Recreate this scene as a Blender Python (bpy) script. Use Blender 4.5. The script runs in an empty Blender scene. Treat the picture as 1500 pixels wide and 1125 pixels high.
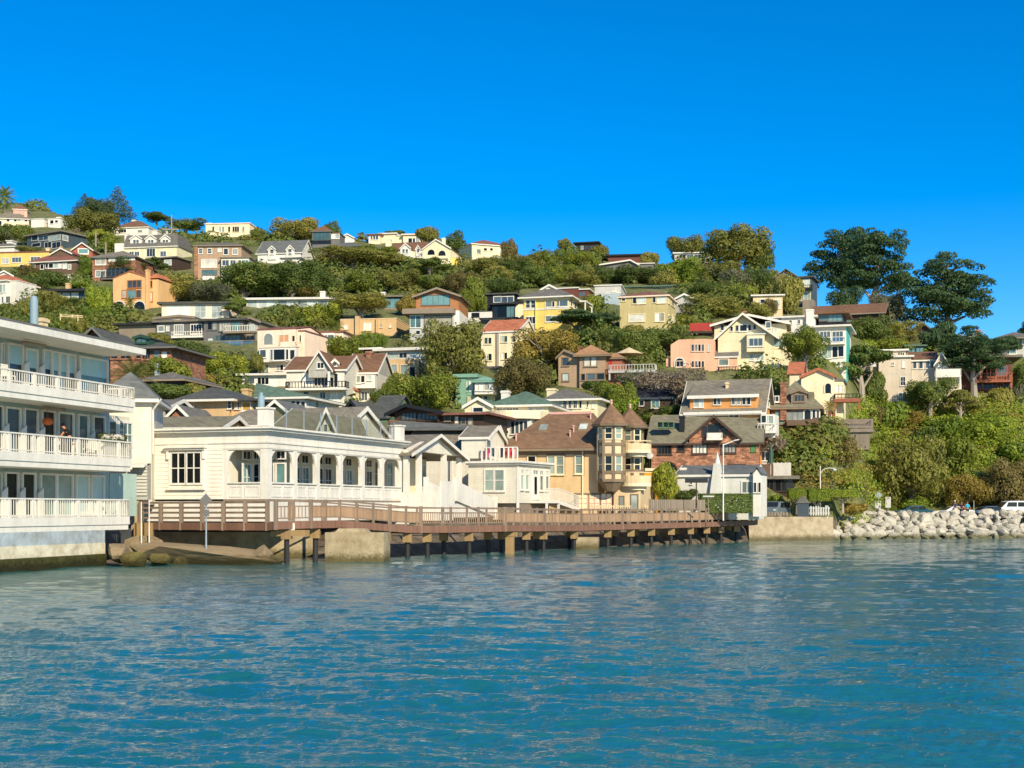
import bpy, math, random
import numpy as np
from mathutils import Vector
R = math.radians
sc = bpy.context.scene
col = sc.collection
F, CX, HY, HC = 2000.0, 750.0, 745.0, 3.0     # focal length in photo pixels, principal column, horizon row, eye height

# ---------------------------------------------------------------- camera
cam = bpy.data.cameras.new("camera"); co = bpy.data.objects.new("camera", cam); col.objects.link(co)
co.location = (0, 0, HC); co.rotation_euler = (R(90), 0, 0)
cam.sensor_fit = 'HORIZONTAL'; cam.sensor_width = 36; cam.lens = 36 * F / 1500
cam.shift_y = (HY - 562.5) / 1500
cam.clip_start = 0.5; cam.clip_end = 6000
sc.camera = co

# ---------------------------------------------------------------- light
SUN_AZ, SUN_EL = R(24), R(29)
sv = Vector((math.cos(SUN_EL) * math.sin(SUN_AZ), -math.cos(SUN_EL) * math.cos(SUN_AZ), math.sin(SUN_EL)))
sl = bpy.data.lights.new("sun", 'SUN'); sl.energy = 4.7; sl.angle = R(0.5); sl.color = (1.0, .885, .69)
so = bpy.data.objects.new("sun", sl); col.objects.link(so)
so.rotation_euler = sv.to_track_quat('Z', 'Y').to_euler()
w = bpy.data.worlds.new("World"); sc.world = w; w.use_nodes = True
nt = w.node_tree; bg = nt.nodes["Background"]
sky = nt.nodes.new("ShaderNodeTexSky"); sky.sky_type = 'NISHITA'; sky.sun_disc = False
sky.sun_elevation = SUN_EL; sky.sun_rotation = math.atan2(sv.x, sv.y)
sky.air_density = .8; sky.dust_density = 0.0; sky.ozone_density = 4.0; sky.altitude = 300
hs = nt.nodes.new("ShaderNodeHueSaturation"); hs.inputs["Saturation"].default_value = 1.42; hs.inputs["Hue"].default_value = .502; hs.inputs["Value"].default_value = .88; hs.inputs["Value"].default_value = 1.0
nt.links.new(sky.outputs[0], hs.inputs["Color"]); nt.links.new(hs.outputs[0], bg.inputs[0])
bg.inputs[1].default_value = 0.134
sc.view_settings.view_transform = 'Standard'; sc.view_settings.look = 'None'; sc.view_settings.exposure = 0.38
sc.cycles.max_bounces = 6; sc.cycles.transparent_max_bounces = 12

# ---------------------------------------------------------------- materials
MATS = {}
def lin(h):
    h = h.lstrip('#'); o = []
    for i in (0, 2, 4):
        c = int(h[i:i+2], 16) / 255
        o.append(c / 12.92 if c <= .04045 else ((c + .055) / 1.055) ** 2.4)
    return o
def mk(name, c, kind='paint', rough=.65, var=.10, spec=.3, metal=0.0, c2=None, sc_=1.0):
    """procedural material; c is a hex string or a linear triple"""
    if name in MATS: return MATS[name]
    if isinstance(c, str): c = lin(c)
    m = bpy.data.materials.new(name); m.use_nodes = True; MATS[name] = m
    t = m.node_tree; N = t.nodes; L = t.links; b = N["Principled BSDF"]
    b.inputs["Roughness"].default_value = rough; b.inputs["Metallic"].default_value = metal
    b.inputs["Specular IOR Level"].default_value = spec
    tc = N.new("ShaderNodeTexCoord"); obj = tc.outputs["Object"]
    def noise(scale, det=3, r=.6, vec=obj):
        n = N.new("ShaderNodeTexNoise"); n.inputs["Scale"].default_value = scale; n.inputs["Detail"].default_value = det
        n.inputs["Roughness"].default_value = r; L.new(vec, n.inputs["Vector"]); return n.outputs["Fac"]
    def math_(op, a, bb=None):
        n = N.new("ShaderNodeMath"); n.operation = op
        for i, x in enumerate((a, bb)):
            if x is None: continue
            if isinstance(x, (int, float)): n.inputs[i].default_value = x
            else: L.new(x, n.inputs[i])
        return n.outputs[0]
    def ramp(f, stops):
        n = N.new("ShaderNodeValToRGB"); e = n.color_ramp.elements
        e[0].position, e[0].color = stops[0][0], (*stops[0][1], 1); e[1].position, e[1].color = stops[-1][0], (*stops[-1][1], 1)
        for p, q in stops[1:-1]:
            x = e.new(p); x.color = (*q, 1)
        L.new(f, n.inputs[0]); return n.outputs[0]
    def bump(h, st, dist=.05):
        n = N.new("ShaderNodeBump"); n.inputs["Strength"].default_value = st; n.inputs["Distance"].default_value = dist
        L.new(h, n.inputs["Height"]); L.new(n.outputs[0], b.inputs["Normal"])
    lo = [x * (1 - var * 1.6) for x in c]; hi = [min(1, x * (1 + var)) for x in c]
    big = noise(.45 * sc_, 4); fine = noise(6 * sc_, 3)
    f = math_('ADD', math_('MULTIPLY', big, .6), math_('MULTIPLY', fine, .4))
    if kind in ('paint', 'stucco', 'siding', 'roof', 'wood', 'concrete', 'metal'):
        colr = ramp(f, [(.32, lo), (.52, c), (.7, hi)])
    if kind in ('paint', 'stucco', 'siding') and not metal:   # rain streaks and faded patches
        mp = N.new("ShaderNodeMapping"); mp.inputs["Scale"].default_value = (2.2, 2.2, .22); L.new(obj, mp.inputs[0]); st = noise(1.0, 5, .65, mp.outputs[0])
        mx = N.new("ShaderNodeMixRGB"); mx.blend_type = 'MULTIPLY'; mx.inputs[0].default_value = .32; L.new(colr, mx.inputs[1]); L.new(ramp(st, [(.34, [.68, .65, .6]), (.55, [1.0] * 3)]), mx.inputs[2]); colr = mx.outputs[0]
    if kind in ('concrete', 'rock'): pz = N.new("ShaderNodeSeparateXYZ"); gp = N.new("ShaderNodeNewGeometry"); L.new(gp.outputs["Position"], pz.inputs[0])
    def tide(cc):      # dark wet, weedy belt just above the water
        mx = N.new("ShaderNodeMixRGB"); mx.blend_type = 'MULTIPLY'; L.new(ramp(math_('ADD', pz.outputs[2], math_('MULTIPLY', fine, .7)), [(.55, [1] * 3), (.95, [0] * 3)]), mx.inputs[0]); L.new(cc, mx.inputs[1]); mx.inputs[2].default_value = (.30, .30, .19, 1); return mx.outputs[0]
    if kind == 'stucco': bump(fine, .35, .03)
    if kind in ('siding', 'roof', 'wood'):
        sx = N.new("ShaderNodeSeparateXYZ"); L.new(obj, sx.inputs[0])
        if kind == 'wood':
            pos = math_('ADD', sx.outputs[0], math_('MULTIPLY', sx.outputs[1], 1.0)); per = .16
        else: pos = sx.outputs[2]; per = .2 if kind == 'siding' else .17
        q = math_('MULTIPLY', pos, 1 / per); fr = math_('FRACT', q); row = math_('FLOOR', q)
        cmb = N.new("ShaderNodeCombineXYZ"); L.new(row, cmb.inputs[2])
        if kind != 'wood':
            g = math_('FLOOR', math_('MULTIPLY', math_('ADD', sx.outputs[0], sx.outputs[1]), 2.5 if kind == 'roof' else .4)); L.new(g, cmb.inputs[0])
        wn = N.new("ShaderNodeTexWhiteNoise"); L.new(cmb.outputs[0], wn.inputs["Vector"])
        amt = {'siding': .06, 'roof': .34, 'wood': .3}[kind]
        k = math_('ADD', math_('MULTIPLY', wn.outputs["Value"], amt), 1 - amt * .6)
        mx = N.new("ShaderNodeVectorMath"); mx.operation = 'SCALE'; L.new(colr, mx.inputs[0]); L.new(k, mx.inputs["Scale"]); colr = mx.outputs[0]
        bump(fr, .7 if kind != 'wood' else .4, .05)
    if kind == 'brick':
        sx = N.new("ShaderNodeSeparateXYZ"); L.new(obj, sx.inputs[0])
        cmb = N.new("ShaderNodeCombineXYZ"); L.new(math_('ADD', sx.outputs[0], sx.outputs[1]), cmb.inputs[0]); L.new(sx.outputs[2], cmb.inputs[1])
        br = N.new("ShaderNodeTexBrick"); L.new(cmb.outputs[0], br.inputs["Vector"]); br.inputs["Scale"].default_value = 1.0 * sc_
        br.inputs["Brick Width"].default_value = .46; br.inputs["Row Height"].default_value = .17; br.inputs["Mortar Size"].default_value = .012
        br.inputs["Color1"].default_value = (*hi, 1); br.inputs["Color2"].default_value = (*[x * .5 for x in lo], 1); br.inputs["Mortar"].default_value = (*[x * .6 for x in c], 1)
        mxx = N.new("ShaderNodeMixRGB"); mxx.blend_type = 'MULTIPLY'; mxx.inputs[0].default_value = .8
        L.new(br.outputs["Color"], mxx.inputs[1]); L.new(ramp(noise(2.2, 4), [(.35, [.55] * 3), (.65, [1.25] * 3)]), mxx.inputs[2]); colr = mxx.outputs[0]
        bump(br.outputs["Fac"], -.4, .02)
    if kind == 'concrete':
        st = noise(1.3, 6, .7); mxx = N.new("ShaderNodeMixRGB"); mxx.blend_type = 'MULTIPLY'; mxx.inputs[0].default_value = .7
        L.new(colr, mxx.inputs[1]); L.new(ramp(st, [(.35, [.55, .48, .38]), (.6, [1.1] * 3)]), mxx.inputs[2]); colr = tide(mxx.outputs[0]); bump(st, .6, .08)
    if kind == 'leaf':
        oi = N.new("ShaderNodeObjectInfo"); n1 = noise(2.3, 3); n2 = noise(9, 2)
        f = math_('ADD', math_('MULTIPLY', n1, .55), math_('ADD', math_('MULTIPLY', n2, .45), math_('MULTIPLY', math_('SUBTRACT', oi.outputs["Random"], .5), .22)))
        d2 = c2 or [c[0] * 1.5, c[1] * 1.35, c[2] * 1.0]
        if isinstance(d2, str): d2 = lin(d2)
        colr = ramp(f, [(.3, [x * .62 for x in c]), (.5, c), (.72, d2)])
        tr = N.new("ShaderNodeBsdfTranslucent"); L.new(colr, tr.inputs[0]); ms = N.new("ShaderNodeMixShader"); ms.inputs[0].default_value = .48
        L.new(b.outputs[0], ms.inputs[1]); L.new(tr.outputs[0], ms.inputs[2]); L.new(ms.outputs[0], N["Material Output"].inputs[0])
    if kind == 'rock':
        oi = N.new("ShaderNodeObjectInfo"); n1 = noise(1.6, 6, .7); n3 = noise(7, 5, .7)
        f = math_('ADD', math_('MULTIPLY', n1, .5), math_('ADD', math_('MULTIPLY', n3, .4), math_('MULTIPLY', oi.outputs["Random"], .16)))
        colr = ramp(f, [(.3, [x * .45 for x in c]), (.5, c), (.75, [min(.8, x * 1.25) for x in c])]); colr = tide(colr); bump(n3, .8, .12)
    if kind == 'ground':
        n1 = noise(.12, 6, .7); n2 = noise(1.1, 5, .7); f = math_('ADD', math_('MULTIPLY', n1, .5), math_('MULTIPLY', n2, .5))
        colr = ramp(f, [(.33, [x * .45 for x in c]), (.48, c), (.62, c2 or c)]); bump(n2, 1.0, .5)
        sx = N.new("ShaderNodeSeparateXYZ"); L.new(obj, sx.inputs[0]); lowm = math_('LESS_THAN', math_('ADD', sx.outputs[2], n2), 2.45); mxx = N.new("ShaderNodeMixRGB"); L.new(lowm, mxx.inputs[0]); L.new(colr, mxx.inputs[1]); L.new(ramp(n2, [(.35, [.09, .065, .042]), (.65, [.21, .165, .11])]), mxx.inputs[2]); colr = mxx.outputs[0]
    if kind == 'glass':
        oi = N.new("ShaderNodeObjectInfo"); n1 = noise(.8, 2)
        colr = ramp(math_('ADD', math_('MULTIPLY', n1, .5), math_('MULTIPLY', oi.outputs["Random"], .5)), [(.3, [x * .5 for x in c]), (.7, [min(1, x * 1.5) for x in c])])
    L.new(colr, b.inputs["Base Color"])
    return m
def clear_glass(name, tint, gl=.12):
    if name in MATS: return MATS[name]
    m = bpy.data.materials.new(name); m.use_nodes = True; MATS[name] = m; N = m.node_tree.nodes; L = m.node_tree.links
    N.remove(N["Principled BSDF"]); t = N.new("ShaderNodeBsdfTransparent"); t.inputs[0].default_value = (*tint, 1)
    g = N.new("ShaderNodeBsdfGlossy"); g.inputs["Roughness"].default_value = .03; fr = N.new("ShaderNodeLayerWeight"); fr.inputs[0].default_value = .3
    ad = N.new("ShaderNodeMath"); ad.operation = "MULTIPLY_ADD"; ad.inputs[1].default_value = .3; ad.inputs[2].default_value = gl; L.new(fr.outputs["Facing"], ad.inputs[0])
    x = N.new("ShaderNodeMixShader"); L.new(ad.outputs[0], x.inputs[0]); L.new(t.outputs[0], x.inputs[1]); L.new(g.outputs[0], x.inputs[2]); L.new(x.outputs[0], N["Material Output"].inputs[0])
    return m

PAL = {  # name: (colour, kind, roughness)
 'white': ('#dfd9c9', 'paint'), 'whitesid': ('#e4dcc6', 'siding'), 'cream': ('#ead9b0', 'stucco'), 'creamsid': ('#e6dab8', 'siding'), 'paleyel': ('#ecdeb4', 'siding'),
 'yellow': ('#f0d070', 'siding'), 'olive': ('#bfae78', 'stucco'), 'tan': ('#c9a878', 'stucco'), 'tanlt': ('#d8c096', 'stucco'), 'peach': ('#dfae8c', 'stucco'), 'peachlt': ('#eed2b6', 'stucco'),
 'orange': ('#dcae76', 'stucco'), 'orangesid': ('#dc9c5a', 'siding'), 'ochre': ('#e0be8c', 'siding'), 'brownsid': ('#705a48', 'siding'), 'shingle': ('#b5987a', 'siding'), 'shinglelt': ('#ddccb2', 'siding'),
 'greysid': ('#b8b4a4', 'siding'), 'greylt': ('#c4c2b8', 'siding'), 'greydk': ('#6c6a64', 'paint'), 'slate': ('#46525a', 'siding'), 'black': ('#1d1e20', 'paint'), 'dkbrown': ('#4a3a30', 'siding'), 'redbrown': ('#74463a', 'siding'),
 'redwood': ('#a8664c', 'siding'), 'woodor': ('#b27a4e', 'siding'), 'green': ('#66825e', 'siding'), 'teal': ('#86ad96', 'siding'), 'turq': ('#58c4b4', 'siding'), 'greenpale': ('#c8c8a0', 'siding'), 'brick': ('#a8765a', 'brick'), 'bricklt': ('#b88262', 'brick'),
 'rgrey': ('#6e6a62', 'roof'), 'rgreydk': ('#54554f', 'roof'), 'rbrown': ('#7a5a42', 'roof'), 'rtaupe': ('#807868', 'roof'), 'rolive': ('#7a745e', 'roof'), 'rgreen': ('#5c7260', 'roof'), 'rred': ('#b8704e', 'roof'), 'rdkred': ('#85584a', 'roof'),
 'rorange': ('#a47c58', 'roof'), 'rblack': ('#2f3134', 'roof'), 'rslate': ('#686a66', 'roof'), 'rwhite': ('#d6d0c2', 'paint'), 'rwarm': ('#7c6048', 'roof'),
 'concrete': ('#a89878', 'concrete'), 'boardwalk': ('#83705d', 'wood'), 'boardred': ('#7d5c49', 'wood'), 'timber': ('#94794f', 'wood'), 'fencewood': ('#877a68', 'wood'), 'pilewood': ('#2e2d2c', 'wood'),
 'trimbr': ('#84725a', 'paint'), 'taupe': ('#8b7d68', 'paint'), 'metal': ('#8f9aa0', 'metal'), 'pipeblue': ('#8aa0a8', 'paint'), 'bluegrey': ('#a9b6b8', 'siding'), 'dkgreen': ('#2c4a3a', 'paint'), 'pink': ('#cfa090', 'stucco'),
 'apwall': ('#9fb0a6', 'paint'), 'soffit': ('#c9c0a8', 'paint'),
}
def mat(k):
    if not isinstance(k, str): return k
    if k in MATS: return MATS[k]
    c, kd = PAL[k][:2]; return mk(k, c, kd, rough=.8 if kd in ('roof', 'brick', 'concrete', 'stucco') else .55)
mk('gdark', (.012, .016, .018), 'glass', rough=.08, spec=.28); mk('gteal', (.10, .19, .18), 'glass', rough=.08, spec=.45); mk('gpale', (.42, .46, .40), 'glass', rough=.15, spec=.5)
mk('gcurt', (.55, .52, .42), 'glass', rough=.3, spec=.5); mk('gblue', (.06, .085, .095), 'glass', rough=.08, spec=.35); mk('gblind', (.24, .3, .25), 'glass', rough=.2, spec=.5)
clear_glass('railglass', (.93, .96, .975), .10)
GL = {'d': 'gdark', 't': 'gteal', 'p': 'gpale', 'c': 'gcurt', 'b': 'gblue', 'g': 'gblind'}

# ---------------------------------------------------------------- mesh building
class MB:
    def __init__(s): s.v = []; s.f = []
    def poly(s, pts):
        n = len(s.v); s.v += [tuple(p) for p in pts]; s.f.append(tuple(range(n, n + len(pts)))); return s
    def box(s, x0, x1, y0, y1, z0, z1):
        if x0 > x1: x0, x1 = x1, x0
        if y0 > y1: y0, y1 = y1, y0
        if z0 > z1: z0, z1 = z1, z0
        n = len(s.v); s.v += [(x0,y0,z0),(x1,y0,z0),(x1,y1,z0),(x0,y1,z0),(x0,y0,z1),(x1,y0,z1),(x1,y1,z1),(x0,y1,z1)]
        s.f += [(n,n+3,n+2,n+1),(n+4,n+5,n+6,n+7),(n,n+1,n+5,n+4),(n+1,n+2,n+6,n+5),(n+2,n+3,n+7,n+6),(n+3,n,n+4,n+7)]; return s
    def hexa(s, p):   # 8 corners: bottom ring then top ring
        n = len(s.v); s.v += [tuple(q) for q in p]
        s.f += [(n+3,n+2,n+1,n),(n+4,n+5,n+6,n+7),(n,n+1,n+5,n+4),(n+1,n+2,n+6,n+5),(n+2,n+3,n+7,n+6),(n+3,n,n+4,n+7)]; return s
    def slab(s, pts, th):   # a sloping sheet with thickness below it (pts counter-clockwise from above)
        n = len(s.v); k = len(pts); s.v += [tuple(p) for p in pts] + [(p[0], p[1], p[2] - th) for p in pts]
        s.f.append(tuple(range(n, n + k))); s.f.append(tuple(range(n + 2*k - 1, n + k - 1, -1)))
        for i in range(k): j = (i + 1) % k; s.f.append((n + i, n + k + i, n + k + j, n + j))
        return s
    def ext(s, pts, vec):   # prism: polygon swept along a vector
        n = len(s.v); k = len(pts); s.v += [tuple(p) for p in pts] + [(p[0]+vec[0], p[1]+vec[1], p[2]+vec[2]) for p in pts]
        s.f.append(tuple(range(n, n + k))); s.f.append(tuple(range(n + 2*k - 1, n + k - 1, -1)))
        for i in range(k): j = (i + 1) % k; s.f.append((n + i, n + k + i, n + k + j, n + j))
        return s
    def tube(s, a, b, r0, r1=None, n=8, cap=True):
        a = Vector(a); b = Vector(b); r1 = r0 if r1 is None else r1; d = (b - a)
        if d.length < 1e-6: return s
        d.normalize(); x = d.orthogonal().normalized(); y = d.cross(x); k = len(s.v)
        for p, r in ((a, r0), (b, r1)):
            for i in range(n):
                t = 2 * math.pi * i / n; s.v.append(tuple(p + (x * math.cos(t) + y * math.sin(t)) * r))
        for i in range(n): j = (i + 1) % n; s.f.append((k + i, k + j, k + n + j, k + n + i))
        if cap: s.f.append(tuple(range(k + n - 1, k - 1, -1))); s.f.append(tuple(range(k + n, k + 2*n)))
        return s
    def bar(s, a, b, w, h):   # square bar between two points, z kept upright
        a = Vector(a); b = Vector(b); d = (b - a); x = Vector((d.y, -d.x, 0))
        x = x.normalized() * (w / 2) if x.length > 1e-6 else Vector((w / 2, 0, 0)); y = d.cross(x); y = y.normalized() * (h / 2) if y.length > 1e-6 else Vector((0, 0, h/2))
        return s.hexa([a-x-y, a+x-y, b+x-y, b-x-y, a-x+y, a+x+y, b+x+y, b-x+y])
    def ball(s, c, r, n=8, m=6):
        k = len(s.v); r = r if isinstance(r, tuple) else (r, r, r)
        for i in range(m + 1):
            p = math.pi * i / m
            for j in range(n):
                t = 2 * math.pi * j / n; s.v.append((c[0] + r[0]*math.sin(p)*math.cos(t), c[1] + r[1]*math.sin(p)*math.sin(t), c[2] + r[2]*math.cos(p)))
        for i in range(m):
            for j in range(n): q = (j + 1) % n; s.f.append((k+i*n+j, k+(i+1)*n+j, k+(i+1)*n+q, k+i*n+q))
        return s
    def build(s, name, m, parent=None, smooth=False, bevel=0):
        me = bpy.data.meshes.new(name); me.from_pydata(s.v, [], s.f); me.materials.append(mat(m))
        if smooth:
            for p in me.polygons: p.use_smooth = True
        o = bpy.data.objects.new(name, me); col.objects.link(o)
        if parent: o.parent = parent
        if bevel:
            bm = o.modifiers.new("bevel", 'BEVEL'); bm.width = bevel; bm.segments = 1; bm.limit_method = 'ANGLE'
        return o
def tag(o, label=None, cat=None, group=None, kind=None):
    for k, v in (('label', label), ('category', cat), ('group', group), ('kind', kind)):
        if v: o[k] = v
    return o
def empty(name, loc, rz=0, label=None, cat=None, group=None):
    o = bpy.data.objects.new(name, None); col.objects.link(o); o.location = loc; o.rotation_euler = (0, 0, rz); o.empty_display_size = .2
    return tag(o, label, cat, group)
def P(px, py, d): return Vector(((px - CX) / F * d, d, HC + (HY - py) / F * d))

# ---------------------------------------------------------------- terrain heights
PR1 = [(118, 2.0), (133, 2.6), (139, 5.5), (146, 9.2), (155, 14.2), (175, 20), (200, 27.5), (235, 37.7), (300, 54.75), (380, 78), (420, 90), (480, 108), (560, 132)]
PR2 = [(118, 1.95), (169, 1.95), (176, 4.5), (184, 11), (198, 20.5), (215, 27), (240, 33), (300, 47), (420, 70)]
PRM = [(118, 1.95), (136, 2.2), (147, 11), (158, 15.2), (175, 20.5), (200, 27.5), (235, 36), (300, 50), (420, 75)]   # the bank below the half timbered house
SHORE = [(-400, 52), (0, 67), (155, 74), (300, 80), (400, 84), (560, 84), (690, 91), (880, 107), (1000, 115), (1080, 122.5), (1097, 125.5), (1102, 131.5), (1222, 133), (1500, 142), (1900, 158)]
RIDGE = [(-300, 296), (0, 300), (24, 294), (60, 302), (105, 318), (220, 336), (333, 344), (450, 346), (560, 354), (640, 358), (745, 372), (785, 380), (850, 374), (900, 376), (950, 386), (1000, 388), (1100, 400), (1150, 420), (1200, 455), (1250, 462), (1300, 472), (1340, 482), (1400, 496), (1500, 500), (1800, 515)]
def lerp(tab, x):
    if x <= tab[0][0]: return tab[0][1]
    for (a, b), (c, d) in zip(tab, tab[1:]):
        if x <= c: return b + (d - b) * (x - a) / (c - a)
    return tab[-1][1]
def sst(x): x = min(1, max(0, x)); return x * x * (3 - 2 * x)
def prof(px, d):       # hillside profile along one photo column
    a, b = sst((px - 1105) / 50), sst((px - 1205) / 95)
    h = lerp(PR1, d) * (1 - a) + lerp(PRM, d) * a if b < 1 else 0
    return h * (1 - b) + lerp(PR2, d) * b if b > 0 else h
DC = {}
def D(py, px=500):     # distance at which the hillside shows on photo row py
    k = (int(py * 2), int(px / 4))
    if k not in DC:
        d = 132.0
        while d < 560 and prof(px, d) < HC + (HY - py) / F * d: d += .5
        DC[k] = d
    return DC[k]
def T(px, d):          # ground height
    ds = lerp(SHORE, px)
    if d < ds: return max(-3.0, -.22 * (ds - d) - .15)
    base = min(1.9, -.15 + (.14 if px < 450 else .3 if px < 1098 else 1.5 if px < 1222 else .27) * (d - ds)); h = prof(px, d)
    h = base if d < 118 else min(h, base) if base < 1.89 else h
    yr = lerp(RIDGE, px); dr = D(yr, px)
    if d > dr: h = prof(px, dr) + .06 * min(d - dr, 12) - .16 * max(0, d - dr - 12)
    return h
# ---------------------------------------------------------------- houses
ZM = {'z6': (0,270,6.25), 'z7': (220,300,6.25), 'a1': (440,310,6.25), 'a2': (660,330,6.25), 'a3': (880,320,5.5556), 'a4': (1120,320,4.41176), 'a5': (160,430,6.25),
      'a6': (370,440,6.25), 'a7': (560,430,6.25), 'a8': (760,460,6.25), 'b1': (920,530,5), 'b2': (1180,560,4.6875), 'b3': (180,700,4.16667), 'b4': (500,700,4.16667),
      'b5': (840,690,3.75), 'c1': (0,440,6.25), 'c2': (0,600,4.5), 'c3': (180,560,5.357), 'c4': (380,580,4.6875), 'c5': (580,560,5.357), 'c6': (720,560,5.357),
      'd1': (1260,470,6.25), 'd2': (960,440,4.6875), 'd4': (1100,660,9.375), 'd5': (1360,680,10.714), 'd7': (0,380,9.375), 'd8': (660,660,7.5), 'px': (0,0,1)}
class Blk: pass
RW = random.Random(12)
BOX = []
class H:
    """a building measured in photograph coordinates on its own wall planes: u along the front, v into the hill, z up"""
    def __init__(s, name, label, zm, x, y, yaw=0, d=None, cat='house', dd=0, px=None):
        s.zm = ZM[zm]; X, Y = s.pp(x, y); s.d = (D(Y, X) if d is None else d) + dd
        s.o = P(X, Y, s.d); s.th = R(yaw); s.U = Vector((math.cos(s.th), math.sin(s.th), 0)); s.V = Vector((-math.sin(s.th), math.cos(s.th), 0))
        s.root = empty(name, s.o, s.th, label, cat); s.m = s.d / F
    def z(s, zm): s.zm = ZM[zm]; return s
    def pp(s, x, y): return s.zm[0] + x / s.zm[2], s.zm[1] + y / s.zm[2]
    def ray(s, x, y): X, Y = s.pp(x, y); return Vector(((X - CX) / F, 1, (HY - Y) / F))
    def f(s, x, y, v=0):
        r = s.ray(x, y); c = Vector((0, 0, HC)) - s.o; t = (v - c.dot(s.V)) / r.dot(s.V); p = c + r * t; return p.dot(s.U), p.z
    def g(s, x, y, u):
        r = s.ray(x, y); c = Vector((0, 0, HC)) - s.o; t = (u - c.dot(s.U)) / r.dot(s.U); p = c + r * t; return p.dot(s.V), p.z
    def b(s, x0, x1, yt, yb, dep, m, v=0, dn=4, nm='wall'):
        k = Blk(); xm = (x0 + x1) / 2; k.u0 = s.f(x0, yb, v)[0]; k.u1 = s.f(x1, yb, v)[0]; k.z1 = s.f(xm, yt, v)[1]; k.z0 = s.f(xm, yb, v)[1] - dn; k.v0 = v; k.v1 = v + dep
        k.x0, k.x1, k.yt, k.yb = x0, x1, yt, yb; BOX.append((*s.pp(min(x0, x1), yt), *s.pp(max(x0, x1), yb)))
        if nm: MB().box(k.u0, k.u1, k.v0, k.v1, k.z0, k.z1).build(nm, m, s.root)
        return k
    def flat(s, k, m, ov=.5, th=.3, nm='roof', up=0):
        MB().box(k.u0 - ov, k.u1 + ov, k.v0 - ov, k.v1 + ov, k.z1 + .003 + up, k.z1 + th + up).build(nm, m, s.root)
    def hip(s, k, yp, m, ov=.5, fas='white', xp=None, rl=None):
        zp = s.f((k.x0 + k.x1) / 2, yp, (k.v0 + k.v1) / 2)[1]; u0, u1, v0, v1, z = k.u0 - ov, k.u1 + ov, k.v0 - ov, k.v1 + ov, k.z1 + .16
        vm = (v0 + v1) / 2; W = u1 - u0; Dp = v1 - v0; mb = MB(); um = (u0 + u1) / 2
        if xp is not None: um = s.f(xp, yp, vm)[0]
        if W >= Dp: h = (W - Dp) / 2 if rl is None else rl; a, c = (um - h, vm, zp), (um + h, vm, zp)
        else: h = (Dp - W) / 2; a, c = (um, vm - h, zp), (um, vm + h, zp)
        A, B_, C_, E = (u0,v0,z), (u1,v0,z), (u1,v1,z), (u0,v1,z)
        if W >= Dp:
            mb.poly([A,B_,c,a]); mb.poly([B_,C_,c]); mb.poly([C_,E,a,c]); mb.poly([E,A,a])
        else:
            mb.poly([A,B_,a]); mb.poly([B_,C_,c,a]); mb.poly([C_,E,c]); mb.poly([E,A,a,c])
        mb.poly([E,C_,B_,A]); mb.build('roof', m, s.root)
        if fas: MB().box(u0 + .03, u1 - .03, v0 + .03, v1 - .03, k.z1 - .06, k.z1 + .157).build('fascia', fas, s.root)
    def gab(s, k, yp, m, ax='v', ov=.5, wall=None, trim=None, xp=None, hp=None):
        """ridge along ax ('v': gable end to the front, 'u': ridge parallel to the front)"""
        u0, u1, v0, v1, z = k.u0, k.u1, k.v0, k.v1, k.z1
        if ax == 'v':
            um = (u0 + u1) / 2 if xp is None else s.f(xp, yp, v0)[0]; zp = s.f(k.x0 if xp is None else xp, yp, v0)[1] if xp is not None else s.f((k.x0 + k.x1) / 2, yp, v0)[1]
            if wall: MB().ext([(u0, v0, z), (u1, v0, z), (um, v0, zp - .12)], (0, v1 - v0, 0)).build('gable', wall, s.root)
            a, b_ = v0 - ov, v1 + ov; mb = MB(); tr = MB()
            for ue, sg in ((u0, -1), (u1, 1)):
                sl = (zp - z) / max(.2, abs(um - ue)); uo = ue + sg * ov * .7; zo = z - sl * ov * .7
                pts = [(um, a, zp), (uo, a, zo), (uo, b_, zo), (um, b_, zp)] if sg < 0 else [(um, b_, zp), (uo, b_, zo), (uo, a, zo), (um, a, zp)]
                mb.slab([(p[0], p[1], p[2] + .14) for p in pts], .13)
                tr.ext([(um, a - .06, zp + .16), (uo, a - .06, zo + .16), (uo, a - .06, zo - .14), (um, a - .06, zp - .16)], (0, .055, 0))
        else:
            vm = (v0 + v1) / 2; zp = s.f((k.x0 + k.x1) / 2, yp, vm)[1] if hp is None else z + hp
            if wall: MB().ext([(u0, v0, z), (u0, v1, z), (u0, vm, zp - .12)], (u1 - u0, 0, 0)).build('gable', wall, s.root)
            a, b_ = u0 - ov, u1 + ov; mb = MB(); tr = MB()
            for ve, sg in ((v0, -1), (v1, 1)):
                sl = (zp - z) / max(.2, abs(vm - ve)); vo = ve + sg * ov * .7; zo = z - sl * ov * .7
                pts = [(a, vm, zp), (a, vo, zo), (b_, vo, zo), (b_, vm, zp)] if sg < 0 else [(b_, vm, zp), (b_, vo, zo), (a, vo, zo), (a, vm, zp)]
                mb.slab([(p[0], p[1], p[2] + .14) for p in pts], .13)
                for ue, q in ((a, -.06), (b_, .005)): tr.ext([(ue + q, vm, zp + .16), (ue + q, vo, zo + .16), (ue + q, vo, zo - .14), (ue + q, vm, zp - .16)], (.055, 0, 0))
            tr.box(a, b_, v0 - ov * .7 - .06, v0 - ov * .7 - .004, zo - .05, zo + .15)
        mb.build('roof', m, s.root)
        if trim: tr.build('bargeboard', trim, s.root)
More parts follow.
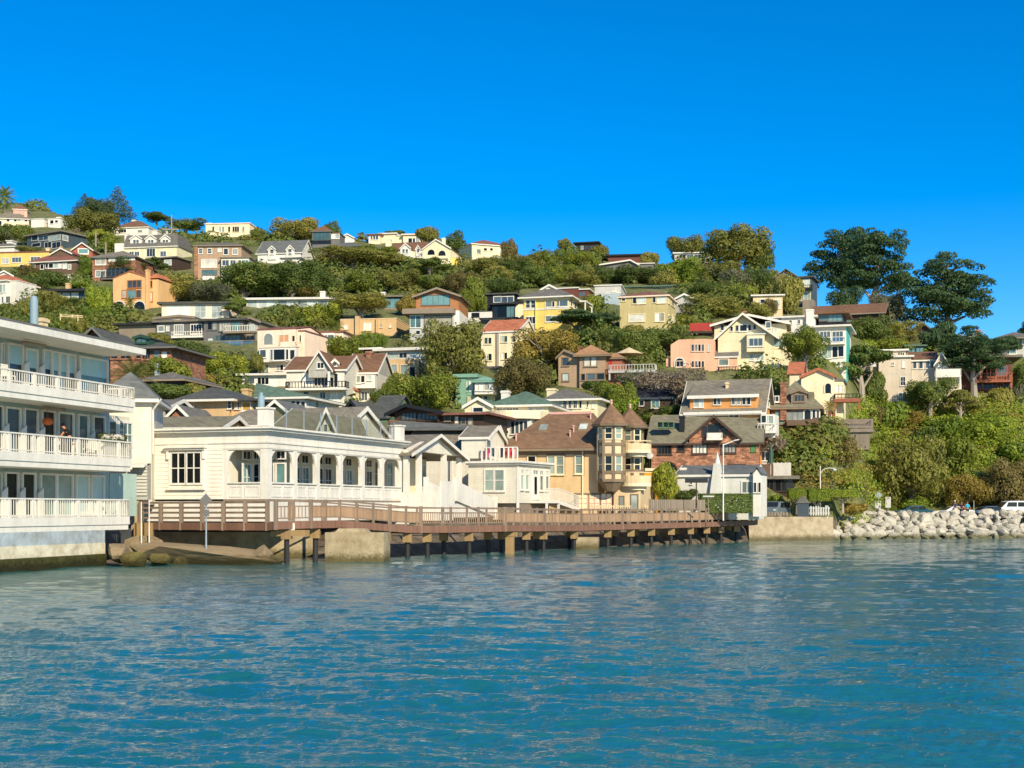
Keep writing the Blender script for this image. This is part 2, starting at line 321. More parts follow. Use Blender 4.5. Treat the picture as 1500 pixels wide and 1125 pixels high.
    def w(s, rects, v=0, fr='white', gl='d', n=(1, 1), ft=.12, pr=.07, pl=None, nm='window'):
        """windows: (x0,x1,y0,y1[,nx,ny[,glass]]) on the plane v (front), or on the side plane u=pl"""
        for r in rects:
            x0, x1, y0, y1 = r[:4]; nx, ny = (r[4], r[5]) if len(r) > 5 else n; g = r[6] if len(r) > 6 else gl; q_ = RW.random(); g = ('g' if q_ < .16 else 'c' if q_ < .25 else 'b' if q_ < .4 else g) if g == 'd' and s.root.name.startswith('hill') else g; xm, ym = (x0 + x1) / 2, (y0 + y1) / 2
            if pl is None: a0, a1 = s.f(x0, ym, v)[0], s.f(x1, ym, v)[0]; z1, z0 = s.f(xm, y0, v)[1], s.f(xm, y1, v)[1]
            else: a0, a1 = sorted((s.g(x0, ym, pl)[0], s.g(x1, ym, pl)[0])); z1, z0 = s.g(xm, y0, pl)[1], s.g(xm, y1, pl)[1]
            s.win(a0, a1, z0, z1, v if pl is None else pl, pl is not None, fr, g, nx, ny, ft, pr, nm)
    def win(s, a0, a1, z0, z1, at, side, fr, g, nx, ny, ft=.12, pr=.07, nm='window', sill=True):
        sg = 1 if (not side or s.th > 0) else -1     # outward direction of the plane
        def bx(mb, p0, p1, q0, q1, e0, e1):
            if side: mb.box(at - sg * e0, at - sg * e1, p0, p1, q0, q1)
            else: mb.box(p0, p1, at - e0, at - e1, q0, q1)
        mb = MB(); t = min(ft, (a1 - a0) * .16)
        bx(mb, a0 - t, a0, z0 - t, z1 + t, -.02, pr); bx(mb, a1, a1 + t, z0 - t, z1 + t, -.02, pr); bx(mb, a0, a1, z1, z1 + t, -.02, pr + .002); bx(mb, a0, a1, z0 - t, z0, -.02, pr + .002)
        if sill: bx(mb, a0 - t - .05, a1 + t + .05, z0 - t - .06, z0 - t - .001, -.02, pr + .07)
        tm = t * .5
        for i in range(1, nx): c = a0 + (a1 - a0) * i / nx; bx(mb, c - tm / 2, c + tm / 2, z0, z1, .012, pr - .012)
        for i in range(1, ny): c = z0 + (z1 - z0) * i / ny; bx(mb, a0, a1, c - tm / 2, c + tm / 2, .012, pr - .015)
        o = mb.build(nm, fr, s.root); p = MB(); bx(p, a0, a1, z0, z1, .004, .02); p.build('pane', GL.get(g, g), o); return o
    def bal(s, x0, x1, yd, yr, out, m='white', rail='white', v=0, gap=.35, th=.25, kind='bars', col_to=None):
        """deck slab with a railing standing out from plane v; rows yd (deck) and yr (rail top) measured at its outer edge"""
        vo = v - out; xm = (x0 + x1) / 2; u0, u1 = s.f(x0, yd, vo)[0], s.f(x1, yd, vo)[0]; zd, zr = s.f(xm, yd, vo)[1], s.f(xm, yr, vo)[1]
        o = MB().box(u0, u1, vo, v - .003, zd - th, zd).build('balcony', m, s.root); r = MB(); e = .05
        segs = [((u0 + e, vo + e), (u1 - e, vo + e)), ((u0 + e, vo + e), (u0 + e, v)), ((u1 - e, vo + e), (u1 - e, v))]
        for a, b_ in segs:
            L = math.hypot(b_[0] - a[0], b_[1] - a[1]); r.bar((*a, zr - .04), (*b_, zr - .04), .08, .08); r.bar((*a, zd + .1), (*b_, zd + .1), .05, .05)
            n = max(1, int(L / gap)) if kind == 'bars' else max(1, int(L / 1.6))
            for i in range(n + 1): t = i / n; c = (a[0] + (b_[0] - a[0]) * t, a[1] + (b_[1] - a[1]) * t); q = .03 if kind == 'bars' and i % 6 else .05; r.box(c[0] - q, c[0] + q, c[1] - q, c[1] + q, zd + .002, zr - .08)
        r.build('railing', rail, o)
        if kind == 'glass':
            gl = MB(); gl.box(u0 + e, u1 - e, vo + .04, vo + .055, zd + .13, zr - .09); gl.build('pane', 'railglass', o)
        if kind == 'solid':
            gl = MB(); gl.box(u0 + .01, u1 - .01, vo + .02, vo + .09, zd + .01, zr - .081); gl.build('panel', rail, o)
        if col_to is not None:
            zc = s.f(xm, col_to, vo)[1]; c = MB(); n = max(2, int((u1 - u0) / 3) + 1)
            for i in range(n): q = u0 + .12 + (u1 - u0 - .24) * i / (n - 1); MB().box(q - .09, q + .09, vo + .08, vo + .26, zc, zd - th - .002).build('post', m, s.root)
        return o
    def chim(s, x0, x1, yt, yb, m='cream', v=2, dep=.7, cap=True):
        k = s.b(x0, x1, yt, yb, dep, m, v, 1.2, 'chimney')
        if cap: MB().box(k.u0 - .07, k.u1 + .07, k.v0 - .07, k.v1 + .07, k.z1 - .22, k.z1 - .05).build('chimney_cap', m, s.root)
        return k
    def dorm(s, x0, x1, yt, yb, yp, v, dep, wm, rm, wins=(), fr='white', gl='d', n=(1, 2), ov=.2):
        k = s.b(x0, x1, yt, yb, dep, wm, v, .8, 'dormer'); s.gab(k, yp, rm, 'v', ov, wm, fr); s.w(wins, v, fr, gl, n); return k
    def arch(s, x0, x1, yt, yb, v=0, m='gdark', fr=None, n=10):
        """a round-headed opening: dark reveal set proud by millimetres with its own rim"""
        u0, u1 = s.f(x0, yb, v)[0], s.f(x1, yb, v)[0]; z1, z0 = s.f((x0+x1)/2, yt, v)[1], s.f((x0+x1)/2, yb, v)[1]; r = (u1 - u0) / 2; c = (u0 + u1) / 2; zc = max(z0, z1 - r); ry = z1 - zc
        def ring(q): return [(c - r - q, z0)] + [(c - (r + q) * math.cos(math.pi * i / n), zc + (ry + q) * math.sin(math.pi * i / n)) for i in range(n + 1)] + [(c + r + q, z0)]
        rim = MB(); A, B_ = ring(.0), ring(.14)
        for i in range(len(A) - 1): rim.hexa([(A[i][0], v + .02, A[i][1]), (B_[i][0], v + .02, B_[i][1]), (B_[i+1][0], v + .02, B_[i+1][1]), (A[i+1][0], v + .02, A[i+1][1]), (A[i][0], v - .08, A[i][1]), (B_[i][0], v - .08, B_[i][1]), (B_[i+1][0], v - .08, B_[i+1][1]), (A[i+1][0], v - .08, A[i+1][1])])
        o = rim.build('arched_window', fr or 'white', s.root); MB().ext([(a, v - .012, b_) for a, b_ in A], (0, .01, 0)).build('pane', m, o)
# ---------------------------------------------------------------- plants
mk('leaf_dark', (0.143, 0.198, 0.042), 'leaf', .6, c2=(0.338, 0.363, 0.071)); mk('leaf_olive', (0.274, 0.274, 0.059), 'leaf', .6, c2=(0.543, 0.472, 0.111)); mk('leaf_green', (0.223, 0.267, 0.035), 'leaf', .55, c2=(0.517, 0.518, 0.056))
mk('leaf_lime', (0.214, 0.298, 0.035), 'leaf', .55, c2=(0.554, 0.593, 0.061)); mk('leaf_cyp', (.085, .15, .055), 'leaf', .6, c2=(.17, .24, .09)); mk('leaf_gold', (0.415, 0.320, 0.064), 'leaf', .6, c2=(0.767, 0.546, 0.118)); mk('leaf_brown', (0.230, 0.189, 0.060), 'leaf', .7, c2=(0.410, 0.325, 0.110))
mk('leaf_silver', (0.182, 0.195, 0.098), 'leaf', .6, c2=(0.351, 0.338, 0.195)); mk('leaf_conif', (0.100, 0.148, 0.064), 'leaf', .6, c2=(0.214, 0.245, 0.095)); mk('leaf_tan', (.30, .23, .14), 'leaf', .7, c2=(.46, .36, .24))
mk('bark', (.20, .165, .13), 'wood', .85); mk('barklt', (.33, .275, .215), 'wood', .8); mk('leaf_red', (.20, .05, .03), 'leaf', .6, c2=(.3, .10, .05))
def np_mesh(name, v, quads, m):
    me = bpy.data.meshes.new(name); v = np.asarray(v, np.float32); quads = np.asarray(quads, np.int32); me.vertices.add(len(v)); me.vertices.foreach_set('co', v.ravel())
    nl = quads.size; me.loops.add(nl); me.loops.foreach_set('vertex_index', quads.ravel()); me.polygons.add(len(quads)); k = quads.shape[1]
    me.polygons.foreach_set('loop_start', np.arange(0, nl, k, dtype=np.int32)); me.polygons.foreach_set('loop_total', np.full(len(quads), k, np.int32)); me.update(calc_edges=True)
    if m: me.materials.append(mat(m))
    return me
def leafs(rng, pos, nrm, size, asp=(.55, 1.0)):
    n = len(pos); nrm = nrm / np.maximum(1e-6, np.linalg.norm(nrm, axis=1, keepdims=True)); t = rng.normal(size=(n, 3)); t -= nrm * (t * nrm).sum(1, keepdims=True); t /= np.maximum(1e-6, np.linalg.norm(t, axis=1, keepdims=True)); b = np.cross(nrm, t)
    sz = (size * rng.uniform(.6, 1.35, n))[:, None]; a = sz * rng.uniform(*asp, n)[:, None]; fold = nrm * sz * .18
    v = np.stack([pos - t * sz, pos - b * a + fold, pos + t * sz, pos + b * a + fold], 1).reshape(-1, 3); return v, np.arange(4 * n).reshape(-1, 4)
def lobe_cloud(seed, lobes, n, size, up=.25, jit=.55, shell=.22):
    rng = np.random.default_rng(seed); L = np.array(lobes); wt = (L[:, 3] * L[:, 4] + L[:, 4] * L[:, 5] + L[:, 3] * L[:, 5]); wt = wt / wt.sum(); i = rng.choice(len(L), n, p=wt)
    d = rng.normal(size=(n, 3)); d[:, 2] += up; d /= np.linalg.norm(d, axis=1, keepdims=True); r = 1 - shell * rng.random(n) ** 1.5
    # ragged surface: twigs poking out
    r *= 1 + .13 * np.sin(d[:, 0] * 7 + i) * np.sin(d[:, 1] * 8 + 2 * i) + .07 * rng.normal(size=n)
    pos = L[i, :3] + d * L[i, 3:6] * r[:, None]; nr = d / L[i, 3:6]; nr /= np.linalg.norm(nr, axis=1, keepdims=True); nr = nr + jit * rng.normal(size=(n, 3)); return leafs(rng, pos, nr, np.full(n, size))
CROWN = {}; NV = 4; ASP = {'round': 1.35, 'fine': 1.3, 'flat': .9, 'tall': 1.6, 'conifer': 3.0, 'bush': 1.0, 'column': 2.0}
def crown_mesh(kind, k, m):
    key = (kind, k, m)
    if key in CROWN: return CROWN[key]
    seed = sum(map(ord, kind)) * 7 + k * 101; r = random.Random(seed); lob = []; n, size, up, jit = 1500, .075, .25, .32
    if kind == 'round':      # domed broadleaf crown of many unequal lumps, z 0..1
        lob.append((0, 0, .42, .62, .62, .36))
        for i in range(16):
            a = r.uniform(0, 6.28); q = r.uniform(.25, .72); z = r.uniform(.18, .78) * (1.12 - q * .55); s = r.uniform(.2, .36); lob.append((q * math.cos(a), q * math.sin(a), z, s * 1.1, s * 1.1, s * .62))
        n, size = 6500, .040
    elif kind == 'fine':     # smaller leaves for trees near the camera or large
        lob.append((0, 0, .42, .6, .6, .34))
        for i in range(26):
            a = r.uniform(0, 6.28); q = r.uniform(.2, .78); z = r.uniform(.14, .82) * (1.12 - q * .55); s = r.uniform(.14, .28); lob.append((q * math.cos(a), q * math.sin(a), z, s * 1.1, s * 1.1, s * .7))
        n, size = 11000, .027
    elif kind == 'flat':     # wind-flattened pads, gaps between
        for i in range(15):
            a = r.uniform(0, 6.28); q = r.uniform(.05, .78); z = .82 - .55 * q * r.uniform(.5, 1.2) + r.uniform(-.12, .12); s = r.uniform(.2, .36); lob.append((q * math.cos(a), q * math.sin(a), max(.1, z), s * 1.2, s * 1.2, s * .36))
        n, size, up = 6500, .036, .5
    elif kind == 'tall':     # old cypress: many upswept ragged sprays on a wide crown
        for i in range(120):
            a = r.uniform(0, 6.28); q = r.uniform(.0, .9) ** .7; z = .12 + .85 * r.random() * (1.05 - .55 * q * q); s = r.uniform(.11, .23); lob.append((q * math.cos(a), q * math.sin(a), z + .05 * q, s * 1.25, s * 1.25, s * .27))
        n, size, up, jit = 19000, .027, .5, .4
    elif kind == 'conifer':
        for i in range(38):
            z = (i + .5) / 38; q = (1 - z) * .62 + .03; a = i * 2.4; s = .30 * (1 - z) + .07; lob.append((q * math.cos(a), q * math.sin(a), z * .93 + .03, s * 1.2, s * 1.2, s * .30))
        n, size, up = 6500, .032, .2
    elif kind == 'bush':
        lob.append((0, 0, .35, .7, .7, .42))
        for i in range(9):
            a = r.uniform(0, 6.28); q = r.uniform(.3, .65); s = r.uniform(.25, .4); lob.append((q * math.cos(a), q * math.sin(a), r.uniform(.2, .62), s, s, s * .75))
        n, size = 3800, .052
    elif kind == 'column':   # upright soft shrub of fine plumes
        for i in range(14):
            a = r.uniform(0, 6.28); q = r.uniform(0, .5); lob.append((q * math.cos(a), q * math.sin(a), r.uniform(.25, .6), .3, .3, r.uniform(.3, .45)))
        n, size = 6000, .036
    A = ASP.get(kind, 1); lob = [(a, b, z * A, p, q, t * A) for a, b, z, p, q, t in lob]; v, f = lobe_cloud(seed, lob, n, size, up, jit); hi = np.percentile(v, 99, 0); lo = np.percentile(v, 1, 0)   # fill the unit box
    v[:, :2] = (v[:, :2] - (hi + lo)[:2] / 2) * 2 / (hi - lo)[:2]; v[:, 2] = (v[:, 2] - lo[2]) / (hi - lo)[2] * A
    CROWN[key] = np_mesh(kind + '_crown', v, f, m); return CROWN[key]
def hedge_mesh(k, m):
    key = ('hedge', k, m)
    if key in CROWN: return CROWN[key]
    rng = np.random.default_rng(50 + k); n = 6000; p = rng.uniform(-1, 1, (n, 3)); ax = rng.choice(3, n, p=[.2, .4, .4]); sg = np.where(rng.random(n) < .5, -1, 1); sg[ax == 2] = np.where(rng.random((ax == 2).sum()) < .8, 1, -1)
    p[np.arange(n), ax] = sg * rng.uniform(.86, 1.02, n); nr = np.zeros((n, 3)); nr[np.arange(n), ax] = sg; nr += rng.normal(size=(n, 3)) * .45; p[:, 2] = p[:, 2] * .5 + .5
    v, f = leafs(rng, p, nr, np.full(n, .05)); CROWN[key] = np_mesh('hedge_leaves', v, f, m); return CROWN[key]
TR = {}
def trunk_mesh(kind, k, m):
    key = (kind, k, m)
    if key in TR: return TR[key]
    r = random.Random(k * 31 + len(kind)); mb = MB()
    if kind == 'tall':
        pts = [(0, 0, -.25), (.02, 0, .25), (-.02, .02, .6), (.02, 0, .9)]; rad = [.085, .06, .04, .015]
        for a, b, q, t in zip(pts, pts[1:], rad, rad[1:]): mb.tube(a, b, q, t, 7)
        for i in range(14): z = r.uniform(.2, .8); a = r.uniform(0, 6.28); q = r.uniform(.4, .8) * (1.1 - z * .5); mb.tube((0, 0, z), (q * math.cos(a), q * math.sin(a), z + r.uniform(.05, .2)), .024, .007, 5)
    elif kind == 'conifer': mb.tube((0, 0, -.15), (0, 0, .97), .045, .008, 6)
    else:
        mb.tube((0, 0, -.6), (.03, .01, .12), .085, .065, 7)
        for i in range(9):
            a = i * .7 + r.uniform(-.3, .3); q = r.uniform(.35, .75); e = (q * math.cos(a), q * math.sin(a), r.uniform(.35, .75)); mid = (e[0] * .45 + r.uniform(-.06, .06), e[1] * .45, .3 + r.uniform(-.05, .1))
            mb.tube((.03, .01, .08), mid, .045, .028, 5); mb.tube(mid, e, .028, .008, 5)
            for j in range(2): mb.tube(mid, (e[0] + r.uniform(-.3, .3), e[1] + r.uniform(-.3, .3), e[2] + r.uniform(-.05, .15)), .018, .006, 4)
    me = bpy.data.meshes.new('trunk'); me.from_pydata(mb.v, [], mb.f); me.materials.append(mat(m)); TR[key] = me; return me
def mesh_obj(name, me, parent=None):
    o = bpy.data.objects.new(name, me); col.objects.link(o); o.parent = parent; return o
TN = [0]; NAMES = {'round': 'broadleaf_tree', 'fine': 'broadleaf_tree', 'flat': 'flat_topped_tree', 'tall': 'cypress_tree', 'conifer': 'conifer_tree', 'bush': 'shrub', 'column': 'plumed_shrub'}
CATS = {'round': 'tree', 'fine': 'tree', 'flat': 'tree', 'tall': 'tree', 'conifer': 'tree', 'bush': 'shrub', 'column': 'shrub'}
def tree(kind, label, zm, x, yb, yt, wpx, m='leaf_dark', d=None, dd=0, cr=None, bark='bark', dep=1.0, group=None, name=None):
    """one tree: x centre, yb foot row, yt top row, wpx crown width in the same zoomed coordinates; cr: share of the height that is bare trunk"""
    a, b, s = ZM[zm]; X, Yb, Yt = a + x / s, b + yb / s, b + yt / s; w = wpx / s; d = (D(Yb, X) if d is None else d) + dd; p = P(X, Yb, d); h = (Yb - Yt) / F * d; rad = w / 2 / F * d
    cr = {'round': .16, 'fine': .16, 'flat': .22, 'tall': .12, 'conifer': .06, 'bush': -.05, 'column': -.05}[kind] if cr is None else cr
    TN[0] += 1; k = TN[0] % NV; root = empty(name or NAMES[kind], p, random.Random(TN[0]).uniform(0, 6.28) if kind != 'tall' else 0, label, CATS[kind], group)
    c = mesh_obj('crown' if kind not in ('bush', 'column') else 'foliage', crown_mesh(kind, k, m), root); z0 = h * cr; c.location = (0, 0, z0); c.scale = (rad, rad * dep, (h - z0) / ASP[kind])
    if kind not in ('bush', 'column'):
        t = mesh_obj('trunk', trunk_mesh('tall' if kind == 'tall' else 'conifer' if kind == 'conifer' else 'round', k, bark), root); t.scale = (rad, rad * dep, h - z0); t.location = (0, 0, z0)
        if z0 > .8:
            q = random.Random(TN[0] + 5); bx, by = q.uniform(-.16, .16) * z0, q.uniform(-.1, .1) * z0; ra = max(.16, rad * .10); MB().tube((bx * 1.6, by, -1.5), (bx, by, z0 * .4), ra * 1.25, ra, 7).tube((bx, by, z0 * .4), (0, 0, z0 + .05), ra, ra * .75, 7).tube((bx, by, z0 * .35), (bx - rad * .35, by + rad * .2, z0 + .4), ra * .6, ra * .3, 6).tube((bx * .6, by * .6, z0 * .6), (rad * .4, -rad * .15, z0 + .5), ra * .55, ra * .25, 6).build('stem', bark, root)
    return root
def palm(label, zm, x, yb, yt, wpx, d=None, dd=0, m='leaf_green', nf=34, seed=1, short=False):
    a, b, s = ZM[zm]; X, Yb, Yt = a + x / s, b + yb / s, b + yt / s; d = (D(Yb, X) if d is None else d) + dd; p = P(X, Yb, d); h = (Yb - Yt) / F * d; L = wpx / s / 2 / F * d
    root = empty('palm_tree', p, 0, label, 'palm'); r = random.Random(seed); hc = h - L * .75; MB().tube((0, 0, -1.5), (0, 0, max(.3, hc)), L * .085, L * .07, 9).build('trunk', 'bark', root); mb = MB()
    for i in range(nf):
        az = i * 2.399; el = 1.35 - 2.0 * (i / nf) + r.uniform(-.1, .1); ps = []; dr = Vector((math.cos(az), math.sin(az), 0)); q = Vector((0, 0, hc)); n = 8; st = L * 1.12 / n
        for j in range(n + 1):
            ps.append(q.copy()); e = el - .95 * (j / n) ** 1.3; q = q + (dr * math.cos(e) + Vector((0, 0, math.sin(e)))) * st
        sd = Vector((-dr.y, dr.x, 0))
        for j in range(1, n):   # paired leaflets
            for sg in (-1, 1):
                for h_ in (0, .5):
                    c = ps[j].lerp(ps[j + 1], h_); f = (ps[j + 1] - ps[j]).normalized(); l = L * .30 * math.sin(math.pi * min(1, (j + h_ + .7) / (n + .6))); tip = c + (sd * sg * .8 + f * .6).normalized() * l + Vector((0, 0, -l * .35)); w_ = f * L * .028
                    mb.poly([c - w_, tip, c + w_])
    mb.build('crown', m, root); return root
def bare(label, zm, x, yb, yt, wpx, m='barklt', leaf='leaf_tan', d=None, dd=0, nl=500, seed=3):
    """leafless tree: a dense spread of real branches with buds"""
    a, b, s = ZM[zm]; X, Yb, Yt = a + x / s, b + yb / s, b + yt / s; d = (D(Yb, X) if d is None else d) + dd; p = P(X, Yb, d); h = (Yb - Yt) / F * d; rad = wpx / s / 2 / F * d
    root = empty('bare_tree', p, 0, label, 'tree'); r = random.Random(seed); mb = MB(); tips = []
    def grow(q, dr, l, t, n):
        e = q + dr * l; mb.tube(q, e, t, t * .68, 5 if n > 2 else 3, False)
        if n == 0: tips.append(e); return
        for i in range(3 if n > 1 else 4):
            v = (dr + Vector((r.gauss(0, .62), r.gauss(0, .62), r.gauss(.08, .4)))).normalized(); grow(q.lerp(e, r.uniform(.7, 1)), v, l * r.uniform(.62, .85), t * .6, n - 1)
    for i in range(6): az = i * 1.05; grow(Vector((0, 0, h * .15)), Vector((math.cos(az), math.sin(az), .75)).normalized(), h * .28, h * .028, 4)
    mb.tube((0, 0, -1.5), (0, 0, h * .16), h * .05, h * .04, 7)
    k = rad / max(.1, max(abs(t.x) for t in tips)); kz = h / max(t.z for t in tips); mb.v = [(q[0] * k, q[1] * k, q[2] * (kz if q[2] > 0 else 1)) for q in mb.v]; tr = mb.build('trunk', m, root)
    rng = np.random.default_rng(seed); T_ = np.array([(t.x * k, t.y * k, t.z * kz) for t in tips]); T_ = T_[rng.integers(0, len(T_), nl * 2)] + rng.normal(size=(nl * 2, 3)) * .25
    v, f = leafs(rng, T_, rng.normal(size=(len(T_), 3)), np.full(len(T_), .13)); mesh_obj('foliage', np_mesh('foliage', v, f, leaf), root); return root  # twig and bud mass at the branch tips, shaped as leaf quads
# ---------------------------------------------------------------- ground
mk('hillground', (.13, .145, .042), 'ground', .9, c2=(.27, .25, .10)); mk('asphalt', (.06, .06, .058), 'concrete', .85); mk('sand', (.24, .19, .13), 'concrete', .9)
def grid_mesh(name, pxs, ds, zf, m):
    v = [(((px - CX) / F) * d, d, zf(px, d)) for d in ds for px in pxs]; n = len(pxs); q = [(i * n + j, i * n + j + 1, (i + 1) * n + j + 1, (i + 1) * n + j) for i in range(len(ds) - 1) for j in range(n - 1)]
    me = np_mesh(name, v, q, m); o = mesh_obj(name, me); me.polygons.foreach_set('use_smooth', np.ones(len(q), bool)); return o
rg = random.Random(5)
def Tn(px, d):
    z = T(px, d)
    if d > 140: z += .25 * math.sin(px * .11 + d * .07) * math.sin(d * .13 + px * .03)
    return z
pxs = list(range(-700, -90, 40)) + list(range(-90, 1610, 10)) + list(range(1610, 2300, 40))
ds = [float(x) for x in list(range(50, 150, 2)) + list(range(150, 300, 3)) + list(range(300, 600, 6)) + list(range(600, 1500, 60)) + [2200, 3200]]
tag(grid_mesh('hillside', pxs, ds, Tn, 'hillground'), kind='structure')
# shore road behind the riprap (flat strip, a sheet above the ground)
rd = MB()
for a in range(1200, 1700, 20):
    q = [(a, 146), (a + 20, 146), (a + 20, 168), (a, 168)]
    rd.poly([((px - CX) / F * d, d, 1.96) for px, d in q])
tag(rd.build('shore_road', 'asphalt'), kind='structure')

# ---------------------------------------------------------------- water: real wind waves, finer rows nearer the eye
def make_water():
    rng = np.random.default_rng(11)
    rows = []; y = 1230.0
    while y > 781: rows.append(HC * F / (y - HY)); y -= .62 if y < 1000 else .8
    d = np.array(rows); px = np.concatenate([np.linspace(-3200, -270, 150)[:-1], np.linspace(-270, 1770, 640), np.linspace(1770, 4700, 150)[1:]]); Dg, Pg = np.meshgrid(d, px, indexing='ij'); X = (Pg - CX) / F * Dg; Y = Dg.copy(); Z = np.zeros_like(X)
    step = np.gradient(d)[:, None]
    n = 190; lam = np.exp(rng.uniform(math.log(.2), math.log(5.5), n)); lam[:22] = np.exp(rng.uniform(math.log(4), math.log(16), 22)); th = R(-104) + rng.normal(0, .42, n) * rng.choice([1, 1.8], n); ph = rng.uniform(0, 6.28, n)
    patch = .8 + .45 * np.sin(X * .13 + Y * .045 + 1) * np.sin(Y * .07 - X * .05)
    for l, t, p in zip(lam, th, ph):
        k = 2 * math.pi / l; a = .0027 * l ** .92 * (1.3 if l > 4 else 1) / (1 + (l / 4.2) ** 2.2) * rng.uniform(.6, 1.3); att = np.clip((l / np.maximum(np.abs(step), np.gradient(px)[None, :] / F * d[:, None]) - 1.6) / 2.0, 0, 1)
        s = np.sin(k * (X * math.cos(t) + Y * math.sin(t)) + p); Z += a * att * patch * (s + .28 * np.cos(2 * (k * (X * math.cos(t) + Y * math.sin(t)) + p)))
    nr, nc = X.shape; v = np.stack([X, Y, Z], -1).reshape(-1, 3); i = np.arange(nr - 1)[:, None] * nc + np.arange(nc - 1)[None, :]; q = np.stack([i, i + 1, i + nc + 1, i + nc], -1).reshape(-1, 4)
    b0 = len(v); big = np.array([(-1500, -600, -.16), (1500, -600, -.16), (1500, 400, -.16), (-1500, 400, -.16)]); v = np.concatenate([v, big]); q = np.concatenate([q, [[b0, b0 + 1, b0 + 2, b0 + 3]]])
    me = np_mesh('water', v, q, None); me.polygons.foreach_set('use_smooth', np.ones(len(q), bool)); o = mesh_obj('water', me)
    m = bpy.data.materials.new('sea_water'); m.use_nodes = True; N = m.node_tree.nodes; L = m.node_tree.links; b = N["Principled BSDF"]
    b.inputs["Base Color"].default_value = (.004, .105, .135, 1); b.inputs["Roughness"].default_value = .04; b.inputs["IOR"].default_value = 1.95; b.inputs["Specular IOR Level"].default_value = .5
    tc = N.new("ShaderNodeTexCoord"); mp = N.new("ShaderNodeMapping"); L.new(tc.outputs["Object"], mp.inputs[0]); mp.inputs["Rotation"].default_value = (0, 0, R(12)); mp.inputs["Scale"].default_value = (.6, 1.7, 1)
    n1 = N.new("ShaderNodeTexNoise"); n1.inputs["Scale"].default_value = 2.6; n1.inputs["Detail"].default_value = 5; n1.inputs["Roughness"].default_value = .62; n1.inputs["Distortion"].default_value = .4; L.new(mp.outputs[0], n1.inputs["Vector"])
    bu = N.new("ShaderNodeBump"); bu.inputs["Strength"].default_value = .8; bu.inputs["Distance"].default_value = .075; L.new(n1.outputs[0], bu.inputs["Height"]); L.new(bu.outputs[0], b.inputs["Normal"])
    n2 = N.new("ShaderNodeTexNoise"); n2.inputs["Scale"].default_value = .05; n2.inputs["Detail"].default_value = 3; L.new(tc.outputs["Object"], n2.inputs["Vector"])
    rp = N.new("ShaderNodeValToRGB"); rp.color_ramp.elements[0].position = .35; rp.color_ramp.elements[0].color = (.008, .112, .118, 1); rp.color_ramp.elements[1].position = .65; rp.color_ramp.elements[1].color = (.018, .150, .142, 1); L.new(n2.outputs[0], rp.inputs[0]); L.new(rp.outputs[0], b.inputs["Base Color"])
    me.materials.append(m); tag(o, kind='structure')
make_water()

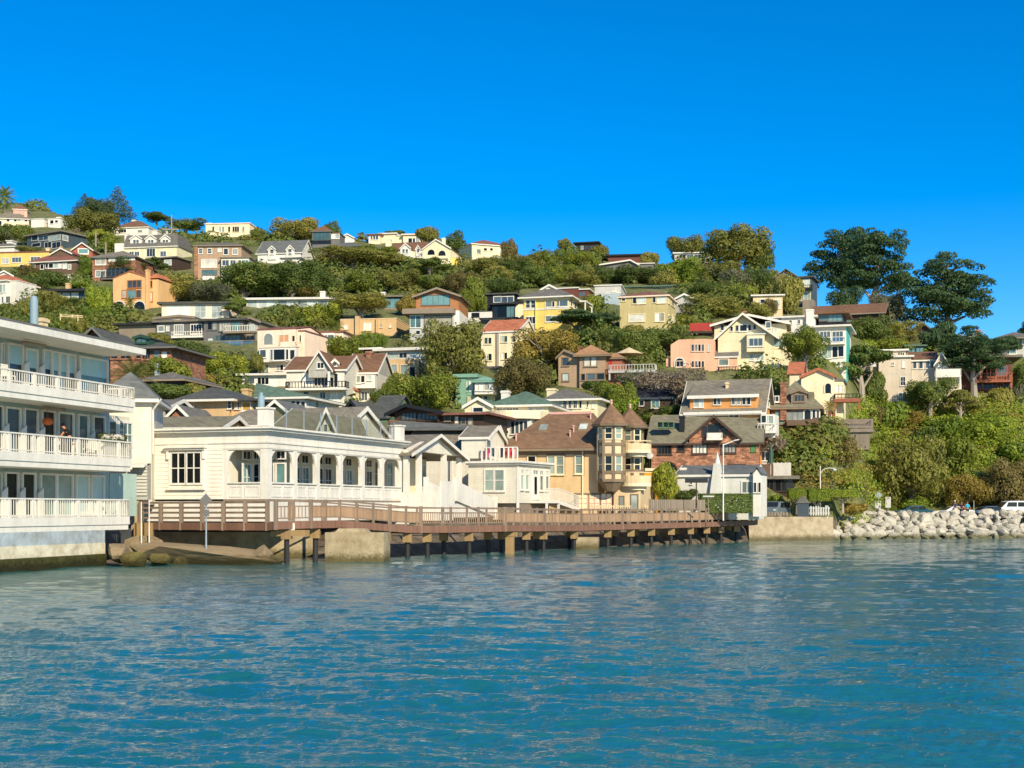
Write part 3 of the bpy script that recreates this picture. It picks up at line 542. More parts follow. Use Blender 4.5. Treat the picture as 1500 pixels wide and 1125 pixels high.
# ================================================================ waterfront
# ---------------------------------------------------------------- white apartment building at the water, left edge
def apartment():
    d0, d1 = 64.0, 74.5; A = P(0, 745, d0); B_ = P(190, 745, d1); yaw = math.degrees(math.atan2(B_.y - A.y, B_.x - A.x))
    h = H('apartment_building', 'white three storey waterfront apartment building with railed balconies and flat roof', 'px', 190, 745, yaw, d=d1, cat='building'); r = h.root
    WV = 2.1; u_l = h.f(-150, 745)[0]; ur = h.f(193, 745)[0]; uw = h.f(160, 560, WV)[0]
    zr_b, zr_t = h.f(100, 501)[1], h.f(100, 494)[1] + .05
    roof = MB().box(u_l, h.f(201, 510)[0], -.55, 9, zr_b, zr_b + .32).build('roof', 'white', r); MB().box(u_l + .05, h.f(201, 510)[0] - .3, -.3, 8.8, zr_b + .323, zr_b + .5).build('roof_deck', 'rslate', r)
    slabs = [h.f(95, 577)[1], h.f(95, 672)[1], h.f(95, 763.5)[1]]; tops = [zr_b] + [z for z in slabs]
    MB().box(u_l, uw, WV, 9, slabs[2] - .1, zr_b - .003).build('wall', 'apwall', r)
    rails = [(h.f(95, 552)[1]), (h.f(95, 639)[1]), (h.f(95, 730)[1])]
    for i, (zs, zt) in enumerate(zip(slabs, rails)):
        end = [h.f(198, 590)[0], h.f(193, 680)[0], h.f(190, 762)[0]][i]
        b = MB().box(u_l, end, .0, WV - .003, zs - .22, zs + .2); b.box(u_l, end - .05, .06, WV - .003, zs - .5, zs - .222); o = b.build('balcony', 'white', r)
        ra = MB(); e = .06; zb = zs + .2
        for a, c in (((u_l, e), (end - e, e)), ((end - e, e), (end - e, WV))):
            L = math.hypot(c[0] - a[0], c[1] - a[1]); ra.bar((*a, zt - .04), (*c, zt - .04), .12, .07); ra.bar((*a, zb + .1), (*c, zb + .1), .06, .06); n = int(L / .185)
            for k in range(n + 1):
                t = k / n; q = .085 if k % 10 == 0 or k == n else .017; ra.box(a[0] + (c[0]-a[0])*t - q, a[0] + (c[0]-a[0])*t + q, a[1] + (c[1]-a[1])*t - min(q, .05) * .8, a[1] + (c[1]-a[1])*t + min(q, .05) * .8, zb + .002, zt - .075)
        ra.build('railing', 'white', o)
    # glazed doors and windows on the recessed wall, floor by floor (photo columns at the wall plane)
    mk('blind_teal', '#a8c4bc', rough=.3, spec=.5)
    fl = [[(0,5,498,545,'b'), (10,32,503,538,'b'), (36,53,512,540,'b'), (62,74,513,546,'d'), (75,85,514,548,'t'), (86,97,516,549,'t'), (98,109,518,551,'b'), (115,156,522,556,'t')],
          [(-8,3,594,635,'b'), (7,28,598,638,'b'), (34,54,600,640,'b'), (60,79,602,640,'d'), (84,106,604,644,'b'), (113,128,608,645,'t'), (135,152,610,646,'b')],
          [(-6,1,686,728,'t'), (6,25,688,730,'d'), (31,50,688,730,'d'), (58,81,694,732,'g'), (82,105,694,732,'g'), (110,129,692,732,'p'), (132,151,692,732,'p')]]
    for i, row in enumerate(fl):
        zb, zt = slabs[i] + .22, (zr_b if i == 0 else slabs[i - 1] - .5) - .28
        for x0, x1, ya, yb, g in row:
            a, c = h.f(x0, 600, WV)[0], h.f(x1, 600, WV)[0]; z1 = min(zt, h.f(x0, ya, WV)[1]); h.win(a + .06, c - .06, zb + .1, z1, WV, False, 'white', GL[g], 1, 1, .1, .12, 'window', False)
            if i == 0 or g == 'p': MB().box(a + .07, c - .07, WV - .035, WV - .022, z1 - (z1 - zb - .1) * (.45 if i == 0 else .9), z1 - .002).build('blind', 'blind_teal', r)
    for i in range(3):   # sunlit mullion feet below the overhang's shadow, put in as slant-topped white wedges
        for x in ((34, 57, 110), (4, 30, 57, 131), (2, 28, 55))[i]:
            a = h.f(x, 560, WV)[0]; zb = slabs[i] + .202; MB().ext([(a - .2, WV - .14, zb), (a + .2, WV - .14, zb), (a + .2, WV - .14, zb + 1.5), (a - .2, WV - .14, zb + 1.25)], (0, -.1, 0)).build('sunlit_wedge', 'white', r)
    # slatted turquoise-grey end panel on the lowest floor and window on the middle floor
    a, c = h.f(154, 650, WV)[0], h.f(191, 650, .6)[0]
    pm = MB(); n = 16
    for k in range(n): pm.box(uw + .02 + k * .17, uw + .02 + k * .17 + .15, WV - .04, WV + .04, slabs[2] + .21, slabs[1] - .52)
    pm.build('slat_screen', mk('screen_green', '#a9c0b2'), r)
    s2 = MB().box(uw + .003, h.f(196, 610, WV)[0], WV + .25, 6, slabs[1] + .2, slabs[0] - .52).build('bay_wall', 'whitesid', r); h.win(uw + .35, uw + 1.0, slabs[1] + 1.1, slabs[0] - .9, WV + .25, False, 'white', 'gteal', 1, 1); h.win(uw + 1.35, uw + 2.6, slabs[1] + 1.1, slabs[0] - .9, WV + .25, False, 'white', 'gteal', 3, 2)
    # base over the water: pale blue-grey render, white band, algae belt
    ub = h.f(155, 800)[0]; z0 = h.f(100, 797)[1]; z1 = h.f(100, 814)[1]; z2 = h.f(100, 828)[1]
    MB().box(u_l, ub, .05, 8.5, z0, slabs[2] - .502).build('base', mk('base_blue', '#a9b3b4', 'concrete'), r); MB().box(u_l, ub, .03, 8.5, z1, z0 - .002).build('base_band', mk('base_white', '#d8cfb2', 'concrete'), r)
    mk('algae', '#4a4a22', 'concrete', .9); MB().box(u_l, ub, -.05, 8.5, -4.5, z1 - .002).build('algae_belt', 'algae', r)
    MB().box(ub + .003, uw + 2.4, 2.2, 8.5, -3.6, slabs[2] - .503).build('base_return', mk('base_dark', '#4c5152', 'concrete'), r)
    # chimneys
    q = P(50, 478, 71); c = MB().tube((0, 0, -1), (0, 0, 1.35), .21, .21, 14).tube((0, 0, 1.35), (0, 0, 1.55), .21, .14, 14).build('flue', 'pipeblue', r); c.location = (h.f(50, 478, 4)[0], 4, h.f(50, 478, 4)[1] + .05)
    h.chim(62, 70.5, 466, 484, 'tanlt', 4.6, .55)
    # awning heaters under the soffits
    for x, y, i in ((52, 508, 0), (82, 597, 1)):
        a = h.f(x, y, 1.2); MB().tube((a[0] - .9, 1.3, tops[i] - (.18 if i == 0 else .66)), (a[0] + .9, 1.3, tops[i] - (.18 if i == 0 else .66)), .1, .1, 8).build('heater', 'taupe', r)
    return h, slabs, WV
AP, SLABS, WV = apartment()
def apt_pt(x, v, i): return AP.o + AP.U * AP.f(x, 640, v)[0] + AP.V * v + Vector((0, 0, SLABS[i] + .203))
# annex behind the balconies: shingled hip roof over cream clapboard
h = H('clapboard_annex', 'cream clapboard annex with grey shingled hip roof beside the white apartment building', 'px', 200, 640, 8, d=81, cat='building')
k = h.b(150, 222, 588, 640, 6, 'whitesid', 0, 4); h.hip(k, 548, 'rslate', .5); MB().tube((k.u1 + .1, -.12, k.z0 + 3), (k.u1 + .1, -.12, k.z1 - .5), .06, .06, 6).tube((k.u1 + .1, -.12, k.z1 - .5), (k.u1 + .6, -.5, k.z1 + .1), .06, .06, 6).build('downpipe', 'white', h.root)
h = H('louvred_shed', 'small grey shed with slatted sunlit side wedged between apartment building and restaurant', 'px', 196, 727, 0, d=79.5, cat='shed')
k = h.b(194, 216, 679, 727, .8, 'greysid', 0, .2); sl = MB()
for i in range(9): z = k.z0 + .25 + i * .19; sl.hexa([(k.u0, -.1, z), (k.u1, -.1, z), (k.u1, -.003, z), (k.u0, -.003, z), (k.u0, -.04, z + .15), (k.u1, -.04, z + .15), (k.u1, -.003, z + .15), (k.u0, -.003, z + .15)])
sl.build('louvre', 'greysid', h.root); MB().slab([(k.u0 - .3, -.8, k.z1 - .15), (k.u1, -.8, k.z1 - .15), (k.u1, .8, k.z1 + .1), (k.u0 - .3, .8, k.z1 + .1)], .1).build('roof', 'white', h.root); MB().box(k.u0 - .1, k.u0 + .35, .1, 1.2, k.z0 - 2.6, k.z0).build('base', 'concrete', h.root)

# ---------------------------------------------------------------- people, balcony furniture
def person(name, label, loc, rz, ht, shirt, legs, skin='#b5805f', hair='#3a322c', bend=0.0, arm=(.25, .25), mirror=False, hands_fwd=0.0, stride=.0):
    root = empty(name, loc, rz, label, 'person'); s = ht / 1.75; b = bend; sk = mk('skin_' + skin[1:], skin, rough=.5)
    hip = Vector((0, 0, .93)); ch = hip + Vector((0, -math.sin(b) * .42, math.cos(b) * .42)); nk = hip + Vector((0, -math.sin(b) * .56, math.cos(b) * .56)); hd = nk + Vector((0, -math.sin(b * 1.2) * .17 - .02, math.cos(b * 1.2) * .17))
    def skin_obj(nm, chains, m, sub=1):
        vs, es, rs, idx = [], [], [], {}
        for c in chains:
            pr = None
            for p, r in c:
                key = tuple(round(x, 3) for x in p)
                if key not in idx: idx[key] = len(vs); vs.append(tuple(x * s for x in p)); rs.append(r * s)
                if pr is not None and pr != idx[key]: es.append((pr, idx[key]))
                pr = idx[key]
        me = bpy.data.meshes.new(nm); me.from_pydata(vs, es, []); o = bpy.data.objects.new(nm, me); col.objects.link(o); o.parent = root; me.materials.append(m)
        md = o.modifiers.new('skin', 'SKIN'); md.use_smooth_shade = True; sd = o.modifiers.new('sub', 'SUBSURF'); sd.levels = sd.render_levels = sub
        for i, r in enumerate(rs): me.skin_vertices[0].data[i].radius = (r, r)
        me.skin_vertices[0].data[0].use_root = True; return o
    P_ = []; legp = []; armp = []
    for sg in (-1, 1):
        hp = hip + Vector((sg * .1, 0, -.05)); kn = Vector((sg * .11, -.05 + stride * sg * .18, .49)); an = Vector((sg * .12, stride * sg * .34, .09)); toe = an + Vector((0, -.17, -.05)); legp.append([(hip, .14), (hp, .11), (kn, .068), (an, .045), (toe, .035)])
        sh = ch + Vector((sg * .19, 0, .06)); f = hands_fwd; el = sh + Vector((sg * .07, -.08 - .18 * f, -.27 + .06 * f)); wr = el + Vector((sg * (.02 - .05 * f), -.06 - .2 * f, -.24 + .12 * f)); ha = wr + Vector((0, -.03 - .05 * f, -.08)); armp.append([(ch, .12), (sh, .065), (el, .045), (wr, .032), (ha, .036), (ha + Vector((-sg * .0, -.03, -.07)), .02)])
    skin_obj('body', [[(hip, .13), (ch, .135), (nk, .06), (hd, .088), (hd + Vector((0, -.01, .1)), .075)]] + legp + armp + [[(hd, .088), (hd + Vector((0, -.1, -.01)), .022)]], sk)
    skin_obj('shirt', [[(hip, .145), (hip.lerp(ch, .5), .15), (ch, .155), (ch.lerp(nk, .7), .085)]] + [[(ch, .155), (a[1][0], .085), (a[1][0].lerp(a[2][0], .62), .066)] for a in armp], mk('cloth_' + shirt[1:], shirt, rough=.85))
    skin_obj('trousers', [[(hip + Vector((0, 0, .02)), .15), (l[1][0], .12), (l[2][0], .082), (l[3][0], .062)] for l in legp], mk('cloth_' + legs[1:], legs, rough=.85))
    MB().ball(tuple(x * s for x in (hd + Vector((0, .025, .055)))), (.098 * s, .108 * s, .105 * s), 10, 7).build('hair', mk('hair_' + hair[1:], hair, rough=.8), root, True)
    return root
q = apt_pt(103, .95, 1); person('person', 'person in a black shirt leaning forward over the middle balcony railing', q, -R(80), 1.76, '#15171c', '#2a2c33', '#b8805c', bend=.5, hands_fwd=.5)
# white balcony chairs, table, planter
def chair(loc, rz, label):
    r = empty('balcony_chair', loc, rz, label, 'chair', 'white balcony chairs'); MB().box(-.25, .25, -.25, .25, .40, .45).build('seat', 'white', r); b = MB()
    for i in range(5): b.box(-.24 + i * .108, -.18 + i * .108, .2, .24, .455, .95)
    b.box(-.25, .25, .2, .25, .95, 1.0).build('backrest', 'white', r)
    for sx in (-.22, .22):
        for sy in (-.22, .22): MB().box(sx - .025, sx + .025, sy - .025, sy + .025, 0, .399).build('leg', 'white', r)
chair(apt_pt(122, 1.0, 1), AP.th + .4, 'white slatted chair on the middle balcony next to the standing person'); chair(apt_pt(138, 1.0, 1), AP.th - .5, 'white slatted chair between person and flower box on the middle balcony'); chair(apt_pt(12, .9, 0), AP.th, 'white slatted chair alone on the top balcony')
r = empty('balcony_table', apt_pt(112, .95, 1), AP.th, 'low orange wooden table behind the middle balcony railing', 'table'); MB().box(-.5, .5, -.3, .3, .62, .68).build('tabletop', 'timber', r)
for sx in (-.45, .45):
    for sy in (-.25, .25): MB().box(sx - .03, sx + .03, sy - .03, sy + .03, 0, .619).build('leg', 'timber', r)
q = apt_pt(165, .5, 1); r = empty('flower_box', q, AP.th, 'flower box with white blooms on the middle balcony corner', 'planter'); MB().box(-1.0, 1.0, -.2, .2, 0, .75).build('box', 'white', r)
o = mesh_obj('foliage', crown_mesh('bush', 1, 'leaf_dark'), r); o.scale = (1.05, .4, .62); o.location = (0, 0, .7); o = mesh_obj('blossom', crown_mesh('bush', 2, mk('petals', '#e8dccd', 'paint', .8)), r); o.scale = (.8, .3, .42); o.location = (-.1, -.1, .86)
tag(MB().ball((0, 0, 0), (.28, .28, .2), 12, 8).tube((0, 0, .15), (0, 0, .62), .015).build('pendant_lamp', mk('lampglass', '#c8642c'), None, True), 'small orange pendant lamp hanging above the middle balcony doors', 'lamp').location = apt_pt(70, 1.5, 1) + Vector((0, 0, 1.75))

# ---------------------------------------------------------------- white porch restaurant
def restaurant():
    h = H('porch_restaurant', 'long white clapboard waterfront building with arched porch bays and heavy cornice', 'px', 392, 731, -20.5, d=80, cat='building'); r = h.root
    uL = h.f(188, 700)[0]; VE = h.g(592, 700, 0)[0]; z = lambda y: h.f(392, y)[1]; zc, zt, zf, zo, zs, zb = z(634.7), z(625), z(646), z(658), z(708), z(731); uo = h.f(327, 690)[0]; PD = 2.3
    # roof mass and cornice
    MB().box(uL, 0, 0, VE, zo, zc).build('frieze', 'white', r)
    c = MB()
    for z0, z1, o in ((zc + .001, zc + .13, .16), (zc + .131, zc + .27, .36), (zc + .271, zt, .5)): c.box(uL - .1, o, -o, VE + .1, z0, z1)
    for z0, z1, o in ((zf - .10, zf, .06), (zo + .06, zo + .16, .03)): c.box(uL, o, -o, VE, z0, z1)
    c.build('cornice', 'white', r); MB().box(uL, -.2, .2, VE, zt + .002, zt + .06).build('roof', 'rslate', r)
    # clapboard front wall: real overlapping boards
    def boards(mb, a0, a1, z0, z1, at, side=False, st=.2):
        n = int((z1 - z0) / st)
        for i in range(n):
            b0 = z0 + i * (z1 - z0) / n; b1 = z0 + (i + 1) * (z1 - z0) / n
            if side: mb.hexa([(at, a0, b0), (at + .035, a0, b0), (at + .035, a1, b0), (at, a1, b0), (at, a0, b1), (at + .008, a0, b1), (at + .008, a1, b1), (at, a1, b1)])
            else: mb.hexa([(a0, at - .035, b0), (a1, at - .035, b0), (a1, at, b0), (a0, at, b0), (a0, at - .008, b1), (a1, at - .008, b1), (a1, at, b1), (a0, at, b1)])
    w = MB().box(uL, uo, .0, VE, zb, zo - .002); boards(w, uL, uo - .02, zb, zf - .25, -.0, False, .235); w.build('wall', mk('clapboard', '#e6dfca', var=.05), r)
    MB().box(uo + .001, -PD, PD, VE - .01, zb, zo - .002).build('porch_wall', mk('porchwall', '#d8cda8', var=.06), r)
    MB().box(uo + .001, .0, .0, VE, zb - .12, zb - .002).build('porch_floor', 'taupe', r)
    MB().box(uL, -.02, .02, VE, z(764), zb - .121).build('skirt', 'white', r)
    # sash window with hood and sill
    a0, a1 = h.f(252, 685)[0], h.f(272.5, 685)[0]; b0, b1 = h.f(274.5, 685)[0], h.f(295.5, 685)[0]; z1, z0 = h.f(273, 664)[1], h.f(273, 707.5)[1]
    for p, q in ((a0, a1), (b0, b1)): h.win(p + .03, q - .03, z0, z1, -.03, False, 'white', 'gdark', 2, 2, .12, .09, 'window', False)
    t = MB().box(a0 - .42, b1 + .42, -.4, 0, z1 + .3, z1 + .42).box(a0 - .34, b1 + .34, -.28, 0, z1 + .18, z1 + .299).box(a0 - .3, b1 + .3, -.22, 0, z0 - .42, z0 - .3)
    for p in (a0 - .3, b1 + .14): t.box(p, p + .16, -.2, 0, z1 - .35, z1 + .179)
    t.box(a0 - .2, a0 - .1, -.1, 0, z0 - .3, z1 + .18).box(b1 + .1, b1 + .2, -.1, 0, z0 - .3, z1 + .18); t.build('window_hood', 'white', r)
    # posts and arches
    def post(u0, u1, v0, v1): MB().box(u0, u1, v0, v1, zb, zo - .002).build('post', 'white', r)
    post(-.5, .0, -.0, .5); post(uo + .002, uo + .26, .0, .26)
    xs = [433.3, 466.4, 500.5, 532.5, 561, 586.5]; vs = [h.g(x, 690, 0)[0] for x in xs]
    for v in vs[:-1]: post(-.3, 0, v - .2, v + .2)
    post(-.5, 0, VE - .5, VE)
    def bracket(c0, c1, zt_, side, at, th=.12):    # quarter-round spandrel from (c0 at post) to c1
        R_ = c1 - c0; pts = [(c0, zt_ - abs(R_) * 1.15), (c0, zt_)] + [(c1, zt_)] + [(c0 + R_ * (1 - math.cos(q)), zt_ - abs(R_) * 1.15 * (1 - math.sin(q))) for q in [math.pi / 2 * (1 - j / 6) for j in range(1, 6)]]
        br = MB(); br.ext([(at, p, q) if side else (p, at, q) for p, q in pts], (-th, 0, 0) if side else (0, th, 0)).build('arch_bracket', 'white', r)
    edges = [0.5] + [x for v in vs[:-1] for x in (v - .2, v + .2)] + [VE - .5]
    for i in range(0, len(edges), 2):
        a, c_ = edges[i], edges[i + 1]; q = min(.85, (c_ - a) * .35); bracket(a, a + q, zo - .002, True, -.08); bracket(c_, c_ - q, zo - .002, True, -.08)
        # low panelled wall under each bay
        MB().box(-.22, -.06, a, c_, zb, zs).build('panel_wall', 'white', r); t = MB().box(-.3, .04, a, c_, zs + .001, zs + .08)
        m_ = (a + c_) / 2
        for p, q2 in ((a + .08, m_ - .06), (m_ + .06, c_ - .08)): t.box(-.058, -.03, p, q2, zb + .12, zb + .2).box(-.058, -.03, p, q2, zs - .2, zs - .12).box(-.058, -.03, p, p + .07, zb + .2, zs - .2).box(-.058, -.03, q2 - .07, q2, zb + .2, zs - .2)
        t.build('sill_rail', 'white', r)
        # doors and sashes of the inner wall seen through the bay
        def iw(v0, v1, y1, y0, g, nx, ny):
            h.win(v0, v1, zs - y0, zs + y1, -PD, True, 'white', g, nx, ny, .1, .08, 'window', False)
        L = c_ - a; s0 = a + .15 + 2.3 * .3
        for p in (0, 1):
            v0 = a + L * (.2 + .44 * p); iw(v0, v0 + L * .3, 1.15, .35, 'gdark' if i % 4 else 'gteal', 2, 2); h.win(v0, v0 + L * .3, zs + 1.5, zs + 1.95, -PD, True, 'white', 'gdark', 2, 1, .07, .06, 'transom', False)
    bracket(uo + .26, uo + 1.0, zo - .002, False, .08); bracket(-.5, -1.24, zo - .002, False, .08)
    MB().box(uo + .26, -.5, .06, .22, zb, zs).build('panel_wall', 'white', r); t = MB().box(uo + .26, -.5, -.04, .3, zs + .001, zs + .08); m_ = (uo - .3) / 2
    for p, q2 in ((uo + .36, m_ - .08), (m_ + .08, -.58)): t.box(p, q2, .03, .058, zb + .12, zb + .2).box(p, q2, .03, .058, zs - .2, zs - .12).box(p, p + .07, .03, .058, zb + .2, zs - .2).box(q2 - .07, q2, .03, .058, zb + .2, zs - .2)
    t.build('sill_rail', 'white', r)
    for p0, p1, g in ((uo + .2, uo + .55, 'gdark'), (uo + .75, uo + 1.1, 'gdark'), (uo + 1.5, uo + 2.1, 'gteal'), (uo + 2.3, uo + 2.9, 'gteal')):
        h.win(p0, p1 - .04, zs - .3, zs + 1.2, PD, False, 'white', g, 1, 2 if g == 'gdark' else 1, .09, .08, 'window', False); h.win(p0, p1 - .04, zs + 1.55, zs + 1.95, PD, False, 'white', 'gdark', 2, 1, .07, .06, 'transom', False)
    # roof terrace: glass screen, white piers, blue flue
    for v, u in ((.3, -.3), (VE - .4, -.3)): MB().box(u - .35, u + .35, v - .35, v + .35, zt + .06, zt + 1.05).box(u - .42, u + .42, v - .42, v + .42, zt + 1.051, zt + 1.15).build('roof_pier', 'white', r)
    gl = MB().box(-.42, -.40, .7, VE - .8, zt + .1, zt + 1.25); o = MB()
    for i in range(9): v = .7 + (VE - 1.5) * i / 8; o.box(-.44, -.38, v - .02, v + .02, zt + .061, zt + 1.27)
    o = o.build('glass_screen', 'metal', r); gl.build('pane', 'railglass', o)
    f_ = h.f(382.5, 600, 1.0); MB().tube((f_[0], 1.0, zt), (f_[0], 1.0, zt + 1.9), .21, .21, 14).tube((f_[0], 1.0, zt + 1.9), (f_[0], 1.0, zt + 2.1), .12, .12, 10).build('flue', 'pipeblue', r)
    # rear shingled roofs rising behind the parapet
    def hipb(x0, x1, yt, v, dep, hgt, m): a, c_ = h.f(x0, yt, v)[0], h.f(x1, yt, v)[0]; k = Blk(); k.u0, k.u1, k.v0, k.v1 = a, c_, v, v + dep; k.z1 = zt; return k
    return h, VE, zt, zb, zs, zo
RS, VE, ZT, ZB, ZS, ZO = restaurant()
# shingled wing with a white gabled dormer behind the roof terrace
h = H('shingled_wing', 'brown shingled hip roofed wing with white gabled dormer behind the porch building', 'px', 392, 640, -20, d=96, cat='building')
k = h.b(388, 490, 640, 700, 9, 'whitesid', 0, 1); h.gab(k, 601, 'rtaupe', 'u', .3, 'whitesid', 'white'); h.dorm(467, 496, 633, 650, 600, -1.2, 4, 'white', 'rtaupe', [(475, 480, 622, 632, 1, 1, 'b'), (483, 488, 622, 632, 1, 1, 'b')], ov=.35)
h = H('shingled_house', 'house with olive brown hip roof and skylight just behind the porch restaurant roof', 'px', 325, 650, -12, d=104, cat='house'); k = h.b(318, 384, 626, 690, 7, 'tan', 0, 1); h.hip(k, 602, 'rtaupe', .4)
h = H('low_mossy_house', 'long low roof with green moss between the restaurant and grey gables', 'px', 222, 640, -10, d=99, cat='house'); k = h.b(216, 322, 628, 680, 6, 'tan', 0, 1); h.gab(k, 613, 'rolive', 'u', .3, 'tan', 'white')

# entry portico with its stair (the gabled middle of the row)
def portico():
    h = H('gabled_portico', 'white gabled entry portico with broad stair between two waterfront buildings', 'px', 598, 729, -20.5, d=97, cat='building'); r = h.root
    # local frame: the photographed gable faces the water, i.e. the +u side of the frame
    z = lambda y: h.f(598, y)[1]; pl = 0.0; vv = lambda x, y=690: h.g(x, y, pl)[0]; a, c, m = vv(597.5), vv(677), vv(638); zE, zP = h.g(638, 663, pl)[1], h.g(638, 638.5, pl)[1]; zb = h.g(640, 722, pl)[1]; zo = h.g(636, 664, pl)[1]
    g = MB().ext([(pl, a, zE), (pl, c, zE - .1), (pl, m, zP)], (-.35, 0, 0)); g.build('gable', 'whitesid', r)
    rf = MB(); B = -9
    for e, sg in ((a - .35, -1), (c + .35, 1)):
        zz = zE - .28; pts = [(.45, m, zP + .12), (B, m, zP + .12), (B, e, zz), (.45, e, zz)]
        rf.slab(pts if sg < 0 else pts[::-1], .14)
    rf.build('roof', 'rtaupe', r); t = MB()
    for e in (a - .35, c + .35): t.ext([(.46, m, zP + .14), (.46, e, zE - .26), (.46, e, zE - .5), (.46, m, zP - .1)], (.05, 0, 0))
    t.build('bargeboard', 'white', r)
    o0, o1 = vv(618), vv(652); MB().box(-.35, -.02, a, o0, zo, zE).build('entablature', 'whitesid', r); MB().box(-.35, -.02, o1, c, zo, zE - .1).build('entablature', 'whitesid', r)
    for v in (a + .15, o0 - .15, o1 + .15, c - .2): MB().box(-.36, .0, v - .17, v + .17, zb, zo - .002 if v not in (o0 - .15, o1 + .15) else zE - .002).build('post', 'white', r)
    MB().box(-7, -3.0, a + .003, c - .1, zb, zE - .3).build('inner_wall', 'porchwall', r); MB().box(-3, .0, a + .003, c - .1, zb - .3, zb - .002).build('floor', 'white', r); MB().box(-3, -.02, a + .003, c - .1, zb - 2.6, zb - .302).build('base', 'white', r)
    for v0, v1, g in ((a + .3, a + 1.1, 'gdark'), (a + 1.3, a + 2.1, 'gdark'), (a + 2.7, a + 3.6, 'gteal'), (a + 4.5, a + 5.4, 'gteal'), (c - 2.2, c - 1.3, 'gblind'), (c - 1.1, c - .4, 'gblind')): h.win(v0, v1, zb + .5, zb + 2.2, -2.99, True, 'white', g, 1, 2, .09, .08, 'window', False)
    # stair falling towards the far end, solid panelled balustrades
    z0 = zb - .02; z1 = h.g(676, 746, 2.5)[1]; s0, s1 = vv(624, 715), vv(682, 740); st = MB(); n = 11
    for i in range(n): p = s0 + (s1 - s0) * i / n; zz = z0 + (z1 - z0) * i / n; st.box(.02, 2.3, p, p + (s1 - s0) / n, z1 - .6, zz)
    st.build('stair', 'white', r); b = MB()
    for u in (.0, 2.32): b.hexa([(u, s0, z0 - .6), (u + .16, s0, z0 - .6), (u + .16, s1, z1 - .6), (u, s1, z1 - .6), (u, s0, z0 + .85), (u + .16, s0, z0 + .85), (u + .16, s1, z1 + .75), (u, s1, z1 + .75)]).box(u - .06, u + .24, s0 - .34, s0 - .002, z0 - .6, z0 + 1.15).box(u - .06, u + .24, s1 + .002, s1 + .34, z1 - .8, z1 + 1.0)
    b.build('balustrade', 'white', r); MB().box(.02, 2.3, a, s0 - .35, z0 - 2, z0).build('landing', 'white', r)
    w = MB()
    for p0, p1 in ((a + .3, s0 - .4),): w.box(2.32, 2.46, p0, p1, z0 - 1.4, z0 + .8)
    w.build('landing_wall', 'white', r)
portico()
# brown shingled main house with gabled bay, right of the portico
h = H('white_gabled_house', 'white house under a brown shingled roof with a jutting gabled bay window', 'px', 600, 740, -16, d=112, cat='house')
k = h.b(592, 706, 668, 742, 8, 'whitesid', 0, 1); h.gab(k, 627, 'rtaupe', 'u', .35, 'whitesid', 'white'); k2 = h.b(676, 713, 642, 668, 5, 'whitesid', -.4, .2, 'bay'); h.gab(k2, 627, 'rtaupe', 'u', .2, 'whitesid', 'white')
h.w([(713.5, 719, 645, 662, 1, 2, 'b')], -.4); MB().tube((k.u1 - 2.3, -.6, k.z0 + 1), (k.u1 - 2.3, -.6, k.z1), .06, .06, 6).build('downpipe', 'white', h.root)
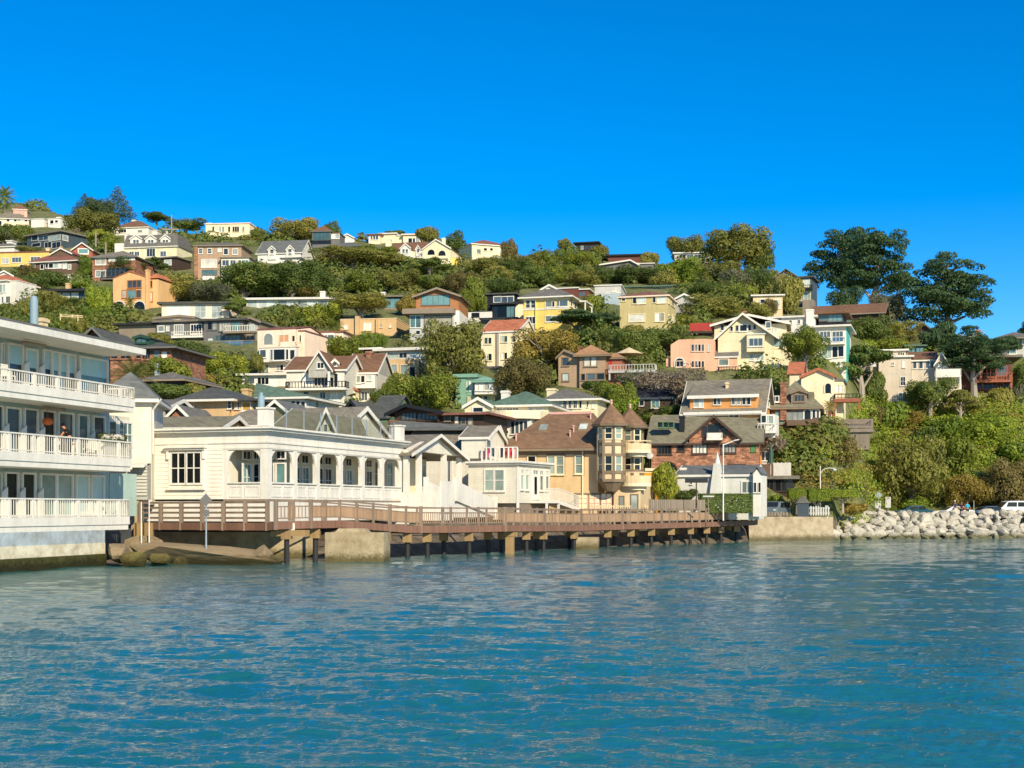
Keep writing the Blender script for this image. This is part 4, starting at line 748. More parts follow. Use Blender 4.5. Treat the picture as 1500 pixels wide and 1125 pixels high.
# low white cottage with porch door and outside stair
def cottage():
    h = H('white_cottage', 'low white clapboard cottage with glazed door, outside stair and roof terrace', 'px', 759, 737, -24, d=106, cat='cottage'); r = h.root; k = h.b(686, 759, 681, 737, 5.5, 'whitesid', 0, 0)
    vE = h.g(806, 710, 0)[0]; MB().box(k.u0 - .002, k.u1 - .002, 5.5, vE, k.z0, k.z1).build('wall', 'whitesid', r); c = MB().box(k.u0 - .1, k.u1 + .25, -.25, vE + .2, k.z1 + .001, k.z1 + .14).box(k.u0 - .1, k.u1 + .4, -.4, vE + .3, k.z1 + .141, k.z1 + .3); c.build('cornice', 'white', r)
    h.w([(711, 722.5, 689, 718, 1, 2), (725.5, 738, 689, 718, 1, 2)], 0, 'white', 'g', (1, 2), .14)
    MB().box(k.u1 - .12, k.u1 + .05, -.05, .12, k.z0 - 1, k.z1).build('corner_board', 'white', r)
    z = lambda y: h.g(780, y, 0)[1]; vv = lambda x: h.g(x, 710, 0)[0]
    for x0, x1 in ((762, 766), (769, 774), (790, 795), (798.5, 803)): h.win(vv(x0) + .05, vv(x1) - .05, z(717), z(697), k.u1, True, 'white', 'gblind', 1, 1, .12, .08)
    for x0, x1 in ((762, 766), (769, 774), (780, 788), (790, 795), (798.5, 803)): h.win(vv(x0) + .05, vv(x1) - .05, z(694.5), z(689), k.u1, True, 'white', 'gpale', 2, 1, .08, .06, 'transom', False)
    d_ = MB().box(k.u1 + .003, k.u1 + .09, vv(779), vv(788.5), z(732), z(696)).build('door', 'white', r); MB().box(k.u1 + .091, k.u1 + .1, vv(781.3), vv(785), z(724), z(698.5)).build('pane', 'gdark', d_)
    # landing and stair to the right
    zl = h.g(779, 733, 1.3)[1]; z2 = h.g(842, 748, 1.3)[1]; a, b_, e = vv(778), vv(797), vv(838); MB().box(k.u1 + .003, k.u1 + 1.4, a, b_, zl - .2, zl).build('landing', 'white', r)
    st = MB(); n = 12
    for i in range(n): p = b_ + (e - b_) * i / n; zz = zl + (z2 - zl) * (i + 1) / n; st.box(k.u1 + .1, k.u1 + 1.35, p, p + (e - b_) / n, zz - .1, zz)
    for u in (.06, 1.36): st.bar((k.u1 + u, b_, zl - .15), (k.u1 + u, e, z2 - .15), .06, .28)
    st.build('stair', 'white', r); ra = MB()
    for u in (1.36,):
        ra.bar((k.u1 + u, a, zl + .95), (k.u1 + u, b_, zl + .95), .07, .07); ra.bar((k.u1 + u, b_, zl + .95), (k.u1 + u, e, z2 + .95), .07, .07); ra.bar((k.u1 + u, b_, zl + .12), (k.u1 + u, e, z2 + .12), .05, .05)
        for i in range(13): p = a + (b_ - a) * i / 12; ra.box(k.u1 + u - .02, k.u1 + u + .02, p - .02, p + .02, zl, zl + .92)
        for i in range(25): p = b_ + (e - b_) * i / 24; zz = zl + (z2 - zl) * i / 24; ra.box(k.u1 + u - .022, k.u1 + u + .022, p - .022, p + .022, zz, zz + .92)
    ra.build('railing', 'white', r)
    for u, v in ((1.3, a + .1), (1.3, b_ - .1)): MB().box(k.u1 + u - .08, k.u1 + u + .08, v - .08, v + .08, zl - 1.6, zl - .202).build('post', 'white', r)
    MB().box(k.u0, k.u1 - .1, .4, vE, k.z0 - 1.3, k.z0 - .003).build('base', 'taupe', r)
    # terrace rail on the roof
    za = k.z1 + .3; t = MB(); p0, p1 = h.f(706, 676, 2)[0], h.f(758, 676, 2)[0]; t.bar((p0, 2, za + 1.15), (p1, 2, za + 1.15), .08, .08)
    for i in range(9): u = p0 + (p1 - p0) * i / 8; t.box(u - .05, u + .05, 1.95, 2.05, za + .002, za + 1.11)
    t.bar((p0, 2, za + .15), (p1, 2, za + .15), .06, .06); t.build('terrace_rail', 'white', r); return h, p0, p1, za
CT, cp0, cp1, cza = cottage()
for i, (t, c, nm) in enumerate(((.12, '#b8385e', 'crimson'), (.32, '#55606a', 'slate grey'), (.52, '#27314a', 'navy'), (.74, '#c83a4a', 'bright red'), (.9, '#e8a8a0', 'pale pink'))):
    u = cp0 + (cp1 - cp0) * t; o = MB().hexa([(u - .2, 2.09, cza + .3 + i % 2 * .2), (u + .16, 2.12, cza + .38), (u + .16, 2.15, cza + .38), (u - .2, 2.12, cza + .3 + i % 2 * .2), (u - .17, 2.07, cza + 1.14), (u + .2, 2.07, cza + 1.14), (u + .2, 2.11, cza + 1.14), (u - .17, 2.11, cza + 1.14)]).build('hanging_towel', mk('towel%d' % i, c, rough=.9)); o.location = CT.o; o.rotation_euler = (0, 0, CT.th); tag(o, nm + ' towel hanging on the cottage roof terrace railing', 'towel')

# ---------------------------------------------------------------- ochre Victorian with two turrets
def victorian():
    h = H('turreted_house', 'ochre clapboard waterfront house with brown hip roof and two pointed turrets', 'px', 876, 745, -16, d=114, cat='house'); r = h.root
    k = h.b(740, 876, 660, 747, 7, 'ochre', 0, 1); h.hip(k, 606, 'rwarm', .75, 'trimbr', xp=836, rl=2.0)
    MB().box(k.u0 + .05, k.u1 + .02, -.06, -.002, k.z1 - .35, k.z1 - .08).build('frieze', 'trimbr', r)
    # windows: brown surround, cream sash
    for x0, x1, y0, y1, n_, g in ((774, 784.5, 669, 681, 1, 'd'), (803, 812.5, 669, 694, 2, 'g'), (815.5, 825.5, 669, 694, 2, 'g'), (843.5, 853.5, 668, 693, 2, 'g')): h.w([(x0, x1, y0, y1, 1, n_, g)], 0, 'cream', g, (1, 2), .13, .1)
    for x0, x1 in ((801, 828), (841, 856), (772, 787)): a, c = h.f(x0, 680)[0], h.f(x1, 680)[0]; z1, z0 = h.f((x0+x1)/2, 666.5)[1], h.f((x0+x1)/2, 696)[1]; MB().box(a, a + .12, -.05, 0, z0, z1).box(c - .12, c, -.05, 0, z0, z1).box(a, c, -.06, 0, z1 + .001, z1 + .14).build('window_surround', 'trimbr', r)
    a, c = h.f(841, 735)[0], h.f(895, 735)[0]; z1, z0 = h.f(868, 725)[1], h.f(868, 747)[1]; MB().box(a, c - .9, -.09, -.002, z1, z1 + .16).box(a, a + .15, -.09, -.002, z0, z1 - .001).build('door_surround', 'trimbr', r)
    for i in range(3):
        p = a + .25 + i * 1.02
        d_ = MB().box(p, p + .95, -.06, -.003, z0, z1 - .02).build('garage_door', 'pink', r); t = MB()
        for j in range(2):
            for l in range(3): t.box(p + .08 + j * .44, p + .43 + j * .44, -.075, -.061, z0 + .15 + l * .42, z0 + .5 + l * .42)
        t.build('door_panel', 'cream', d_)
    # skylights and vents on the front slope
    def on_roof(x, y): # point on the front roof slope
        u0 = (k.v0 - .75); zE = k.z1 + .16; zP = h.f(836, 606, 3.5)[1]; sl = (zP - zE) / (3.5 + .75); ry = h.ray(x, y); c = Vector((0, 0, HC)) - h.o; A = c.dot(h.V); B = ry.dot(h.V); t = (zE + sl * (A + .75) - c.z) / (ry.z - sl * B); p = c + ry * t; return p.dot(h.U), p.dot(h.V), p.z, sl
    for x, y in ((796, 628), (854.5, 627)):
        u, v, zz, sl = on_roof(x, y); q = [(u - .42, v - .4, zz - .4 * sl), (u + .42, v - .4, zz - .4 * sl), (u + .42, v + .4, zz + .4 * sl), (u - .42, v + .4, zz + .4 * sl)]; o = MB().slab([(a_, b_, c_ + .14) for a_, b_, c_ in q], .16).build('skylight', 'trimbr', r); MB().slab([(u + (a_ - u) * .8, v + (b_ - v) * .8, zz + (c_ - zz) * .8 + .16) for a_, b_, c_ in q], .02).build('pane', 'gpale', o)
    for x, y in ((835, 640), (840, 633), (756, 645), (865, 614)): u, v, zz, sl = on_roof(x, y); MB().tube((u, v, zz - .1), (u, v, zz + .5), .07, .07, 8).tube((u, v, zz + .5), (u, v, zz + .58), .13, .1, 8).build('roof_vent', 'pink', r)
    ap = h.f(836, 606, 3.5); MB().box(ap[0] - 1.8, ap[0] + 1.8, 3.3, 3.7, ap[1] - .05, ap[1] + .16).build('ridge_cap', 'pink', r)
    # turrets: octagonal bodies with windows, cones with finials
    def turret(xc, wpx, yt, yb, yapex, v, tiers, base_y, fin=True):
        u, zt = h.f(xc, yt, v); zb = h.f(xc, yb, v)[1]; zA = h.f(xc, yapex, v)[1]; R_ = wpx / 2 * h.m * 1.04; pts = lambda q, z: [(u + q * math.cos(math.pi / 8 + i * math.pi / 4), v + q * math.sin(math.pi / 8 + i * math.pi / 4), z) for i in range(8)]
        def ring(mb, q0, z0, q1, z1, closed=True):
            a_, b_ = pts(q0, z0), pts(q1, z1); n = len(mb.v); mb.v += a_ + b_; mb.f += [(n + i, n + (i + 1) % 8, n + 8 + (i + 1) % 8, n + 8 + i) for i in range(8)]
            if closed: mb.f += [tuple(range(n + 7, n - 1, -1)), tuple(range(n + 8, n + 16))]
        t = MB(); ring(t, R_, zb, R_, zt); body = t.build('turret', 'tanlt', r); b_ = MB()
        for yy in tiers + [yb, yt]: z0 = h.f(xc, yy, v)[1]; ring(b_, R_ + .1, z0 - .12, R_ + .1, z0 + .12)
        for p, q in zip(pts(R_ + .0, zb), pts(R_, zt)): b_.box(p[0] - .1, p[0] + .1, p[1] - .1, p[1] + .1, zb, zt)
        b_.build('turret_trim', 'trimbr', body); c = MB()
        if base_y: ring(c, R_ - .6, zb - .9, R_ + .0, zb - .121); c.build('turret_base', 'trimbr', body); c = MB()
        pr = pts(R_ + .55, zt + .12); n = len(c.v); c.v += pr + [(u, v, zA)]; c.f += [(n + i, n + (i + 1) % 8, n + 8) for i in range(8)] + [tuple(range(n + 7, n - 1, -1))]; c.build('turret_roof', 'rwarm', r)
        if fin: MB().tube((u, v, zA - .1), (u, v, zA + .12), .1, .12, 8).ball((u, v, zA + .2), .12, 8, 6).build('finial', 'pink', r)
        e = MB(); ring(e, R_ + .5, zt - .05, R_ + .56, zt + .115); e.build('turret_eave', 'trimbr', r); return u, v, R_
    def facet_windows(u, v, R_, idx, y0, y1, xc):
        z1, z0 = h.f(xc, y0, v)[1], h.f(xc, y1, v)[1]; ap_ = R_ * math.cos(math.pi / 8)
        for a, g in idx:
            n = Vector((math.cos(a), math.sin(a), 0)); t = Vector((-n.y, n.x, 0)); c = Vector((u, v, 0)) + n * ap_; wd = R_ * .24; o = MB(); pn = MB()
            def pr(mb, p0, p1, q0, q1, e0, e1): mb.hexa([tuple(c + t * p_ + n * e_ + Vector((0, 0, q_))) for q_ in (q0, q1) for p_, e_ in ((p0, e0), (p1, e0), (p1, e1), (p0, e1))])
            f_ = .1
            pr(o, -wd - f_, -wd, z0 - f_, z1 + f_, -.02, .09); pr(o, wd, wd + f_, z0 - f_, z1 + f_, -.02, .09); pr(o, -wd, wd, z1, z1 + f_, -.02, .092); pr(o, -wd, wd, z0 - f_, z0, -.02, .092); pr(o, -wd, wd, (z0 + z1) / 2 - .03, (z0 + z1) / 2 + .03, .0, .07); o = o.build('window', 'cream', r); pr(pn, -wd, wd, z0, z1, 0, .03); pn.build('pane', g, o)
    q = R(270)
    u, v, R_ = turret(895.5, 37, 624, 704, 590.5, -.6, [651, 667, 692], True); ang = [q - R(45), q, q + R(45)]
    facet_windows(u, v, R_, [(ang[0], 'gblind'), (ang[1], 'gdark'), (ang[2], 'gblind')], 628, 643, 895); facet_windows(u, v, R_, [(ang[0], 'gblind'), (ang[1], 'gdark'), (ang[2], 'gblind')], 669, 692, 895)
    u, v, R_ = turret(923, 36, 627, 747, 596.5, 2.2, [655, 690], False)
    facet_windows(u, v, R_, [(ang[0], 'gblind'), (ang[1], 'gblind'), (ang[2], 'gdark')], 630, 646, 923); facet_windows(u, v, R_, [(ang[1], 'gdark'), (ang[2], 'gdark')], 672, 690, 923)
    # curved balconies on the right-hand turret
    for yd, yr in ((659, 646), (708, 692)):
        u, zd = h.f(928, yd, 0.4); zr = h.f(928, yr, .4)[1]; R2 = 1.35; o = MB(); n = 12; ar = [math.pi * (1 + i / n) for i in range(n + 1)]; pts = [(u + R2 * math.cos(a), 1.2 + R2 * math.sin(a)) for a in ar]
        o.ext([(x, y, zd) for x, y in pts], (0, 0, -.25)); o.ext([(u + (x - u) * .7, 1.2 + (y - 1.2) * .7, zd - .251) for x, y in pts], (0, 0, -.3)); o = o.build('balcony', 'cream', r); ra = MB()
        for (x0, y0), (x1, y1) in zip(pts, pts[1:]): ra.bar((x0, y0, zr), (x1, y1, zr), .08, .08); ra.hexa([(x0, y0, zd), (x1, y1, zd), (x1 * .97 + u * .03, y1 * .97 + .036, zd), (x0 * .97 + u * .03, y0 * .97 + .036, zd), (x0, y0, zd + (zr - zd) * .7), (x1, y1, zd + (zr - zd) * .7), (x1 * .97 + u * .03, y1 * .97 + .036, zd + (zr - zd) * .7), (x0 * .97 + u * .03, y0 * .97 + .036, zd + (zr - zd) * .7)])
        ra.build('railing', 'tanlt', o)
    MB().tube((k.u1 - 1.3, -.1, k.z0 + 1), (k.u1 - 1.3, -.1, k.z1), .06, .06, 6).build('downpipe', 'cream', r)
    # ground floor porch on the right
    g = h.b(899, 938, 708, 747, 6, 'tanlt', .6, 1); h.w([(908, 914, 727, 747, 1, 1, 'p'), (925, 934, 725, 747, 1, 1, 'p')], .6, 'trimbr'); f_ = MB()
victorian()
h = H('ochre_wing', 'small bright ochre stuccoed house with one dark window behind the turreted house', 'px', 937, 735, -10, d=121, cat='house'); k = h.b(930, 959, 690, 742, 5, mk('stucco_gold', '#d99a30', 'stucco'), 0, 1); h.flat(k, 'cream', .15, .25); h.w([(939, 950, 700, 716, 2, 1)], 0, 'trimbr')
r = empty('dish_antenna', P(951, 686, 120), R(-30), 'round dish antenna on the roof of the small ochre house', 'dish'); MB().tube((0, 0, 0), (0, 0, .9), .05, .05, 6).build('mast', 'black', r); o = MB().ball((0, 0, 0), (.32, .08, .32), 14, 10).build('dish', mk('dishgrey', '#b9b4a6'), r, True); o.location = (.1, -.1, 1.1); o.rotation_euler = (R(-25), 0, R(20))
# ---------------------------------------------------------------- brick and shingle house
h = H('brick_house', 'red brick two storey house with olive roof, brown trim and wide gabled dormer balcony', 'b1', 170, 780, -12, d=140, cat='house'); r = h.root
k = h.b(170, 960, 590, 790, 9, 'bricklt', 0, 2); h.gab(k, 395, 'rolive', 'u', .5, 'brick', mk('trimdk', '#4a3a30')); h.w([(222, 313, 612, 672, 4, 1, 'd'), (365, 410, 607, 650, 1, 1, 'd'), (475, 575, 605, 668, 4, 1, 'c'), (688, 785, 600, 662, 4, 1, 'c'), (740, 855, 755, 785, 3, 1, 'c')], 0, mk('trimdk', '#4a3a30'))
g = h.b(448, 812, 556, 590, 4, 'bricklt', -.35, .1, 'dormer'); h.gab(g, 400, 'rolive', 'v', .5, 'bricklt', mk('trimdk', '#4a3a30')); h.w([(585, 668, 462, 515, 1, 1, 'd'), (545, 575, 475, 540, 1, 1, 'd'), (680, 715, 480, 540, 1, 1, 'd')], -.36, mk('trimdk', '#4a3a30')); h.bal(575, 690, 555, 520, .7, 'white', 'white', -.4, kind='solid')
h.arch(232, 355, 738, 800, 0, 'gdark', 'dkbrown');
h.w([(903, 933, 600, 655, 1, 1, mk('shuttergreen', '#4f7a4a'))], 0, mk('shuttergreen', '#4f7a4a')); h.chim(375, 412, 395, 470, 'black', 1.5, .7)
for x in (225, 268, 305): h.w([(x, x + 32, 447, 482, 1, 1, 't')], 1.0, 'green', 't', (1, 1), .05, .9, nm='skylight')
# white annex right of it with terrace and parasol
h = H('terrace_annex', 'white annex with a dark roof terrace edge at the end of the brick house', 'b1', 960, 760, -12, d=142, cat='house'); k = h.b(958, 1062, 640, 770, 5, 'greylt', 0, 2); h.flat(k, 'white', .3); h.w([(975, 998, 660, 722, 1, 1, 'd'), (1008, 1030, 660, 722, 1, 1, 'd')], 0)
h = H('dark_dining_house', 'low dark brown glazed dining room with white terrace fence on its roof', 'b1', 985, 965, -14, d=139, cat='house'); r = h.root; k = h.b(985, 1215, 860, 985, 6, 'dkbrown', 0, 1); h.flat(k, 'rtaupe', .55, .35); h.w([(990, 1062, 858, 938, 3, 1, 'd'), (1080, 1118, 862, 945, 1, 1, 'd'), (1128, 1160, 862, 945, 1, 1, 'd'), (1170, 1205, 862, 945, 1, 1, 'd')], 0, 'dkbrown')
u0, u1 = h.f(1065, 800, 1)[0], h.f(1195, 800, 1)[0]; z0, z1 = k.z1 + .36, h.f(1130, 740, 1)[1]; f_ = MB()
for i in range(18): u = u0 + (u1 - u0) * i / 18; f_.box(u, u + (u1 - u0) / 18 - .02, 1, 1.04, z0, z1 + (.06 if i % 4 == 0 else 0))
f_.build('terrace_fence', 'white', r); h.b(970, 1060, 750, 800, 3, 'brownsid', .8, .5)
q = P(920 + 1045 / 5, 530 + 805 / 5, 138); r = empty('closed_parasol', q, 0, 'folded dark green parasol on the terrace above the dark dining room', 'parasol'); MB().tube((0, 0, -.3), (0, 0, 2.9), .03, .03, 6).build('pole', 'white', r); MB().tube((0, 0, .9), (0, 0, 2.2), .34, .2, 10).tube((0, 0, 2.2), (0, 0, 2.85), .2, .03, 10).build('canopy', 'dkgreen', r)
# ---------------------------------------------------------------- white chimney cottage
h = H('chimney_cottage', 'pale grey cottage with grey roof and broad tapering white chimney behind a hedge', 'b1', 360, 970, -20, d=122, cat='cottage'); r = h.root
k = h.b(360, 910, 835, 990, 6, mk('palestucco', '#cfcdbf', 'stucco'), 0, 2); h.gab(k, 768, 'rslate', 'u', .2, 'palestucco', 'white')
vq = h.g(985, 900, k.u1)[0]
a0, a1 = h.f(605, 970)[0], h.f(697, 970)[0]; b0, b1 = h.f(632, 750)[0], h.f(672, 750)[0]; z0, z1, z2 = h.f(650, 980)[1], h.f(650, 745)[1], h.f(650, 665)[1]; MB().hexa([(a0, -.5, z0), (a1, -.5, z0), (a1, .6, z0), (a0, .6, z0), (b0, -.35, z1), (b1, -.35, z1), (b1, .6, z1), (b0, .6, z1)]).tube(((b0 + b1) / 2, .1, z1), ((b0 + b1) / 2, .1, z2), .28, .05, 10).build('chimney', 'palestucco', r)
h.w([(838, 905, 880, 958, 2, 1, 'g'), (458, 470, 862, 895), ], 0, 'white'); bay = h.b(915, 975, 760 + 60, 965, 3, 'white', -.5, 2, 'bay'); h.gab(bay, 775, 'rslate', 'v', .1, 'white'); h.w([(922, 940, 885, 955, 1, 1, 'd'), (955, 972, 885, 955, 1, 1, 'd')], -.5)
h.chim(385, 420, 775, 830, 'white', 1.5, .6)

# ---------------------------------------------------------------- boardwalk on piles
def boardwalk():
    nodes = [(206, 79.5, 3.38), (392, 75.0, 3.40), (404, 74.6, 3.46), (455, 76.2, 3.50), (500, 78.6, 3.50), (600, 82.5, 3.13), (660, 85.5, 3.09), (740, 90, 3.09), (840, 100, 2.95), (940, 108.5, 2.98), (1027, 116, 3.02), (1080, 122, 3.08), (1108, 126, 3.12)]
    pts = [Vector(((x - CX) / F * d, d, z)) for x, d, z in nodes]; root = empty('boardwalk', (pts[3].x, pts[3].y, 0), 0, 'long brown wooden boardwalk on piles curving along the waterfront', 'boardwalk'); o0 = Vector((pts[3].x, pts[3].y, 0))
    L = [p - o0 for p in pts]; W = 2.6
    def off(i):   # unit normal towards land
        a, b = L[max(0, i - 1)], L[min(len(L) - 1, i + 1)]; t = (b - a); t.z = 0; t.normalize(); return Vector((-t.y, t.x, 0))
    dk = MB(); jo = MB(); fa = MB()
    for i in range(len(L) - 1):
        a, b = L[i], L[i + 1]; na, nb = off(i) * W, off(i + 1) * W; H_ = 1.22
        dk.hexa([a - Vector((0,0,H_ + .08)), b - Vector((0,0,H_ + .08)), b + nb - Vector((0,0,H_ + .08)), a + na - Vector((0,0,H_ + .08)), a - Vector((0,0,H_)), b - Vector((0,0,H_)), b + nb - Vector((0,0,H_)), a + na - Vector((0,0,H_))])
        s = off(i) * .25; s2 = off(i + 1) * .25
        for q in (.15, 1.1, 2.2): na2, nb2 = off(i) * q, off(i + 1) * q; jo.bar(a + na2 - Vector((0,0,H_ + .26)), b + nb2 - Vector((0,0,H_ + .26)), .16, .34)
        fa.bar(a + off(i) * -.06 - Vector((0,0,H_ + .17)), b + off(i + 1) * -.06 - Vector((0,0,H_ + .17)), .07, .42)
    dk.build('deck', 'boardwalk', root); jo.build('joist', mk('joistdk', '#5a4028', 'wood'), root); fa.build('fascia', 'boardred', root)
    # front railing
    cum = [0]
    for a, b in zip(L, L[1:]): cum.append(cum[-1] + (b - a).length)
    def at(s, side=0.0):
        for i in range(len(L) - 1):
            if s <= cum[i + 1] + 1e-6: t = (s - cum[i]) / (cum[i + 1] - cum[i]); n = off(i).lerp(off(i + 1), t); return L[i].lerp(L[i + 1], t) + n * side
        return L[-1] + off(len(L) - 1) * side
    E1 = cum[1] - .02   # horizontal plank section ends at the corner
    def rail_run(s0, s1, side, style, pitch, sgn):
        n = max(1, int((s1 - s0) / pitch)); pn = MB(); bars = MB(); cols = []
        for i in range(n + 1):
            s = s0 + (s1 - s0) * i / n; p = at(s, side); cols.append(p); wd = .11 if i % 5 == 0 or style == 'h' else .075
            po = MB().box(p.x - wd, p.x + wd, p.y - wd, p.y + wd, p.z - 1.62 if side < .5 else p.z - 1.2, p.z + .02); po.build('post', 'boardwalk', root)
        for a, b in zip(cols, cols[1:]):
            for h_ in ((.06,) if style != 'h' else (.05, .34, .62, .92)): bars.bar(a - Vector((0,0,h_)), b - Vector((0,0,h_)), .07, .09 if style != 'h' else .12)
            if style == 'p':
                bars.bar(a - Vector((0,0,.36)), b - Vector((0,0,.36)), .05, .07); bars.bar(a - Vector((0,0,.98)), b - Vector((0,0,.98)), .05, .07); m = max(3, int((b - a).length / .16))
                for j in range(m): t = (j + .5) / m; c = a.lerp(b, t); pn.box(c.x - .062, c.x + .062, c.y - .015, c.y + .015, c.z - .95, c.z - .38)
            if style == 'b':
                bars.bar(a - Vector((0,0,.36)), b - Vector((0,0,.36)), .05, .07); bars.bar(a - Vector((0,0,1.0)), b - Vector((0,0,1.0)), .05, .07); m = max(3, int((b - a).length / .2))
                for j in range(m): t = (j + .5) / m; c = a.lerp(b, t); pn.box(c.x - .03, c.x + .03, c.y - .02, c.y + .02, c.z - .97, c.z - .38)
        bars.build('rail', 'boardwalk', root)
        if pn.v: pn.build('panel', mk('railpanel', '#a08468', 'wood'), root)
    rail_run(0, E1, 0, 'h', 1.55, 1); rail_run(cum[2], cum[3], 0, 'b', 1.0, 1); rail_run(cum[3] + .02, cum[5] + 1, 0, 'p', 1.25, 1); rail_run(cum[5] + 1.02, cum[7] - 0.02, 0, 'b', 2.4, 1); rail_run(cum[7], cum[-1], 0, 'p', 1.22, 1)
    rail_run(cum[3] + 1, cum[-1] - .5, W, 'x', 2.6, 1)
    # notice on the fascia (blank white board) and box at the shore end
    p = at((cum[2] + cum[3]) / 2, -.15); MB().box(p.x - .5, p.x - .0, p.y - .03, p.y, p.z - 1.66, p.z - 1.28).build('notice_board', 'white', root); p = at(.9, -.2); MB().box(p.x - .9, p.x + .2, p.y - .1, p.y + .2, p.z - 1.95, p.z - 1.2).build('step_box', 'timber', root)
    # piles with cap blocks
    fr = [420, 462, 566, 597, 626, 687, 747, 771, 796, 841, 890, 924, 954, 983, 1011, 1035, 1056, 1079]; bk = [549, 650, 715, 735, 786, 834, 900, 931, 960, 989, 1016, 1045, 1066, 1098]
    import bisect
    def pile(x, side, sq=False, light=False):
        # find the point of the run at photo column x
        lo, hi = 0, cum[-1]
        for _ in range(40):
            m = (lo + hi) / 2; p = at(m, side) + o0; xx = CX + p.x / p.y * F
            if xx < x: lo = m
            else: hi = m
        p = at(lo, side); zt = p.z - 1.65; r_ = .16
        o = MB(); (o.box(p.x - .3, p.x + .3, p.y - .3, p.y + .3, -1.5, zt - .28) if sq else o.tube((p.x, p.y, -1.5), (p.x, p.y, zt - .52), r_, r_ * .92, 10)); o = o.build('pile', 'timber' if sq else 'pilewood', root)
        MB().box(p.x - .28, p.x + .28, p.y - .28, p.y + .28, zt - .52, zt).build('pile_cap', 'timber', o) if not sq else MB().box(p.x - .5, p.x + .5, p.y - .35, p.y + .35, zt - .279, zt).build('pile_cap', 'timber', o)
    for x in fr: pile(x, .35, x == 747)
    for x in bk: pile(x, 2.1)
    p = at((cum[2] + cum[3]) / 2, .2); MB().box(p.x - 2.0 * .55, p.x + 2.0 * .5, p.y - .3, p.y + .1, p.z - 2.0, p.z - 1.66).build('crossbeam', 'timber', root)
boardwalk()
# concrete pier footing and the smaller one further along
def footing(label, x0, x1, yt, yb, d, dep, bump=True, yaw=-8):
    h = H('concrete_footing', label, 'px', x0, yb, yaw, d=d, cat='footing'); k = h.b(x0, x1, yt, yb, dep, 'concrete', 0, 1.2, 'block')
    if bump: MB().hexa([(k.u0 + .5, .2, k.z1), (k.u1 - 1.0, .2, k.z1), (k.u1 - 1.0, 1.2, k.z1), (k.u0 + .5, 1.2, k.z1), (k.u0 + .7, .3, k.z1 + .22), (k.u1 - 1.2, .3, k.z1 + .22), (k.u1 - 1.2, 1.1, k.z1 + .22), (k.u0 + .7, 1.1, k.z1 + .22)]).build('cap', 'concrete', h.root)
footing('large stained concrete footing standing in the water under the boardwalk', 476, 562, 780, 824, 76.8, 1.6); footing('small concrete footing under the middle of the boardwalk', 840, 876, 787, 809, 101, 1.2, False); footing('pale square concrete footing beneath the gabled portico stair', 664, 680, 785, 806, 99, 1, False)
footing('pale sloping concrete footing under the cottage stair', 804, 834, 786, 808, 106, 2, False)
# restaurant foundation; the shade under the boardwalk is put into its near-black colour
h = H('foundation_wall', 'recessed foundation wall under the boardwalk with its shade put into the near-black colour', 'px', 392, 800, -20.5, d=83, cat='wall'); u0 = h.f(190, 790)[0]; MB().box(u0, -.6, 3, 4, -1, h.f(392, 772)[1]).box(-1.6, -.6, 4.001, 30, -1, h.f(392, 772)[1]).build('wall', mk('foundshade', '#2a2824', 'concrete'), h.root)
# sloping slab and rubble on the left shore
mk('shorerock', '#8c7a5c', 'rock', .9); mk('riprap', '#bdb5a0', 'rock', .9); mk('mossrock', '#6a6034', 'rock', .9)
def rock_mesh(seed, m, n=14):
    rng = random.Random(seed); import bmesh as B
    bm = B.new(); B.ops.create_icosphere(bm, subdivisions=2, radius=1)
    pl = [(Vector((rng.gauss(0, 1), rng.gauss(0, 1), rng.gauss(0, 1))).normalized(), rng.uniform(.42, .8)) for _ in range(n)]
    for v in bm.verts:
        p = v.co.copy()
        for nrm, dd in pl:
            q = p.dot(nrm)
            if q > dd: p -= nrm * (q - dd)
        v.co = p * (1 + rng.uniform(-.03, .03))
    me = bpy.data.meshes.new('rock'); bm.to_mesh(me); bm.free(); me.materials.append(mat(m)); return me
rr = random.Random(77)
me = [rock_mesh(i, 'shorerock') for i in range(4)]; mm = [rock_mesh(10 + i, 'mossrock') for i in range(3)]
o = mesh_obj('shore_ledge', rock_mesh(99, 'shorerock', 7)); o.location = P(292, 816, 74.6); o.scale = (5.0, 2.3, 1.15); o.rotation_euler = (0, .04, -.22); tag(o, 'long weathered rock ledge at the waterline below the boardwalk', 'rock ledge')
for x, y, d, s, lab, g in ((175, 812, 72, 1.1, 'angular tan rock beside the base of the apartment building', 0), (200, 822, 71.5, .8, 'mossy rock at the waterline left of the ledge', 1), (232, 822, 72, .7, 'low mossy boulder in front of the rock ledge', 1), (262, 826, 72.5, .7, 'flat dark green boulder at the foot of the ledge', 1), (386, 812, 74, .8, 'block of pale rock at the seaward tip of the ledge', 0), (398, 822, 73.5, .5, 'wet rock stub at the seaward tip of the ledge', 1), (215, 800, 78, 1.2, 'broad cracked tan rock slab behind the mossy rocks', 0), (330, 786, 86, .8, 'pale rock lying under the boardwalk', 0)):
    o = mesh_obj('rock', (mm if g else me)[rr.randrange(3)]); o.location = P(x, y, d); o.scale = (s * rr.uniform(1.1, 1.5), s, s * rr.uniform(.55, .75)); o.rotation_euler = (0, 0, rr.uniform(0, 6)); tag(o, lab, 'rock')
tag(MB().box(0, 11, 0, .5, -1, 1.35).build('shore_wall', 'concrete'), 'low concrete wall on the shore ledge beneath the boardwalk', 'wall').location = P(205, 800, 84.5) * Vector((1, 1, 0)) if False else Vector((-23.2, 84.6, .2))
